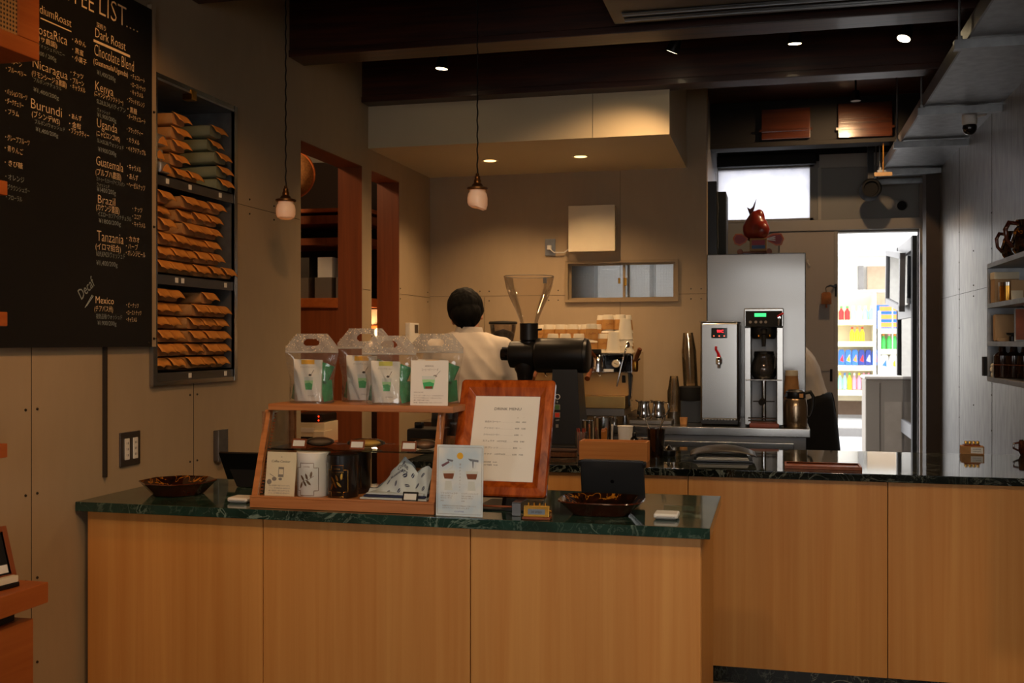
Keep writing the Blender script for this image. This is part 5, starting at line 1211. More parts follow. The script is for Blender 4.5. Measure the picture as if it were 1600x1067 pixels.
B().lathe([(0, zn - .03), (.030, zn - .03), (.034, zn), (.034, zn + .02), (.043, zn + .028), (.043, zr - .02), (.044, zr), (0, zr)], 36, Matrix.Translation((xh, -.02, 0))).build('hopper_collar', M_black, t)
B().tube([(xh + .04, -.02, zr - .03), (xh + .062, -.03, zr - .028)], .005, 8).build('slide_lever', M_black, t)
zt2 = L(826, 433)[1]; zc0 = zr + .001; Hh = zt2 - zc0
pr = [(.040, 0), (.049, Hh * .12), (.066, Hh * .31), (.091, Hh * .55), (.108, Hh * .77), (.118, Hh)]
b = B(); b.lathe([(r, z + zc0) for r, z in pr] + [(.119, zt2 + .004), (.116, zt2 + .004)], 56, Matrix.Translation((xh, -.02, 0)), cap=False); b.open = True
b.build('hopper', sheetglass('hopper_plastic', (.95, .91, .86, 1), .6, .06, (.8, .7, .6, 1)), t)
B().tube([(xh + .1175 * math.cos(2 * PI * i / 40), -.02 + .1175 * math.sin(2 * PI * i / 40), zt2 + .003) for i in range(40)], .0022, 6, True).build('hopper_rim', sheetglass('rim_plastic', (.75, .68, .6, 1), 2, .3), t)
B().box(xh + .085, xh + .103, -.105, -.095, zt2 - .035, zt2 - .006, .002).build('hopper_sticker', M_greypr, t)
yf = -.098
for (py, m, nm, h_) in ((634, plain('green_button', (80, 120, 60), .4), 'start_button', .012), (646, plain('red_button', (214, 60, 30), .4), 'stop_button', .012)):
    x, z = L(877, py); yy = -.0905 - (.5 - z) * .02 - .004
    g = B().box(x - .0125, x + .0125, -.094, -.088, z - .0125, z + .0125, .001).build(nm, M_greypr, t); B().box(x - .010, x + .010, -.097, -.094, z - .010, z + .010, .001).build('button_cap', m, g)
x, z = L(877, 618); b = B(); b.tube([(x + .011 * math.cos(2 * PI * i / 20), -.089, z + .011 * math.sin(2 * PI * i / 20)) for i in range(20)], .002, 6, True); b.text('0', frame((x - .004, -.0905, z - .028), (1, 0, 0), (0, 0, 1)), .010)
b.text('OFF', frame((x - .008, -.093, L(877, 655)[1]), (1, 0, 0), (0, 0, 1)), .007); b.build('front_marks', M_white, t)
B().box(x - .006, x + .006, -.0985, -.0965, L(877, 665)[1], L(877, 660)[1]).build('small_label', M_greypr, t)
# brown brush lying at the grinder foot
a = at(883, 704, Z=CT + .02)
t = thing('counter_brush', 'brown bristle brush lying in front of the grinder foot', 'brush', (a.x - .0, 4.46, CT + .0005))
b = B(); b.box(-.075, .065, -.02, .02, .022, .036, .006); b.build('wooden_back', plain('dark_brown_wood', (66, 42, 28), .6), t); B().box(-.072, .062, -.018, .018, .001, .022, .003).build('bristles', plain('bristle_brown', (96, 60, 36), .9, var=.4, vscale=120, bump=.8), t)
# ---- cedar box
a = at(905, 720, Y=4.33); c = at(1011, 690, Y=4.33); t = thing('wooden_box', 'open orange cedar box at the front edge of the rear counter', 'box', ((a.x + c.x) / 2, 4.33, CT + .0005)); w2 = (c.x - a.x) / 2; h = .083
M_cedar = wood('cedar_box', (186, 116, 48), (206, 138, 66), (2, 60, 60), (1, 8, 8), .5)
b = B(); b.box(-w2, w2, 0, .008, 0, h, .0008); b.build('front', M_cedar, t); B().box(-w2, w2, .092, .1, 0, h, .0008).build('back', M_cedar, t)
for s in (-1, 1): B().box(s * (w2 - .004) - .004, s * (w2 - .004) + .004, .0085, .0915, 0, h, .0008).build('end_board', M_cedar, t)
B().box(-w2 + .008, w2 - .008, .0085, .0915, .0, .006).build('bottom', M_cedar, t)
def tumbler(name, px, Y, pr, mat, lab, cat, base=CT, seg=32, parts=None, py=700):
    a = at(px, py, Y=Y); t = thing(name, lab, cat, (a.x, Y, base + .0005)); B().lathe(pr, seg).build('body', mat, t, sharp=50); return t
def cupprof(r0, r1, h, th=.0015): return [(0, 0), (r0, 0), (r1, h), (r1 + .0015, h + .001), (r1 - th, h), (r0 - th, th + .002), (0, th + .002)]
tumbler('steel_pitcher', 943, 4.62, cupprof(.041, .045, .162), M_chrome, 'tall shiny steel mixing cup behind the cedar box', 'cup')
t = tumbler('steel_cup', 921, 4.72, cupprof(.03, .033, .14), M_chrome, 'smaller steel beaker between grinder and mixing cup', 'cup')
t = tumbler('glass_jar', 908, 4.58, [(0, 0), (.026, 0), (.027, .10), (.025, .10), (.024, .003), (0, .003)], sheetglass('jar_glass', (.85, .75, .72, 1), 1.5, .1), 'small glass jar with red stirrers right of the grinder', 'jar')
b = B()
for k in range(6): q = k * PI / 3; b.tube([(.012 * math.cos(q), .012 * math.sin(q), .004), (.018 * math.cos(q + .3), .018 * math.sin(q + .3), .115)], .0025, 6)
b.build('red_stirrers', plain('red_brown_stirrer', (150, 60, 44), .5), t)
t = tumbler('paper_cup', 977, 4.66, cupprof(.026, .034, .122), M_white, 'single white paper cup behind the cedar box', 'cup'); B().tube([(.0345 * math.cos(2 * PI * i / 32), .0345 * math.sin(2 * PI * i / 32), .122) for i in range(32)], .002, 6, True).build('rolled_rim', M_white, t)
t = tumbler('dropper_bottle', 991, 4.60, [(0, 0), (.016, 0), (.017, .005), (.017, .072), (.008, .0844), (0, .0844)], M_blackg, 'small dark dropper bottle beside the white paper cup', 'bottle')
B().lathe([(0, .085), (.009, .085), (.009, .098), (.005, .102), (.006, .12), (.003, .128), (0, .13)], 16).build('dropper_cap', M_black, t); B().box(-.012, .0, -.0185, -.0165, .008, .036, .001).build('paper_label', M_cream, t)
t = tumbler('glass_jar', 1005, 4.74, [(0, 0), (.030, 0), (.031, .06), (.029, .06), (.028, .003), (0, .003)], plain('syrup_brown', (140, 96, 56), .3), 'short brown jar behind the dropper bottle', 'jar'); B().lathe([(0, .0605), (.031, .0605), (.031, .066), (0, .066)], 24).build('lid', M_steel, t)
t = tumbler('utensil_glass', 1025, 4.56, [(0, 0), (.032, 0), (.040, .122), (.038, .122), (.030, .004), (0, .004)], sheetglass('smoky_glass', (.34, .2, .13, 1), 2.0, .12, (.1, .05, .03, 1)), 'dark glass tumbler holding spoons behind the cedar box', 'glass')
B().lathe([(0, .005), (.029, .005), (.034, .07), (0, .07)], 24).build('dark_liquid', plain('cold_brew', (30, 14, 8), .1), t)
def spoon(o, p0, p1, lab):
    t = thing('bar_spoon', lab, 'spoon', o, 0, 'spoons in the dark tumbler'); b = B(); b.tube([p0, p1], .0022, 8); b.build('shaft', M_chrome, t); d = (Vector(p1) - Vector(p0)).normalized()
    K = Matrix.Translation(Vector(p1)) @ d.to_track_quat('Z', 'Y').to_matrix().to_4x4(); B(K).ball((0, 0, .006), (.007, .003, .011), 12).build('bowl', M_chrome, t)
o = at(1025, 700, Y=4.56); o = (o.x, 4.56, CT)
spoon(o, (-.012, 0, .076), (-.048, .01, .168), 'bar spoon leaning left out of the dark tumbler'); spoon(o, (.0, .01, .076), (.038, .0, .175), 'thick bar spoon leaning right out of the dark tumbler'); spoon(o, (.008, -.012, .076), (.030, -.02, .17), 'thin bar spoon leaning right, the front one in the dark tumbler')
t = tumbler('small_scale', 1045, 4.62, [(0, 0), (.028, 0), (.03, .004), (.03, .024), (0, .024)], M_black, 'low black pot right of the dark tumbler', 'pot', seg=24); B().lathe([(0, .0245), (.02, .0245), (.012, .034), (.006, .046), (0, .048)], 16).build('knob', M_chrome, t)
# dark till box left, seen through the display case
a = at(664, 700, Y=4.55); t = thing('receipt_printer', 'black box-shaped till printer seen through the right of the display case', 'printer', (a.x, 4.55, CT + .0005))
B().box(-.09, .075, 0, .16, 0, .10, .01).build('body', M_black, t); B().box(-.07, .06, -.003, 0, .052, .056).build('paper_slot', M_brass, t); B().box(-.06, -.02, .02, .05, .1005, .13, .006).build('top_lever', M_blackg, t)
# ---- folder
a = at(1134, 712, Z=CT); t = thing('leather_folder', 'rounded dark leather folder with papers lying on the rear counter', 'folder', (a.x, 4.42, CT + .0005), .06)
B().box(-.12, .12, .0, .2, .0, .008, .002).build('lower_cover', M_black, t)
for k in range(3): B().box(-.11 + .004 * k, .105 - .003 * k, -.004 * k, .19, .009 + .004 * k, .0115 + .004 * k, .0005).build('paper_sheets', M_paper, t)
b = B()
def cov(u, v):
    x = -.135 + .27 * u; return (x, -.012 + .22 * v + .03 * abs(u - .5) ** 2, .024 + .038 * math.sin(PI * min(1, max(0, u))) ** .6 * math.sin(PI * (.08 + .84 * v)) ** .5)
b.grid(cov, 20, 12); b.open = True; b.build('upper_cover', plain('dark_leather', (44, 40, 38), .42, bump=.3, vscale=40), t, solid=.003)
# ---- wooden tray
a = at(1231, 716, Z=CT); c = at(1332, 722, Z=CT)
t = thing('wooden_tray', 'flat reddish wooden tray near the front edge of the rear counter', 'tray', ((a.x + c.x) / 2 + .0, 4.33, CT + .0005)); w2 = .145
b = B(); b.box(-w2, w2, -.065, .075, 0, .006, .001); b.build('tray_board', M_jamb, t)
b = B()
for q in ((-w2, w2, -.065, -.057), (-w2, w2, .067, .075), (-w2, -w2 + .008, -.057, .067), (w2 - .008, w2, -.057, .067)): b.box(q[0], q[1], q[2], q[3], .0065, .013, .001)
b.build('raised_rim', M_jamb, t)
# ---- small boxes at the right
a = at(1520, 710, Z=CT); t = thing('card_box', 'small tan box with a white printed label on the rear counter at the right', 'box', (a.x, a.y, CT + .0005), -.05)
B().box(-.047, .047, 0, .06, 0, .036, .001).build('box', M_kraft, t); b = B(frame((-.008, -.0006, .006), (1, 0, 0), (0, 0, 1))); b.mi = 0; b.flat([(0, 0), (.05, 0), (.05, .026), (0, .026)]); b.mi = 1; b.text('COFFEE', Matrix.Translation((.009, .015, .0002)), .006, .032); b.text('DRIP BAG', Matrix.Translation((.009, .006, .0002)), .004, .032); b.open = True
b.build('label', [M_paper, M_ink], t)
t2 = thing('sugar_packet_tray', 'small brown dish of wrapped sweets stacked on the tan box', 'dish', (a.x - .0, a.y + .03, CT + .037)); B().box(-.034, .034, -.02, .025, .0, .006, .002).build('dish', M_jamb, t2)
b = B()
for k in range(4): b.box(-.03 + .016 * k, -.017 + .016 * k, -.014, .016, .0065, .022, .003)
b.build('sweets', M_brass, t2)
a = at(1604, 712, Z=CT); t = thing('brown_mug', 'dark brown glazed mug cut off by the right picture edge', 'mug', (a.x + .01, a.y + .03, CT + .0005)); B().lathe([(0, 0), (.03, 0), (.038, .02), (.036, .06), (.034, .066), (.032, .064), (.033, .02), (0, .006)], 28).build('body', M_brownglaze, t)
B().tube([(-.034, 0, .055), (-.055, 0, .05), (-.056, 0, .03), (-.036, 0, .02)], .005, 8).build('handle', M_brownglaze, t)

# ================================================================== STEEL BENCH
# ---- hot water boiler
def bpx(px0, px1, py0, Y): a = at(px0, 665, Y=Y); c = at(px1, py0, Y=Y); return (a.x + c.x) / 2, (c.x - a.x) / 2, c.z - BT
xc, w2, h = bpx(1094, 1154, 503, 5.7)
t = thing('water_boiler', 'tall stainless hot water boiler with a red digital display and red tap lever', 'boiler', (xc, 5.7, BT + .0005))
B().box(-w2, w2, 0, .42, .03, h, .012, seg=3).build('casing', M_steel, t); B().box(-w2 + .004, w2 - .004, .003, .41, .008, .029, .002).build('base', M_black, t)
b = B()
for k in range(11): b.box(-w2 + .012 + k * .0165, -w2 + .02 + k * .0165, -.001, .002, .03, .036)
b.build('vent_teeth', M_steel, t); B().box(-w2 - .002, w2 + .002, -.002, .42, h, h + .006, .002).build('top_plate', M_steel, t)
d = B().box(-.042, .042, -.006, .001, h - .085, h - .03, .003).build('display_panel', M_blackg, t)
M_red = emit('red_display', (255, 30, 40), 5); b = B(frame((-.012, -.0066, h - .055), (1, 0, 0), (0, 0, 1))); b.text('99C', Matrix.Identity(4), .015, .034); b.build('display_digits', M_red, d)
b = B()
for x in (-.028, 0, .026): b.ball((x, -.0065, h - .073), .003, 8)
b.build('display_lights', emit('red_orange_led', (255, 90, 60), 4), d)
g = B().cyl((0, .0, h - .20), (0, -.035, h - .20), .010).lathe([(0, h - .245), (.007, h - .245), (.009, h - .225), (.016, h - .222), (.016, h - .195), (.010, h - .185), (0, h - .185)], 20, Matrix.Translation((0, -.035, 0))).build('tap', M_chrome, t)
B().tube([(0, -.035, h - .186), (-.004, -.04, h - .165), (-.016, -.05, h - .145), (-.014, -.05, h - .128)], [.010, .007, .006, .006], 10).build('tap_lever', plain('red_plastic', (200, 24, 30), .3), g)
# ---- brewer
xc, w2, h = bpx(1163, 1224, 481, 5.64)
t = thing('coffee_brewer', 'tall stainless filter coffee brewer with a green display and glass server', 'coffee machine', (xc, 5.64, BT + .0005))
B().box(-w2, -w2 + .034, .0, .34, .012, h - .10, .004).build('side_column', M_steel, t); B().box(w2 - .034, w2, .0, .34, .012, h - .10, .004).build('side_column', M_steel, t)
B().box(-w2 + .035, w2 - .035, .25, .34, .012, h - .10).build('rear_panel', M_steel_d, t)
B().box(-w2 - .002, w2 + .002, -.01, .36, h - .098, h, .006).build('brew_head', M_steel, t)
d = B().box(-w2 + .006, w2 - .006, -.014, -.0105, h - .094, h - .014, .002).build('control_panel', M_blackm, t)
B().box(-.047, .012, -.0155, -.0142, h - .044, h - .026).build('green_display', emit('green_lcd', (60, 220, 120), 1.6), d)
b = B()
for k, x in enumerate((-.068, -.04, -.014, .010)): b.lathe([(0, 0), (.0075, 0), (.0075, .0015), (0, .0015)], 16, Matrix.Translation((x, -.0142, h - .072)) @ Matrix.Rotation(PI / 2, 4, 'X'))
b.build('round_buttons', M_greypr, d)
g = B().cyl((.078, -.014, h - .05), (.078, -.04, h - .05), .007).cyl((.078, -.036, h - .05), (.076, -.038, h - .09), .006).build('hot_water_tap', M_chrome, t); B().tube([(.07, -.04, h - .045), (.085, -.044, h - .034), (.1, -.04, h - .028)], .005, 8).build('tap_lever', MATS['red_plastic'], g)
b = B(); b.lathe([(0, h - .16), (.055, h - .16), (.075, h - .13), (.08, h - .1), (0, h - .1)], 32, Matrix.Translation((0, .12, 0))); b.build('spray_funnel', M_steel_d, t)
b = B(); b.cyl((0, .02, h - .115), (0, -.005, h - .14), .018, .012).cyl((0, -.005, h - .14), (0, -.01, h - .2), .012, .010); b.build('filter_handle', M_blackm, t)
for x in (-.026, .03): B().ball((x, .01, h - .145), .008, 10).build('knob', M_brass, t)
zsv = at(1195, 592, Y=5.7).z - BT
B().box(-w2 + .006, w2 - .006, -.006, .24, zsv - .006, zsv, .002).build('server_shelf', M_steel, t)
zb2 = at(1195, 657, Y=5.64).z - BT
for zz_ in (zb2, zb2 + .014): B().tube([(-w2 + .02, -.01, zz_), (w2 - .03, -.01, zz_)], .0035, 8).build('guard_rail', M_chrome, t)
B().cyl((0, .06, .03), (0, .06, zsv - .007), .012).build('centre_pipe', M_chrome, t)
b = B(); b.tube([(-.055, .03, .135), (.055, .03, .135)], .003, 8); b.cyl((-.006, .03, .135), (-.012, .0, .13), .018, .016, 10); b.build('height_clamp', M_blackm, t)
B().box(-w2 + .026, w2 - .022, -.02, .2, .0, .022, .004).build('drip_tray', plain('brown_plastic_tray', (120, 56, 34), .4), t)
B().box(-w2, w2, .22, .35, 0, .012).build('base_plate', M_steel_d, t)
t2 = thing('glass_server', 'round glass coffee server standing on the brewer shelf', 'glass jug', (xc, 5.75, BT + zsv + .001))
b = B(); b.lathe([(0, 0), (.05, 0), (.064, .02), (.068, .055), (.058, .095), (.05, .115), (.054, .13), (.052, .13), (.047, .115), (.055, .095), (.065, .055), (.061, .022), (0, .003)], 32)
b.build('glass_body', sheetglass('smoked_server', (.55, .42, .3, 1), 2.2, .05), t2); B().lathe([(0, .0045), (.059, .0045 + .018), (.064, .05), (.0, .05)], 28).build('coffee', plain('brewed_coffee', (24, 12, 6), .1), t2)
B().lathe([(0, .131), (.054, .131), (.05, .145), (0, .148)], 24).build('lid', M_black, t2); B().tube([(.045, -.03, .12), (.06, -.07, .11), (.055, -.08, .06), (.04, -.05, .03)], .007, 8).build('handle', M_black, t2)
# ---- thermos, paper bag
a = at(1243, 667, Y=5.72)
t = thing('thermal_jug', 'brushed steel thermal jug with a black lid and handle beside the brewer', 'thermos', (a.x, 5.72, BT + .0005))
B().lathe([(0, 0), (.058, 0), (.06, .006), (.061, .11), (.055, .145), (.05, .15), (0, .15)], 36).build('steel_body', plain('bronze_steel', (184, 160, 132), .25, .95), t); B().lathe([(0, .1505), (.048, .1505), (.052, .165), (.05, .185), (.036, .196), (0, .198)], 28).build('lid', M_black, t)
B().tube([(.04, 0, .178), (.075, 0, .185), (.09, 0, .16), (.088, 0, .10), (.075, 0, .06), (.058, 0, .05)], [.01, .011, .01, .009, .008, .008], 10).build('handle', M_black, t); B().box(.018, .038, -.053, -.046, .156, .178, .001).build('label', M_kraft, t); B().prism([(-.014, .16), (.014, .16), (.0, .185)], .03, Matrix.Translation((-.046, 0, 0)) @ Matrix.Rotation(PI / 2, 4, 'X')).build('spout', M_black, t)
a = at(1237, 640, Y=6.05); t = thing('paper_cup_stack', 'stack of brown paper cups with a cream top behind the thermal jug', 'cups', (a.x, 6.05, BT + .0005)); zt = at(1237, 584, Y=6.05).z - BT
for k in range(9): z0 = zt - .10 - k * .025; B().lathe([(0, z0), (.042, z0), (.034, z0 + .09), (.0, z0 + .09)], 24).build('cup', M_kraft if k else M_kraft, t) if z0 > 0 else None
B().lathe([(0, zt - .0095), (.036, zt - .0095), (.034, zt + .02), (0, zt + .02)], 24).build('cream_cup_base', M_cream, t)
# ---- clear cup towers
def clearcups(px, Y, z0, n, r0, r1, h, step, lab, gl, parts):
    a = at(px, 600, Y=Y); t = thing('plastic_cup_stack', lab, 'cups', (a.x, Y, z0))
    for k in range(n):
        z = k * step; b = B(); b.lathe([(0, z + h), (r0, z + h), (r1, z), (r1 + .002, z), (r0 + .0015, z + h + .0008), (0, z + h + .0008)], 24, cap=False); b.open = True; b.build('cup', gl, t)
    return t, a
M_clearcup = sheetglass('clear_cup', (.95, .92, .86, 1), 3.2, .06, (.9, .7, .4, 1), rough=.06)
t, a = clearcups(1079, 5.95, BT + .20, 14, .026, .040, .11, .0145, 'tall leaning tower of clear plastic cups rising from a black dispenser', M_clearcup, 0)
t.rotation_euler = (0, -.05, 0)
d = thing('cup_dispenser', 'black cup dispenser box left of the water boiler', 'dispenser', (a.x + .0, 5.95, BT + .0005))
B().lathe([(.044, .12), (.07, .12), (.075, .14), (.07, .195), (.055, .2), (.046, .19), (.044, .12)], 28, cap=False).build('collar', M_blackm, d); B().box(-.05, .07, -.06, .06, 0, .12, .004).build('box', plain('dark_blue_grey', (44, 50, 58), .5), d)
t, a = clearcups(1053, 5.9, BT + .06, 9, .021, .033, .085, .014, 'short stack of clear plastic cups in a narrow clear holder', M_clearcup, 0)
B().lathe([(.036, -.058), (.037, -.058), (.037, .12), (.036, .12)], 24, cap=False).build('holder_tube', M_clearcup, t); B().lathe([(0, -.0595), (.036, -.0595), (.036, -.001), (0, -.001)], 24).build('holder_foot', M_steel_d, t)
a = at(1068, 660, Y=5.75); t = thing('kraft_cup', 'tiny kraft paper cup standing alone on the steel bench', 'cup', (a.x, 5.75, BT + .0005)); B().lathe(cupprof(.018, .022, .036), 24).build('body', M_kraft, t)
# ---- milk pitchers
for i, (px, lab) in enumerate(((1006, 'left chrome milk pitcher on the steel bench'), (1029, 'right chrome milk pitcher on the steel bench, its handle to the right'))):
    a = at(px, 655, Y=5.78); t = thing('milk_pitcher', lab, 'pitcher', (a.x, 5.78, BT + .0005 + .022), .1 - .2 * i, 'chrome milk pitchers on the bench')
    B().lathe([(0, 0), (.037, 0), (.039, .01), (.036, .05), (.030, .075), (.032, .098), (.034, .10), (.030, .097), (.028, .075), (0, .07)], 28).build('body', M_chrome, t)
    B().prism([(-.012, .07), (.012, .07), (0, .1)], .03, Matrix.Translation((-.032, 0.0, 0)) @ Matrix.Rotation(.0, 4, 'X'), z0=.075).build('spout', M_chrome, t) if 0 else None
    B().tube([(.030, 0, .092), (.052, 0, .094), (.058, 0, .06), (.040, 0, .022)], .004, 8).build('handle', M_chrome, t); B().tube([(-.028, -.01, .096), (-.04, -.012, .103), (-.044, 0, .104), (-.04, .012, .103), (-.028, .01, .096)], .004, 8).build('spout_lip', M_chrome, t)
a = at(1017, 660, Y=5.78); tag(B().box(a.x - .11, a.x + .12, 5.70, 5.87, BT + .0005, BT + .022, .003).build('pitcher_mat', M_steel_d), 'low dark rinsing plate below the two milk pitchers', 'plate')

# ---- espresso machine (faces the customers' side of the bench)
Ye = 5.66; xr = at(986, 600, Y=Ye).x; xl = xr - .68; t = thing('espresso_machine', 'two-group espresso machine with cream steel splash panel and wooden handles', 'espresso machine', ((xl + xr) / 2, Ye, BT + .0005)); w2 = (xr - xl) / 2
def E_(px, py, Y=Ye): a = at(px, py, Y=Y); return a.x - (xl + xr) / 2, a.z - BT
M_msteel = plain('polished_machine_steel', (214, 200, 176), .22, 1.0, var=.02)
zt = E_(940, 552)[1]; zp = E_(940, 580)[1]; zq = E_(940, 618)[1]; zd = E_(940, 643)[1]
B().box(-w2 + .004, w2 - .004, .12, .56, .09, zt - .004, .01).build('body', M_black, t)
B().box(-w2, w2, .02, .56, zt - .003, zt + .004, .002).build('cup_tray_top', M_msteel, t)
B().prism([(.055, zp - .006), (.10, zq), (.11, zq), (.13, zp - .006)], 2 * w2 - .03, Matrix(((0, 0, 1, -w2 + .005), (1, 0, 0, 0), (0, 1, 0, 0), (0, 0, 0, 1)))).build('splash_panel', M_machp, t)
b = B(); b.box(-w2 + .01, w2 - .01, .045, .05, zp, zt - .006); b.build('glass_front', M_blackg, t)
b = B(); b.box(-w2, w2, .038, .052, zt - .010, zt - .003, .001); b.box(w2 - .006, w2, .036, .09, zp - .01, zt - .003, .001); b.box(-w2, w2, .036, .06, zp - .006, zp, .001); b.build('front_trim', M_chrome, t)
for s in (-1, 1): B().prism([(.03, zt), (.56, zt), (.56, .07), (.04, .07), (.0, zq - .02), (.05, zq), (.09, zp - .02)], .006, Matrix(((0, 0, 1, s * w2 - (.006 if s > 0 else 0)), (1, 0, 0, 0), (0, 1, 0, 0), (0, 0, 0, 1)))).build('side_panel', M_msteel, t)
B().box(-w2 + .01, w2 - .03, -.02, .14, zd + .02, zq, .003).build('drip_tray', plain('brass_toned_steel', (206, 168, 104), .3, 1.0), t); B().box(-w2 + .02, w2 - .035, -.012, .5, zd - .022, zd + .019, .004).build('lower_body', M_steel_d, t)
for x in (-w2 + .08, w2 - .1): 
    for y in (.06, .48): B().cyl((x, y, 0), (x, y, zd - .022), .018).build('leg', M_chrome, t)
M_hand = wood('walnut_handle', (88, 46, 20), (124, 68, 32), (40, 40, 6), (6, 6, 2), .35)
for k, px in enumerate((934, 850)):
    gx_, gz_ = E_(px, 560); 
    g = B().lathe([(0, gz_ - .07), (.036, gz_ - .07), (.036, gz_ - .045), (.030, gz_ - .043), (.030, gz_ + .008), (.024, gz_ + .02), (.012, gz_ + .024), (0, gz_ + .024)], 32, Matrix.Translation((gx_, .01, 0))).build('group_head', M_chrome, t)
    B().cyl((gx_, .01, gz_ - .01), (gx_, .06, gz_), .026).build('group_neck', M_chrome, g); B().box(gx_ - .035, gx_ + .018, -.03, .02, gz_ + .03, gz_ + .052, .004).build('group_cap', M_blackm, g)
    B().tube([(gx_ - .03, -.03, gz_ - .06), (gx_ - .034, -.07, gz_ - .08), (gx_ - .037, -.12, gz_ - .105)], [.008, .013, .015], 12).build('portafilter_handle', M_hand, g)
    B().tube([(gx_ + .006, 0, gz_ - .07), (gx_ + .008, -.005, gz_ - .088), (gx_ + .018, -.01, gz_ - .098)], .006, 8).build('spout', M_chrome, g)
    B().tube([(gx_ - .01, -.02, gz_ + .01), (gx_ - .04, -.04, gz_ + .045)], [.008, .011], 10).build('wood_lever', M_hand, g)
mx_, mz_ = E_(961, 568)
K = Matrix.Translation((mx_, .044, mz_)) @ Matrix.Rotation(PI / 2, 4, 'X'); g = B(K).lathe([(0, 0), (.024, 0), (.024, .012), (.021, .013), (0, .013)], 28).build('pressure_gauge', M_chrome, t)
b = B(K); b.mi = 0; b.lathe([(0, .0135), (.020, .0135), (.020, .014), (0, .014)], 24); b.mi = 1; b.box(-.012, .010, -.0012, .0012, .0143, .0149, M=Matrix.Rotation(-.4, 4, 'Z')); b.build('dial', [M_cream, M_ink], g)
wx0, wz0 = E_(980, 537); wx1, wz1 = E_(965, 603)
g = B().tube([(wx0, .02, wz0), (wx0 - .003, -.02, wz0 - .02), ((wx0 + wx1) / 2, -.035, (wz0 + wz1) / 2), (wx1, -.035, wz1)], .0045, 10).build('steam_wand', M_chrome, t); B().ball((wx0, .02, wz0 - .005), (.012, .012, .018), 14).build('ball_joint', M_chrome, g)
B().tube([(mx_ + .01, .03, mz_ + .03), (mx_ + .045, .03, mz_ + .036)], .003, 8).build('pipe', M_chrome, t)
sx, sz = E_(972, 592); B().box(sx - .010, sx + .010, .06, .085, sz - .022, sz + .02, .003).build('rocker_switch', M_blackm, t)
B().box(E_(943, 0)[0], E_(957, 0)[0], .02, .044, zp - .002, zp + .012, .001).build('paper_tag', M_paper, t)
# steam valve handle on the right side
vx, vz = E_(987, 572)
g = B().lathe([(0, -.03), (.014, -.03), (.018, -.02), (.018, .02), (.014, .035), (0, .035)], 20, Matrix.Translation((vx + .012, .05, vz))).build('valve', M_brass, t)
B().tube([(vx + .016, .04, vz + .03), (vx + .026, .02, vz + .055), (vx + .045, .0, vz + .095)], [.009, .013, .012], 12).build('wooden_handle', M_hand, g); B().tube([(vx + .012, .05, vz + .02), (vx + .04, .03, vz + .04)], .005, 8).build('valve_stem', M_chrome, g)
# paper cups on top of the machine: inverted, kraft sleeve below the white base
M_sleeve = plain('kraft_sleeve', (176, 128, 68), .8, var=.08, vscale=30); M_cupw = plain('white_cup_paper', (232, 222, 200), .7, var=.02)
def cup_proto():
    t = thing('paper_cup', 'x', 'cup'); h = .105
    B().lathe([(0, h), (.027, h), (.029, h - .001), (.0325, h - .026), (.0325, .022), (.041, .006), (.043, .004), (.043, 0), (.0, 0)][::-1], 24).build('cup_body', M_cupw, t)
    b = B(); b.lathe([(.0335, h - .028), (.0405, .020), (.0395, .020), (.0325, h - .028)], 24, cap=False); b.build('kraft_sleeve', M_sleeve, t, sharp=60)
    b = B(); rr = lambda z: .0335 + (.0405 - .0335) * ((h - .028 - z) / (h - .048)) + .0004
    g, fs, x0_, x1_ = text_geo('Coffee', 0); k = .016; b._add([(rr(.045 + v[1] * k) * math.sin((v[0] - x1_ / 2) * k / .037), -rr(.045 + v[1] * k) * math.cos((v[0] - x1_ / 2) * k / .037), .045 + v[1] * k + (v[0] - x1_ / 2) * k * .15) for v in g], fs); b.open = True; b.build('sleeve_print', M_jamb, t)
    return t
cp = cup_proto(); first = True
def white_proto():
    t = thing('paper_cup', 'x', 'cup'); h = .115; B().lathe([(0, h), (.027, h), (.029, h - .001), (.042, .005), (.044, .004), (.044, 0), (0, 0)][::-1], 24).build('cup_body', M_cupw, t); return t
wp = white_proto(); wfirst = True
mtx, mty, mtz = (xl + xr) / 2, Ye, BT + zt + .005
rows = [  # (px, height level pixels of top, row Y offset, kind)
 ('back', 6.10, [(847, 1), (866, 1), (885, 1), (904, 1), (922, 1), (941, 2), (960, 2), (979, 2)]),
 ('middle', 5.98, [(858, 1), (876, 1), (896, 1), (916, 1), (932, 1), (950, 2), (969, 2)]),
 ('front', 5.80, [(864, 0), (884, 0), (904, 0), (925, 1), (943, 0)])]
num = ['leftmost', 'second from left', 'third from left', 'fourth from left', 'fifth from left', 'sixth from left', 'seventh from left', 'rightmost']
for rn, Y, cups in rows:
    for k, (px, lv) in enumerate(cups):
        x = at(px, 520, Y=Y).x; nn = lv + 1
        # nested stack: every cup shows its white rim and part of the sleeve
        for j in range(nn):
            o = cp if first else copy_tree(cp); first = False
            o.location = (x + random.uniform(-.003, .003), Y + random.uniform(-.006, .006), mtz + j * .1055 * (.52 if rn != 'x' else 1)); o.rotation_euler = (0, 0, random.uniform(-.5, .5))
            o['label'] = 'upturned kraft-sleeved cup on espresso machine, %s stack of %s row, %s' % (num[k] if k < len(cups) - 1 else 'rightmost', rn, ('only cup' if nn == 1 else ('bottom cup', 'middle cup' if nn == 3 else 'top cup', 'top cup')[j])); o['group'] = 'kraft-sleeved cups on the espresso machine'
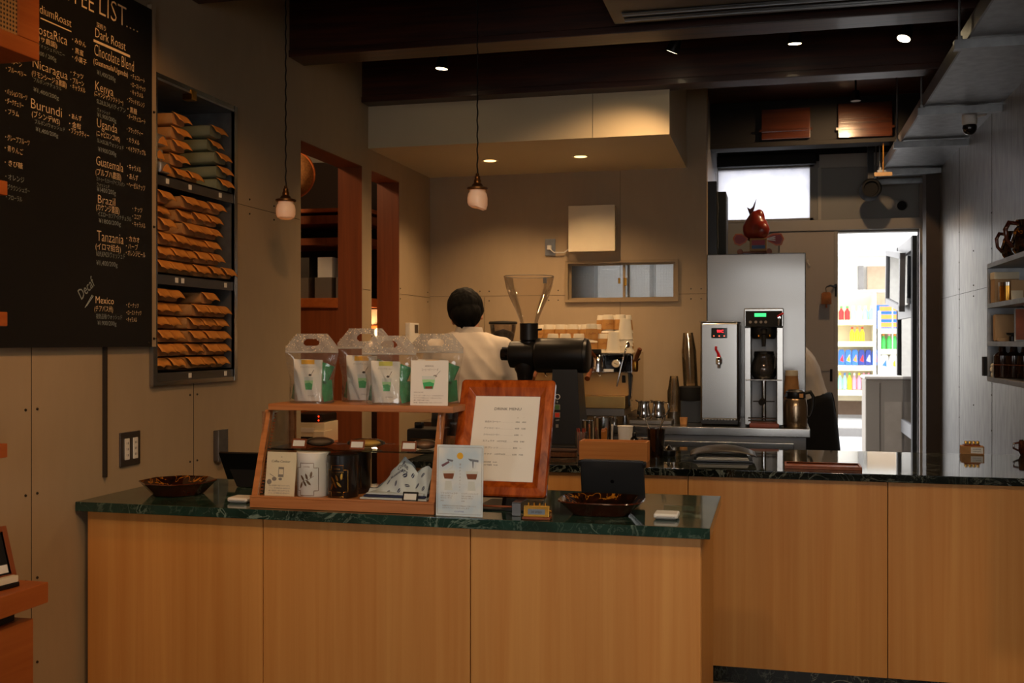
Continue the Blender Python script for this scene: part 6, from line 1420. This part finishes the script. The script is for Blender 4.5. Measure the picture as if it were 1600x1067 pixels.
for i, (px, Y, nn) in enumerate(((977, 5.76, 3), (959, 5.74, 1))):
    x = at(px, 520, Y=Y).x
    for j in range(nn):
        o = wp if wfirst else copy_tree(wp); wfirst = False; o.location = (x, Y, mtz + j * .036)
        o['label'] = 'plain white upturned paper cup on the espresso machine, %s' % (('bottom of the tall stack', 'middle of the tall stack', 'top of the tall stack')[j] if nn == 3 else 'single one'); o['group'] = 'white cups on the espresso machine'

# ---- second grinder behind the barista
a = at(786, 660, Y=5.95); t = thing('coffee_grinder', 'smaller grinder with a black-lidded bean hopper beside the barista', 'grinder', (a.x, 5.95, BT + .0005)); zl = at(783, 503, Y=5.95).z - BT
B().lathe([(0, zl - .012), (.082, zl - .012), (.085, zl - .004), (.08, zl + .004), (0, zl + .008)], 36).build('hopper_lid', M_blackm, t)
b = B(); b.lathe([(.035, zl - .19), (.05, zl - .15), (.074, zl - .05), (.078, zl - .013)], 36, cap=False); b.open = True; b.build('hopper', sheetglass('grey_hopper', (.75, .7, .66, 1), 1.4, .06), t)
b = B(); b.lathe([(0, zl - .189), (.033, zl - .189), (.048, zl - .148), (.069, zl - .07), (.05, zl - .055), (0, zl - .04)], 32); b.build('coffee_beans', plain('roasted_beans', (34, 18, 10), .5, var=.5, vscale=90, bump=1), t)
B().box(-.06, .06, -.09, .1, .0, zl - .19, .012).build('body', M_black, t)

# ---- tall fridge with things on top
a = at(1104, 396, Y=6.38); c = at(1259, 396, Y=6.38); t = thing('upright_fridge', 'tall stainless steel upright fridge at the back doorway', 'fridge', ((a.x + c.x) / 2, 6.38, FZ)); w2 = (c.x - a.x) / 2; h = at(1180, 395, Y=6.38).z - FZ; FT = FZ + h
tt = NT('fridge_door_steel'); tt.col(s2l((134, 132, 129))); tt.set(.24, 1.0); f = tt.noise(1.6, 1, tt.coord((.5, 1, 1.2))); tt.bump(f, .35, .06)
B().box(-w2 + .005, w2 - .005, .045, .6, .08, h, .004).build('cabinet', M_steel_d, t)
dd = B().box(-w2, w2, 0, .04, .1, h - .002, .006).build('door', tt.m, t); B().box(-w2 + .02, -w2 + .045, -.03, .0, .72, 1.05, .006).build('handle', M_steel, dd)
for x in (-w2 + .05, w2 - .05): B().cyl((x, .1, 0), (x, .1, .08), .02).build('foot', M_black, t); B().cyl((x, .5, 0), (x, .5, .08), .02).build('foot', M_black, t)
a = at(1113, 395, Y=6.75); c = at(1136, 303, Y=6.75)
tag(bx('carton', plain('dark_green_carton', (38, 40, 34), .6), a.x + .02, c.x, 6.62, 6.9, FT + .0005, c.z, .004), 'narrow dark carton standing on the fridge behind the red toy', 'box')
a = at(1106, 357, Y=6.6); c = at(1121, 285, Y=6.6)
t = thing('wall_speaker', 'slim black box with crumpled wrap at the fridge top left corner', 'box', ((a.x + c.x) / 2, 6.55, FT + .0005)); w2 = (c.x - a.x) / 2
B().box(-w2 + .0, w2, -.02, .05, 0, c.z - FT, .006).build('black_case', M_black, t); B().tube([(w2 + .004, -.01, .01), (w2 + .008, -.012, .1), (w2 + .003, -.01, .2), (w2 + .008, -.01, .3), (w2 - .008, 0, c.z - FT + .05)], .004, 6).build('crumpled_wrap', M_film, t)
# ---- red winged fish toy on wheels
a = at(1179, 394, Y=6.55); t = thing('fish_toy', 'red wooden flying fish toy on little wheels standing on the fridge', 'toy', (a.x, 6.55, FT + .0005)); S = 6.35 / FPX
M_rd = plain('red_lacquer', (134, 40, 26), .35, coat=.3, var=.25, vscale=12); M_or = plain('orange_lacquer', (186, 84, 34), .35, coat=.3)
def q(px, py): return ((px - 1179) * S, (394 - py) * S)
b = B(); b.ball((q(1181, 350)[0], .0, q(0, 352)[1]), (.078, .07, .088), 28)
for v in b.bm.verts:
    k = max(0, (v.co.z - .19) / .06); v.co.x = v.co.x * (1 - .25 * min(1, k)); v.co.z += .022 * min(1, k) ** 2
b.ball((q(1186, 333)[0], .0, q(0, 335)[1]), (.034, .04, .052), 20); b.ball((q(1190, 360)[0], -.045, q(0, 356)[1]), (.048, .045, .052), 20)
me = organic(b, .005, 4); meshobj('body', me, M_rd, t)
K = tilt_frame((0, .035, 0), 0); b = B(K); b.prism([q(*p) for p in ((1169, 345), (1171, 328), (1167, 317), (1172, 320), (1176, 317), (1182, 303), (1179, 318), (1174, 333), (1175, 345))], .008, bev=.001); b.build('tail', plain('dark_red_tail', (84, 36, 28), .5), t)
for s, P in ((-1, ((1170, 369), (1160, 361), (1150, 361), (1146, 368), (1149, 377), (1157, 380), (1166, 375))), (1, ((1194, 368), (1206, 362), (1220, 362), (1224, 370), (1220, 380), (1212, 381), (1200, 374)))):
    K = tilt_frame((0, -.05, 0), 0); f = B(K).prism([q(*p) for p in P], .012, bev=.003).build('side_fin', M_or, t)
    cxp = sum(p[0] for p in P) / len(P); cyp = sum(p[1] for p in P) / len(P); B(K).prism([((q(*p)[0] - q(cxp, 0)[0]) * .78 + q(cxp, 0)[0], (q(*p)[1] - q(0, cyp)[1]) * .74 + q(0, cyp)[1]) for p in P], .002, z0=.0125).build('fin_patch', plain('pink_red', (150, 60, 60), .5), f)
    if s > 0:
        r = B(K)
        for dy in (-3, 0, 3): r.prism([q(1198, 370 + dy * .3), q(1210, 369 + dy), q(1211, 370.5 + dy), q(1198, 371 + dy * .3)], .001, z0=.0147)
        r.build('fin_rays', M_white, f)
x0, z0 = q(1172, 392); x1, z1 = q(1198, 370); g = B().box(x0, x1, -.075, .06, z0 + .012, z1 + .004, .004).build('base_box', plain('ochre_paint', (150, 110, 50), .5), t)
b = B(); b.mi = 0; b.box(x0 + .012, x1 - .012, -.078, -.0755, (z0 + z1) / 2 + .005, z1 - .008); b.mi = 1; b.box(x0 + .012, x1 - .012, -.078, -.0755, z0 + .026, (z0 + z1) / 2 + .004); b.build('box_panel', [plain('red_paint', (150, 50, 60), .5), plain('blue_paint', (60, 90, 130), .5)], g)
B().box(q(1161, 0)[0], q(1201, 0)[0], -.05, .03, .012, .02, .002).build('axle_board', M_jamb, t)
for px in (1157, 1201):
    for y in (-.055, .03): K = Matrix.Translation((q(px, 0)[0], y, .018)) @ Matrix.Rotation(PI / 2, 4, 'X'); B(K).lathe([(0, -.008), (.016, -.008), (.018, -.005), (.018, .005), (.016, .008), (0, .008)], 20).build('wheel', M_jamb, t)
# ---- bell on an iron hook by the door
a = at(1291, 465, Y=7.86); t = thing('door_bell', 'brown cowbell hanging from an iron hook beside the open doorway', 'bell', (a.x, 7.86, a.z))
B().loft([[(-.035, -.02, -.045), (.035, -.02, -.045), (.035, .02, -.045), (-.035, .02, -.045)], [(-.034, -.018, .03), (.034, -.018, .03), (.034, .018, .03), (-.034, .018, .03)], [(-.02, -.01, .042), (.02, -.01, .042), (.02, .01, .042), (-.02, .01, .042)]]).build('bell_body', plain('rusty_brown_metal', (120, 72, 36), .5, .6, var=.3, vscale=30), t)
B().tube([(0, 0, -.03), (.002, 0, -.07)], .006, 8).build('clapper', M_jamb, t)
h2 = at(1306, 452, Y=YD - .03); dx = h2.x - a.x; dy = YD - .035 - 7.86; dz = h2.z - a.z
B().tube([(0, 0, .042), (-.004, 0, .07), (.004, 0, .08), (.03, .02, .09), (dx * .8, dy * .8, dz + .02), (dx, dy, dz + .04), (dx, dy, dz - .05)], [.003, .003, .005, .007, .008, .009, .007], 8).build('iron_hook', M_blackm, t)
a = at(1262, 412, Y=YD - .03); t = thing('coat_hook', 'tiny white hook on the beige door panel right of the fridge', 'hook', (a.x, YD - .032, a.z)); B().tube([(0, 0, .03), (.0, -.02, .01), (.01, -.03, -.01), (.014, -.02, -.02), (.01, -.012, -.012)], .005, 8).build('hook', M_white, t)

# ================================================================== RIGHT WALL SHELF
sx0 = .82; sy1 = at(1543, 500, X=sx0).y; sy0 = 3.3; zs_ = [at(1543, p, X=sx0).z for p in (412, 474, 533, 588)]
t = thing('wall_shelf', 'open grey metal wall shelf with four levels on the right wall', 'shelf', (XR, sy1, zs_[3]))
for z in zs_: B().box(sx0, XR - .002, sy0, sy1, z - .018, z, .001).build('shelf', M_galv, t, True)
B().box(sx0, XR - .002, sy1 - .001, sy1 + .012, zs_[3] - .018, zs_[0]).build('end_panel', M_galv, t, True)
B().box(XR - .012, XR - .002, sy0, sy1, zs_[3], zs_[0]).build('back_panel', M_steel_d, t, True)
a = at(1536, 586, X=sx0); c = at(1545, 557, X=sx0)
tag(bx('switch_box', M_blackm, sx0 - .012, sx0 + .02, sy1 + .013, sy1 + .05, a.z, c.z, .002), 'small black box fixed to the lower left end of the wall shelf', 'box')
def onshelf(px, lv, X): a = at(px, 500, X=X); return (X, min(a.y, sy1 - .06), zs_[lv] + .0005)
def sxy(px, lv, y=None, Y=None):   # a point above shelf lv seen at px when standing at depth Y
    p = at(px, 500, Y=Y); return (p.x, Y, zs_[lv] + .0005)
for i, (px, Y, s, lab) in enumerate(((1584, 4.30, 1, 'brown glazed ceramic jug with a round handle on top of the wall shelf'), (1606, 4.15, 1.25, 'second larger brown glazed jug at the picture edge on the wall shelf'))):
    p = sxy(px, 0, Y=Y); t = thing('ceramic_jug', lab, 'jug', p, .2); t.scale = (s, s, s)
    B().lathe([(0, 0), (.03, 0), (.042, .02), (.046, .05), (.036, .082), (.030, .09), (.034, .108), (.031, .108), (.027, .09), (.033, .08), (0, .07)], 32).build('body', amber('jug_glaze_%d' % i, 26), t)
    B().tube([(-.033, 0, .098), (-.055, -.004, .1), (-.066, -.005, .08), (-.062, -.004, .05), (-.043, 0, .03)], [.006, .007, .007, .006, .006], 10).build('handle', M_brownglaze, t)
M_tanb = plain('tan_board', (186, 150, 108), .7)
p = sxy(1571, 1, Y=4.37); t = thing('cream_box', 'cream box at the far end of the second wall shelf level', 'box', p, .1); B().box(-.04, .05, 0, .05, 0, .115, .002).build('box_body', M_tanb, t); B().box(-.041, .051, -.001, .051, .09, .117, .002).build('box_lid', M_cream, t)
p = sxy(1575, 1, Y=4.27); t = thing('gold_tin', 'round gold tin in front of the cream box on the wall shelf', 'tin', p); B().lathe([(0, 0), (.03, 0), (.031, .004), (.031, .058), (0, .058)], 28).build('tin_body', M_brass, t); B().lathe([(0, .0585), (.032, .0585), (.032, .072), (0, .074)], 28).build('lid', M_steel, t)
p = sxy(1594, 1, Y=4.2); t = thing('paper_tag_bag', 'tan paper packet with a card on the second level of the wall shelf', 'packet', p, -.1); B(tilt_frame((0, 0, 0), .2)).box(-.03, .03, 0, .08, -.02, 0, .004).build('packet_body', M_tanb, t); B(tilt_frame((-.01, -.004, .0), .3)).box(-.02, .02, 0, .04, 0, .002).build('card', M_cream, t)
p = sxy(1574, 2, Y=4.36); t = thing('paper_packet', 'plain tan packet at the far end of the third wall shelf level', 'packet', p, .05); B(tilt_frame((0, 0, 0), .05)).box(-.045, .06, 0, .105, -.03, 0, .008).build('packet_body', M_tanb, t); B().box(-.04, .03, -.03, -.012, 0, .014, .002).build('price_strip', M_tanb, t)
p = sxy(1582, 2, Y=4.24); t = thing('small_bowl', 'tiny dark bowl in front of the tan packet on the wall shelf', 'bowl', p); B().lathe([(0, 0), (.012, 0), (.012, .018), (.020, .024), (.022, .032), (.02, .032), (.012, .024), (0, .02)], 24).build('bowl_body', M_black, t)
p = sxy(1601, 2, Y=4.15); t = thing('framed_card', 'orange-brown framed picture leaning on the third wall shelf level', 'frame', p, -.2); M = tilt_frame((0, 0, 0), .15); B(M).box(-.035, .05, 0, .125, -.01, 0, .002).build('frame_border', M_steel_d, t); B(M).box(-.029, .044, .006, .119, 0, .002).build('picture', plain('orange_brown_art', (160, 74, 30), .5, var=.3), t)
for i, px in enumerate((1566, 1584, 1602)):
    p = sxy(px, 3, Y=4.34 - .04 * i); t = thing('dark_bottle', 'dark glass bottle, %s on the lowest wall shelf level' % ('leftmost', 'middle one', 'rightmost')[i], 'bottle', p, 0, 'dark bottles on the lowest wall shelf level'); B().lathe([(0, 0), (.028, 0), (.03, .004), (.03, .085), (.014, .1), (.012, .12), (0, .12)], 28).build('glass_body', plain('brown_bottle_glass%d' % i, (40, 20, 10), .12), t); B().lathe([(0, .1205), (.014, .1205), (.014, .13), (0, .13)], 16).build('cap', M_black, t); B().tube([(.0305 * math.cos(a_), .0305 * math.sin(a_), .05) for a_ in [2 * PI * k / 24 for k in range(24)]], .0012, 5, True).build('label_band', M_jamb, t)
p = sxy(1551, 3, Y=4.41); t = thing('cork_ornament', 'small pale cork ornament at the far end of the lowest wall shelf level', 'ornament', p); b = B(); b.ball((0, 0, .03), (.01, .008, .012), 12).ball((.004, 0, .045), (.012, .008, .01), 12).ball((0, 0, .01), (.007, .007, .01), 12); b.build('ornament', M_cream, t)

# ================================================================== PEOPLE
def ellring(c, side, fwd, rx, ry, n=24, sup=2.4):
    o = []
    for i in range(n):
        a = 2 * PI * i / n; ca, sa = math.cos(a), math.sin(a)
        o.append(Vector(c) + side * (rx * math.copysign(abs(ca) ** (2 / sup), ca)) + fwd * (ry * math.copysign(abs(sa) ** (2 / sup), sa)))
    return o
def hand(b, wrist, d, palm_n, side=1, curl=.5):
    """wrist point, direction of the fingers, palm normal"""
    d = Vector(d).normalized(); n = Vector(palm_n).normalized(); n = (n - d * n.dot(d)).normalized(); s = d.cross(n) * side
    w = Vector(wrist)
    for k in range(4):
        off = (k - 1.5) * .019; b.caps(w + s * off * .55, w + d * .082 + s * off, .014, .011, 10)
        Lf = (.068, .078, .073, .058)[k]; p = w + d * .085 + s * off; dir_ = d.copy(); r = .0088
        for j, fr in enumerate((.42, .32, .26)):
            dir_ = (dir_ * math.cos(curl * .6) + n * math.sin(curl * .6)).normalized(); q_ = p + dir_ * Lf * fr; b.caps(p, q_, r, r - .0007, 10); p = q_; r -= .0007
    p = w + d * .025 - s * .032 * 1.0; td = (d * .75 - s * .55 + n * .35).normalized()
    b.caps(w + d * .012 - s * .012, p + td * .02, .014, .0115, 10); b.caps(p + td * .02, p + td * .048, .0112, .0098, 10); b.caps(p + td * .048, p + td * .048 + (td * .8 + n * .5).normalized() * .024, .0098, .0085, 10)

def person(label, loc, rz, J, cloth):
    """J: joints in the person's frame (facing +Y, feet at z=0)"""
    t = thing('person', label, 'person', loc, rz); V = {k: Vector(v) for k, v in J.items() if k not in ('turn', 'palm', 'flare')}
    X_ = Vector((1, 0, 0)); sp = (V['neck'] - V['pelvis']).normalized(); F_ = Vector((0, 1, 0)); F_ = (F_ - sp * F_.dot(sp)).normalized()
    pel, ch, nk, hd = V['pelvis'], V['chest'], V['neck'], V['head']
    def torso(b, g):
        L = (nk - pel)
        prof = [(-.12, .150, .10), (-.04, .165, .115), (.08, .162, .110), (.22, .142, .098), (.40, .150, .106), (.58, .170, .112), (.72, .182, .108), (.84, .178, .092), (.93, .12, .074), (1.0, .060, .058)]
        b.loft([ellring(pel + L * u, X_, F_, rx + g, ry + g) for u, rx, ry in prof])
    # --- body
    b = B(); torso(b, 0)
    hu = (hd - nk).normalized(); b.caps(pel + (nk - pel) * .9, nk + hu * .10, .060, .056)
    hf = Vector((0, 1, 0)); hf = Matrix.Rotation(J.get('turn', 0), 3, 'Z') @ hf; hf = (hf - hu * hf.dot(hu)).normalized(); hs = hf.cross(hu)
    R = Matrix((hs, hf, hu)).transposed().to_4x4(); R.translation = hd
    b.ball((0, -.012, .02), (.074, .093, .098), 24, R); b.ball((0, .018, -.045), (.058, .068, .068), 20, R); b.ball((0, .05, -.088), (.03, .03, .024), 14, R)       # skull, jaw, chin
    b.caps(R @ Vector((0, .088, .012)), R @ Vector((0, .106, -.024)), .009, .013); b.ball((0, .09, -.058), (.024, .012, .007), 12, R); b.ball((0, .086, -.067), (.02, .012, .007), 12, R)
    for s in (-1, 1):
        b.ball((s * .076, -.002, -.012), (.009, .02, .033), 14, R); b.ball((s * .078, -.012, .002), (.006, .012, .02), 10, R)
        sh, el, wr = V['sh' + 'LR'[s > 0]], V['el' + 'LR'[s > 0]], V['wr' + 'LR'[s > 0]]
        b.caps(sh, el, .050, .037); b.caps(el, el + (wr - el) * .35, .038, .038); b.caps(el + (wr - el) * .35, wr, .038, .024)
        hand(b, wr, (wr - el), Vector(J.get('palm', (0, 0, -1))), s, .55)
        hp, kn, an = V['hp' + 'LR'[s > 0]], V['kn' + 'LR'[s > 0]], V['an' + 'LR'[s > 0]]
        b.caps(hp, kn, .082, .056); b.caps(kn, kn + (an - kn) * .35 - Vector((0, .012, 0)), .054, .055); b.caps(kn + (an - kn) * .35 - Vector((0, .012, 0)), an, .052, .036)
        b.caps(an, an + Vector((0, .12, -.045)), .035, .028)
    meshobj('body', organic(b, .0065, 5), M_skin, t)
    # --- eyes, brows
    for s in (-1, 1):
        b = B(R); b.ball((s * .03, .078, .008), (.011, .009, .008), 14); b.build('eye', M_paper, t); b = B(R); b.ball((s * .03, .0845, .008), .0045, 10); b.build('iris', M_hair, t)
        b = B(R); b.caps((s * .018, .090, .028), (s * .043, .084, .027), .003, .002, 8); b.build('eyebrow', M_hair, t)
    # --- hair
    b = B(); b.ball((0, -.022, .038), (.096, .110, .104), 28, R); b.ball((0, -.058, -.018), (.082, .066, .082), 24, R); b.ball((0, .028, .085), (.066, .062, .042), 18, R)
    for s in (-1, 1): b.ball((s * .062, -.012, .030), (.034, .056, .056), 16, R)
    rnd = random.Random(3)
    for k in range(0):
        a = rnd.uniform(0, 2 * PI); e = rnd.uniform(.1, 1.2); d = Vector((math.cos(a) * math.cos(e), math.sin(a) * math.cos(e) * 1.1 - .15, math.sin(e)))
        p = Vector((0, -.022, .035)) + Vector((d.x * .082, d.y * .098, d.z * .092)); q2 = p + Vector((d.x * .004 + rnd.uniform(-.02, .02), d.y * .006 - .015, .010 + rnd.uniform(-.012, .008))); b.caps(R @ p, R @ q2, .016, .009, 8)
    for k in range(9):
        x = -.055 + .11 * k / 8; b.caps(R @ Vector((x, -.10 + abs(x) * .35, -.03)), R @ Vector((x * .8, -.088 + abs(x) * .5, -.088 - .012 * (k % 2))), .018, .006, 8)
    hm = organic(b, .005, 3)
    from mathutils import noise as mn
    for v in hm.vertices:
        c = v.co - hd; v.co = v.co + c.normalized() * (.004 * mn.noise(Vector((c.x * 40, c.y * 40, c.z * 9))) + .003 * mn.noise(Vector((c.x * 90, c.y * 90, c.z * 20))))
    bmh = bmesh.new(); bmh.from_mesh(hm); Ri = R.inverted()
    kill = [v for v in bmh.verts if (lambda c: c.y > .058 and c.z < .048)(Ri @ v.co)]
    bmesh.ops.delete(bmh, geom=kill, context='VERTS'); bmh.to_mesh(hm); bmh.free()
    if J.get('bun'):
        pass
    meshobj('hair', hm, M_hair, t)
    # --- shirt
    b = B(); torso(b, .014)
    for s in (-1, 1):
        sh, el, wr = V['sh' + 'LR'[s > 0]], V['el' + 'LR'[s > 0]], V['wr' + 'LR'[s > 0]]
        b.caps(sh, sh + (el - sh) * .5, .066, .062); b.caps(sh + (el - sh) * .5, el, .062, .056); b.caps(el, el + (wr - el) * .5, .056, .052); b.caps(el + (wr - el) * .5, el + (wr - el) * .82, .052, .046)
        b.caps(pel + (nk - pel) * .92 + X_ * s * .03, sh, .055, .060)
    me = organic(b, .008, 4)
    for v in me.vertices:
        c = v.co; f = mn.noise(Vector((c.x * 9, c.y * 9, c.z * 4))) * .013 + (1 - abs(mn.noise(Vector((c.x * 11 + c.z * 7, c.y * 9, c.z * 5))))) * .016 - .012
        d = Vector((c.x, c.y - pel.y, 0)); v.co = c + d.normalized() * f if d.length > .01 else c
    bmh = bmesh.new(); bmh.from_mesh(me); kill = [v for v in bmh.verts if ((v.co - nk).dot(sp) > -.012 and (v.co - nk).length < .085) or ((v.co - pel).dot(sp) < .07 and abs(v.co.x) < .2 and abs((v.co - pel).dot(F_)) < .17)]
    bmesh.ops.delete(bmh, geom=kill, context='VERTS'); bmh.to_mesh(me); bmh.free()
    so = meshobj('shirt', me, M_shirt, t)
    cb = B(); n = 36; rg = lambda k, z, r: nk + sp * z + X_ * (math.cos(2 * PI * k / n) * r) + F_ * (math.sin(2 * PI * k / n) * r * 1.02)
    R3 = [[rg(k, -.030, .072) for k in range(n)], [rg(k, .014, .066) for k in range(n)], [rg(k, .018, .068) for k in range(n)], [rg(k, -.034, .082) for k in range(n)]]
    vs_ = [p for r in R3 for p in r]; cb._add(vs_, [(j * n + i, j * n + (i + 1) % n, ((j + 1) % 4) * n + (i + 1) % n, ((j + 1) % 4) * n + i) for j in range(4) for i in range(n)]); cb.build('collar', M_shirt, t)
    # --- trousers, apron, shoes
    b = B(); b.loft([ellring(pel + sp * u, X_, F_, rx, ry) for u, rx, ry in ((-.12, .15, .10), (-.04, .178, .118), (.05, .174, .122), (.115, .162, .120))])
    for s in (-1, 1):
        hp, kn, an = V['hp' + 'LR'[s > 0]], V['kn' + 'LR'[s > 0]], V['an' + 'LR'[s > 0]]; b.caps(hp, kn, .098, .070); b.caps(kn, an + Vector((0, -.005, .02)), .070, .056)
    meshobj('trousers', organic(b, .008, 4), M_cloth_d, t)
    b = B(); A0 = pel + sp * .10
    def apr(u, v):
        a = -2.95 + 5.9 * u; r = 1 + J.get('flare', .12) * v ** .6; fl = .008 * math.sin(u * 22) * v; Fv = F_.lerp(Vector((0, 1, 0)), min(1, v * 1.5))
        cx_ = A0 + (V['knL'] + V['knR'] - pel * 2) * .5 * v * (.35 if not J.get('flare') else -.1); cx_.z = A0.z - .60 * v
        return cx_ + X_ * (math.sin(a) * (0.190 * r + fl)) + Fv * (math.cos(a) * (.142 * r + fl))
    b.grid(apr, 60, 16); b.open = True; b.build('apron', cloth, t, solid=.003)
    b = B(); b.tube([(A0 + X_ * math.sin(a_) * .176 + F_ * math.cos(a_) * .130) for a_ in [2 * PI * k / 32 for k in range(32)]], .008, 8, True); b.build('apron_string', cloth, t)
    for s in (-1, 1):
        an = V['an' + 'LR'[s > 0]]; b = B(); b.caps(an + Vector((0, -.03, -.05)), an + Vector((0, .13, -.052)), .038, .034); b.caps(an, an + Vector((0, .01, -.04)), .042, .044)
        me = organic(b, .008, 3)
        for v in me.vertices: v.co.z = max(v.co.z, .001)
        meshobj('shoe', me, M_black, t)
    return t
J1 = dict(pelvis=(0, 0, .87), chest=(0, .01, 1.15), neck=(0, .02, 1.395), head=(-.022, .055, 1.475), turn=.22,
          shR=(.172, .01, 1.30), elR=(.235, .10, 1.06), wrR=(.15, .30, 1.02), shL=(-.172, .01, 1.30), elL=(-.25, .09, 1.06), wrL=(-.12, .30, 1.03),
          hpR=(.09, 0, .84), knR=(.10, .02, .47), anR=(.10, -.01, .09), hpL=(-.09, 0, .84), knL=(-.10, .02, .47), anL=(-.10, -.01, .09), palm=(0, 0, -1))
a = at(743, 560, Y=5.27)
person('person in a white collared shirt with short black hair seen from behind', (a.x - .025, 5.22, FZ), .04, J1, M_cloth_d)
J2 = dict(flare=.42, pelvis=(0, -.04, .86), chest=(0, .10, 1.12), neck=(0, .13, 1.31), head=(0, .20, 1.43), turn=0,
          shR=(.165, .09, 1.24), elR=(.20, .12, .97), wrR=(.13, .34, .88), shL=(-.165, .09, 1.24), elL=(-.20, .14, .97), wrL=(-.12, .36, .90),
          hpR=(.09, -.05, .82), knR=(.09, .0, .46), anR=(.09, -.06, .09), hpL=(-.09, -.05, .82), knL=(-.09, .03, .46), anL=(-.09, -.03, .09), palm=(0, 0, -1))
a = at(1281, 640, Y=7.2)
person('person in a cream shirt and black apron bending forward, half hidden by the fridge', (a.x - .06, 7.22, FZ), PI / 2 - .12, J2, M_cloth_d)
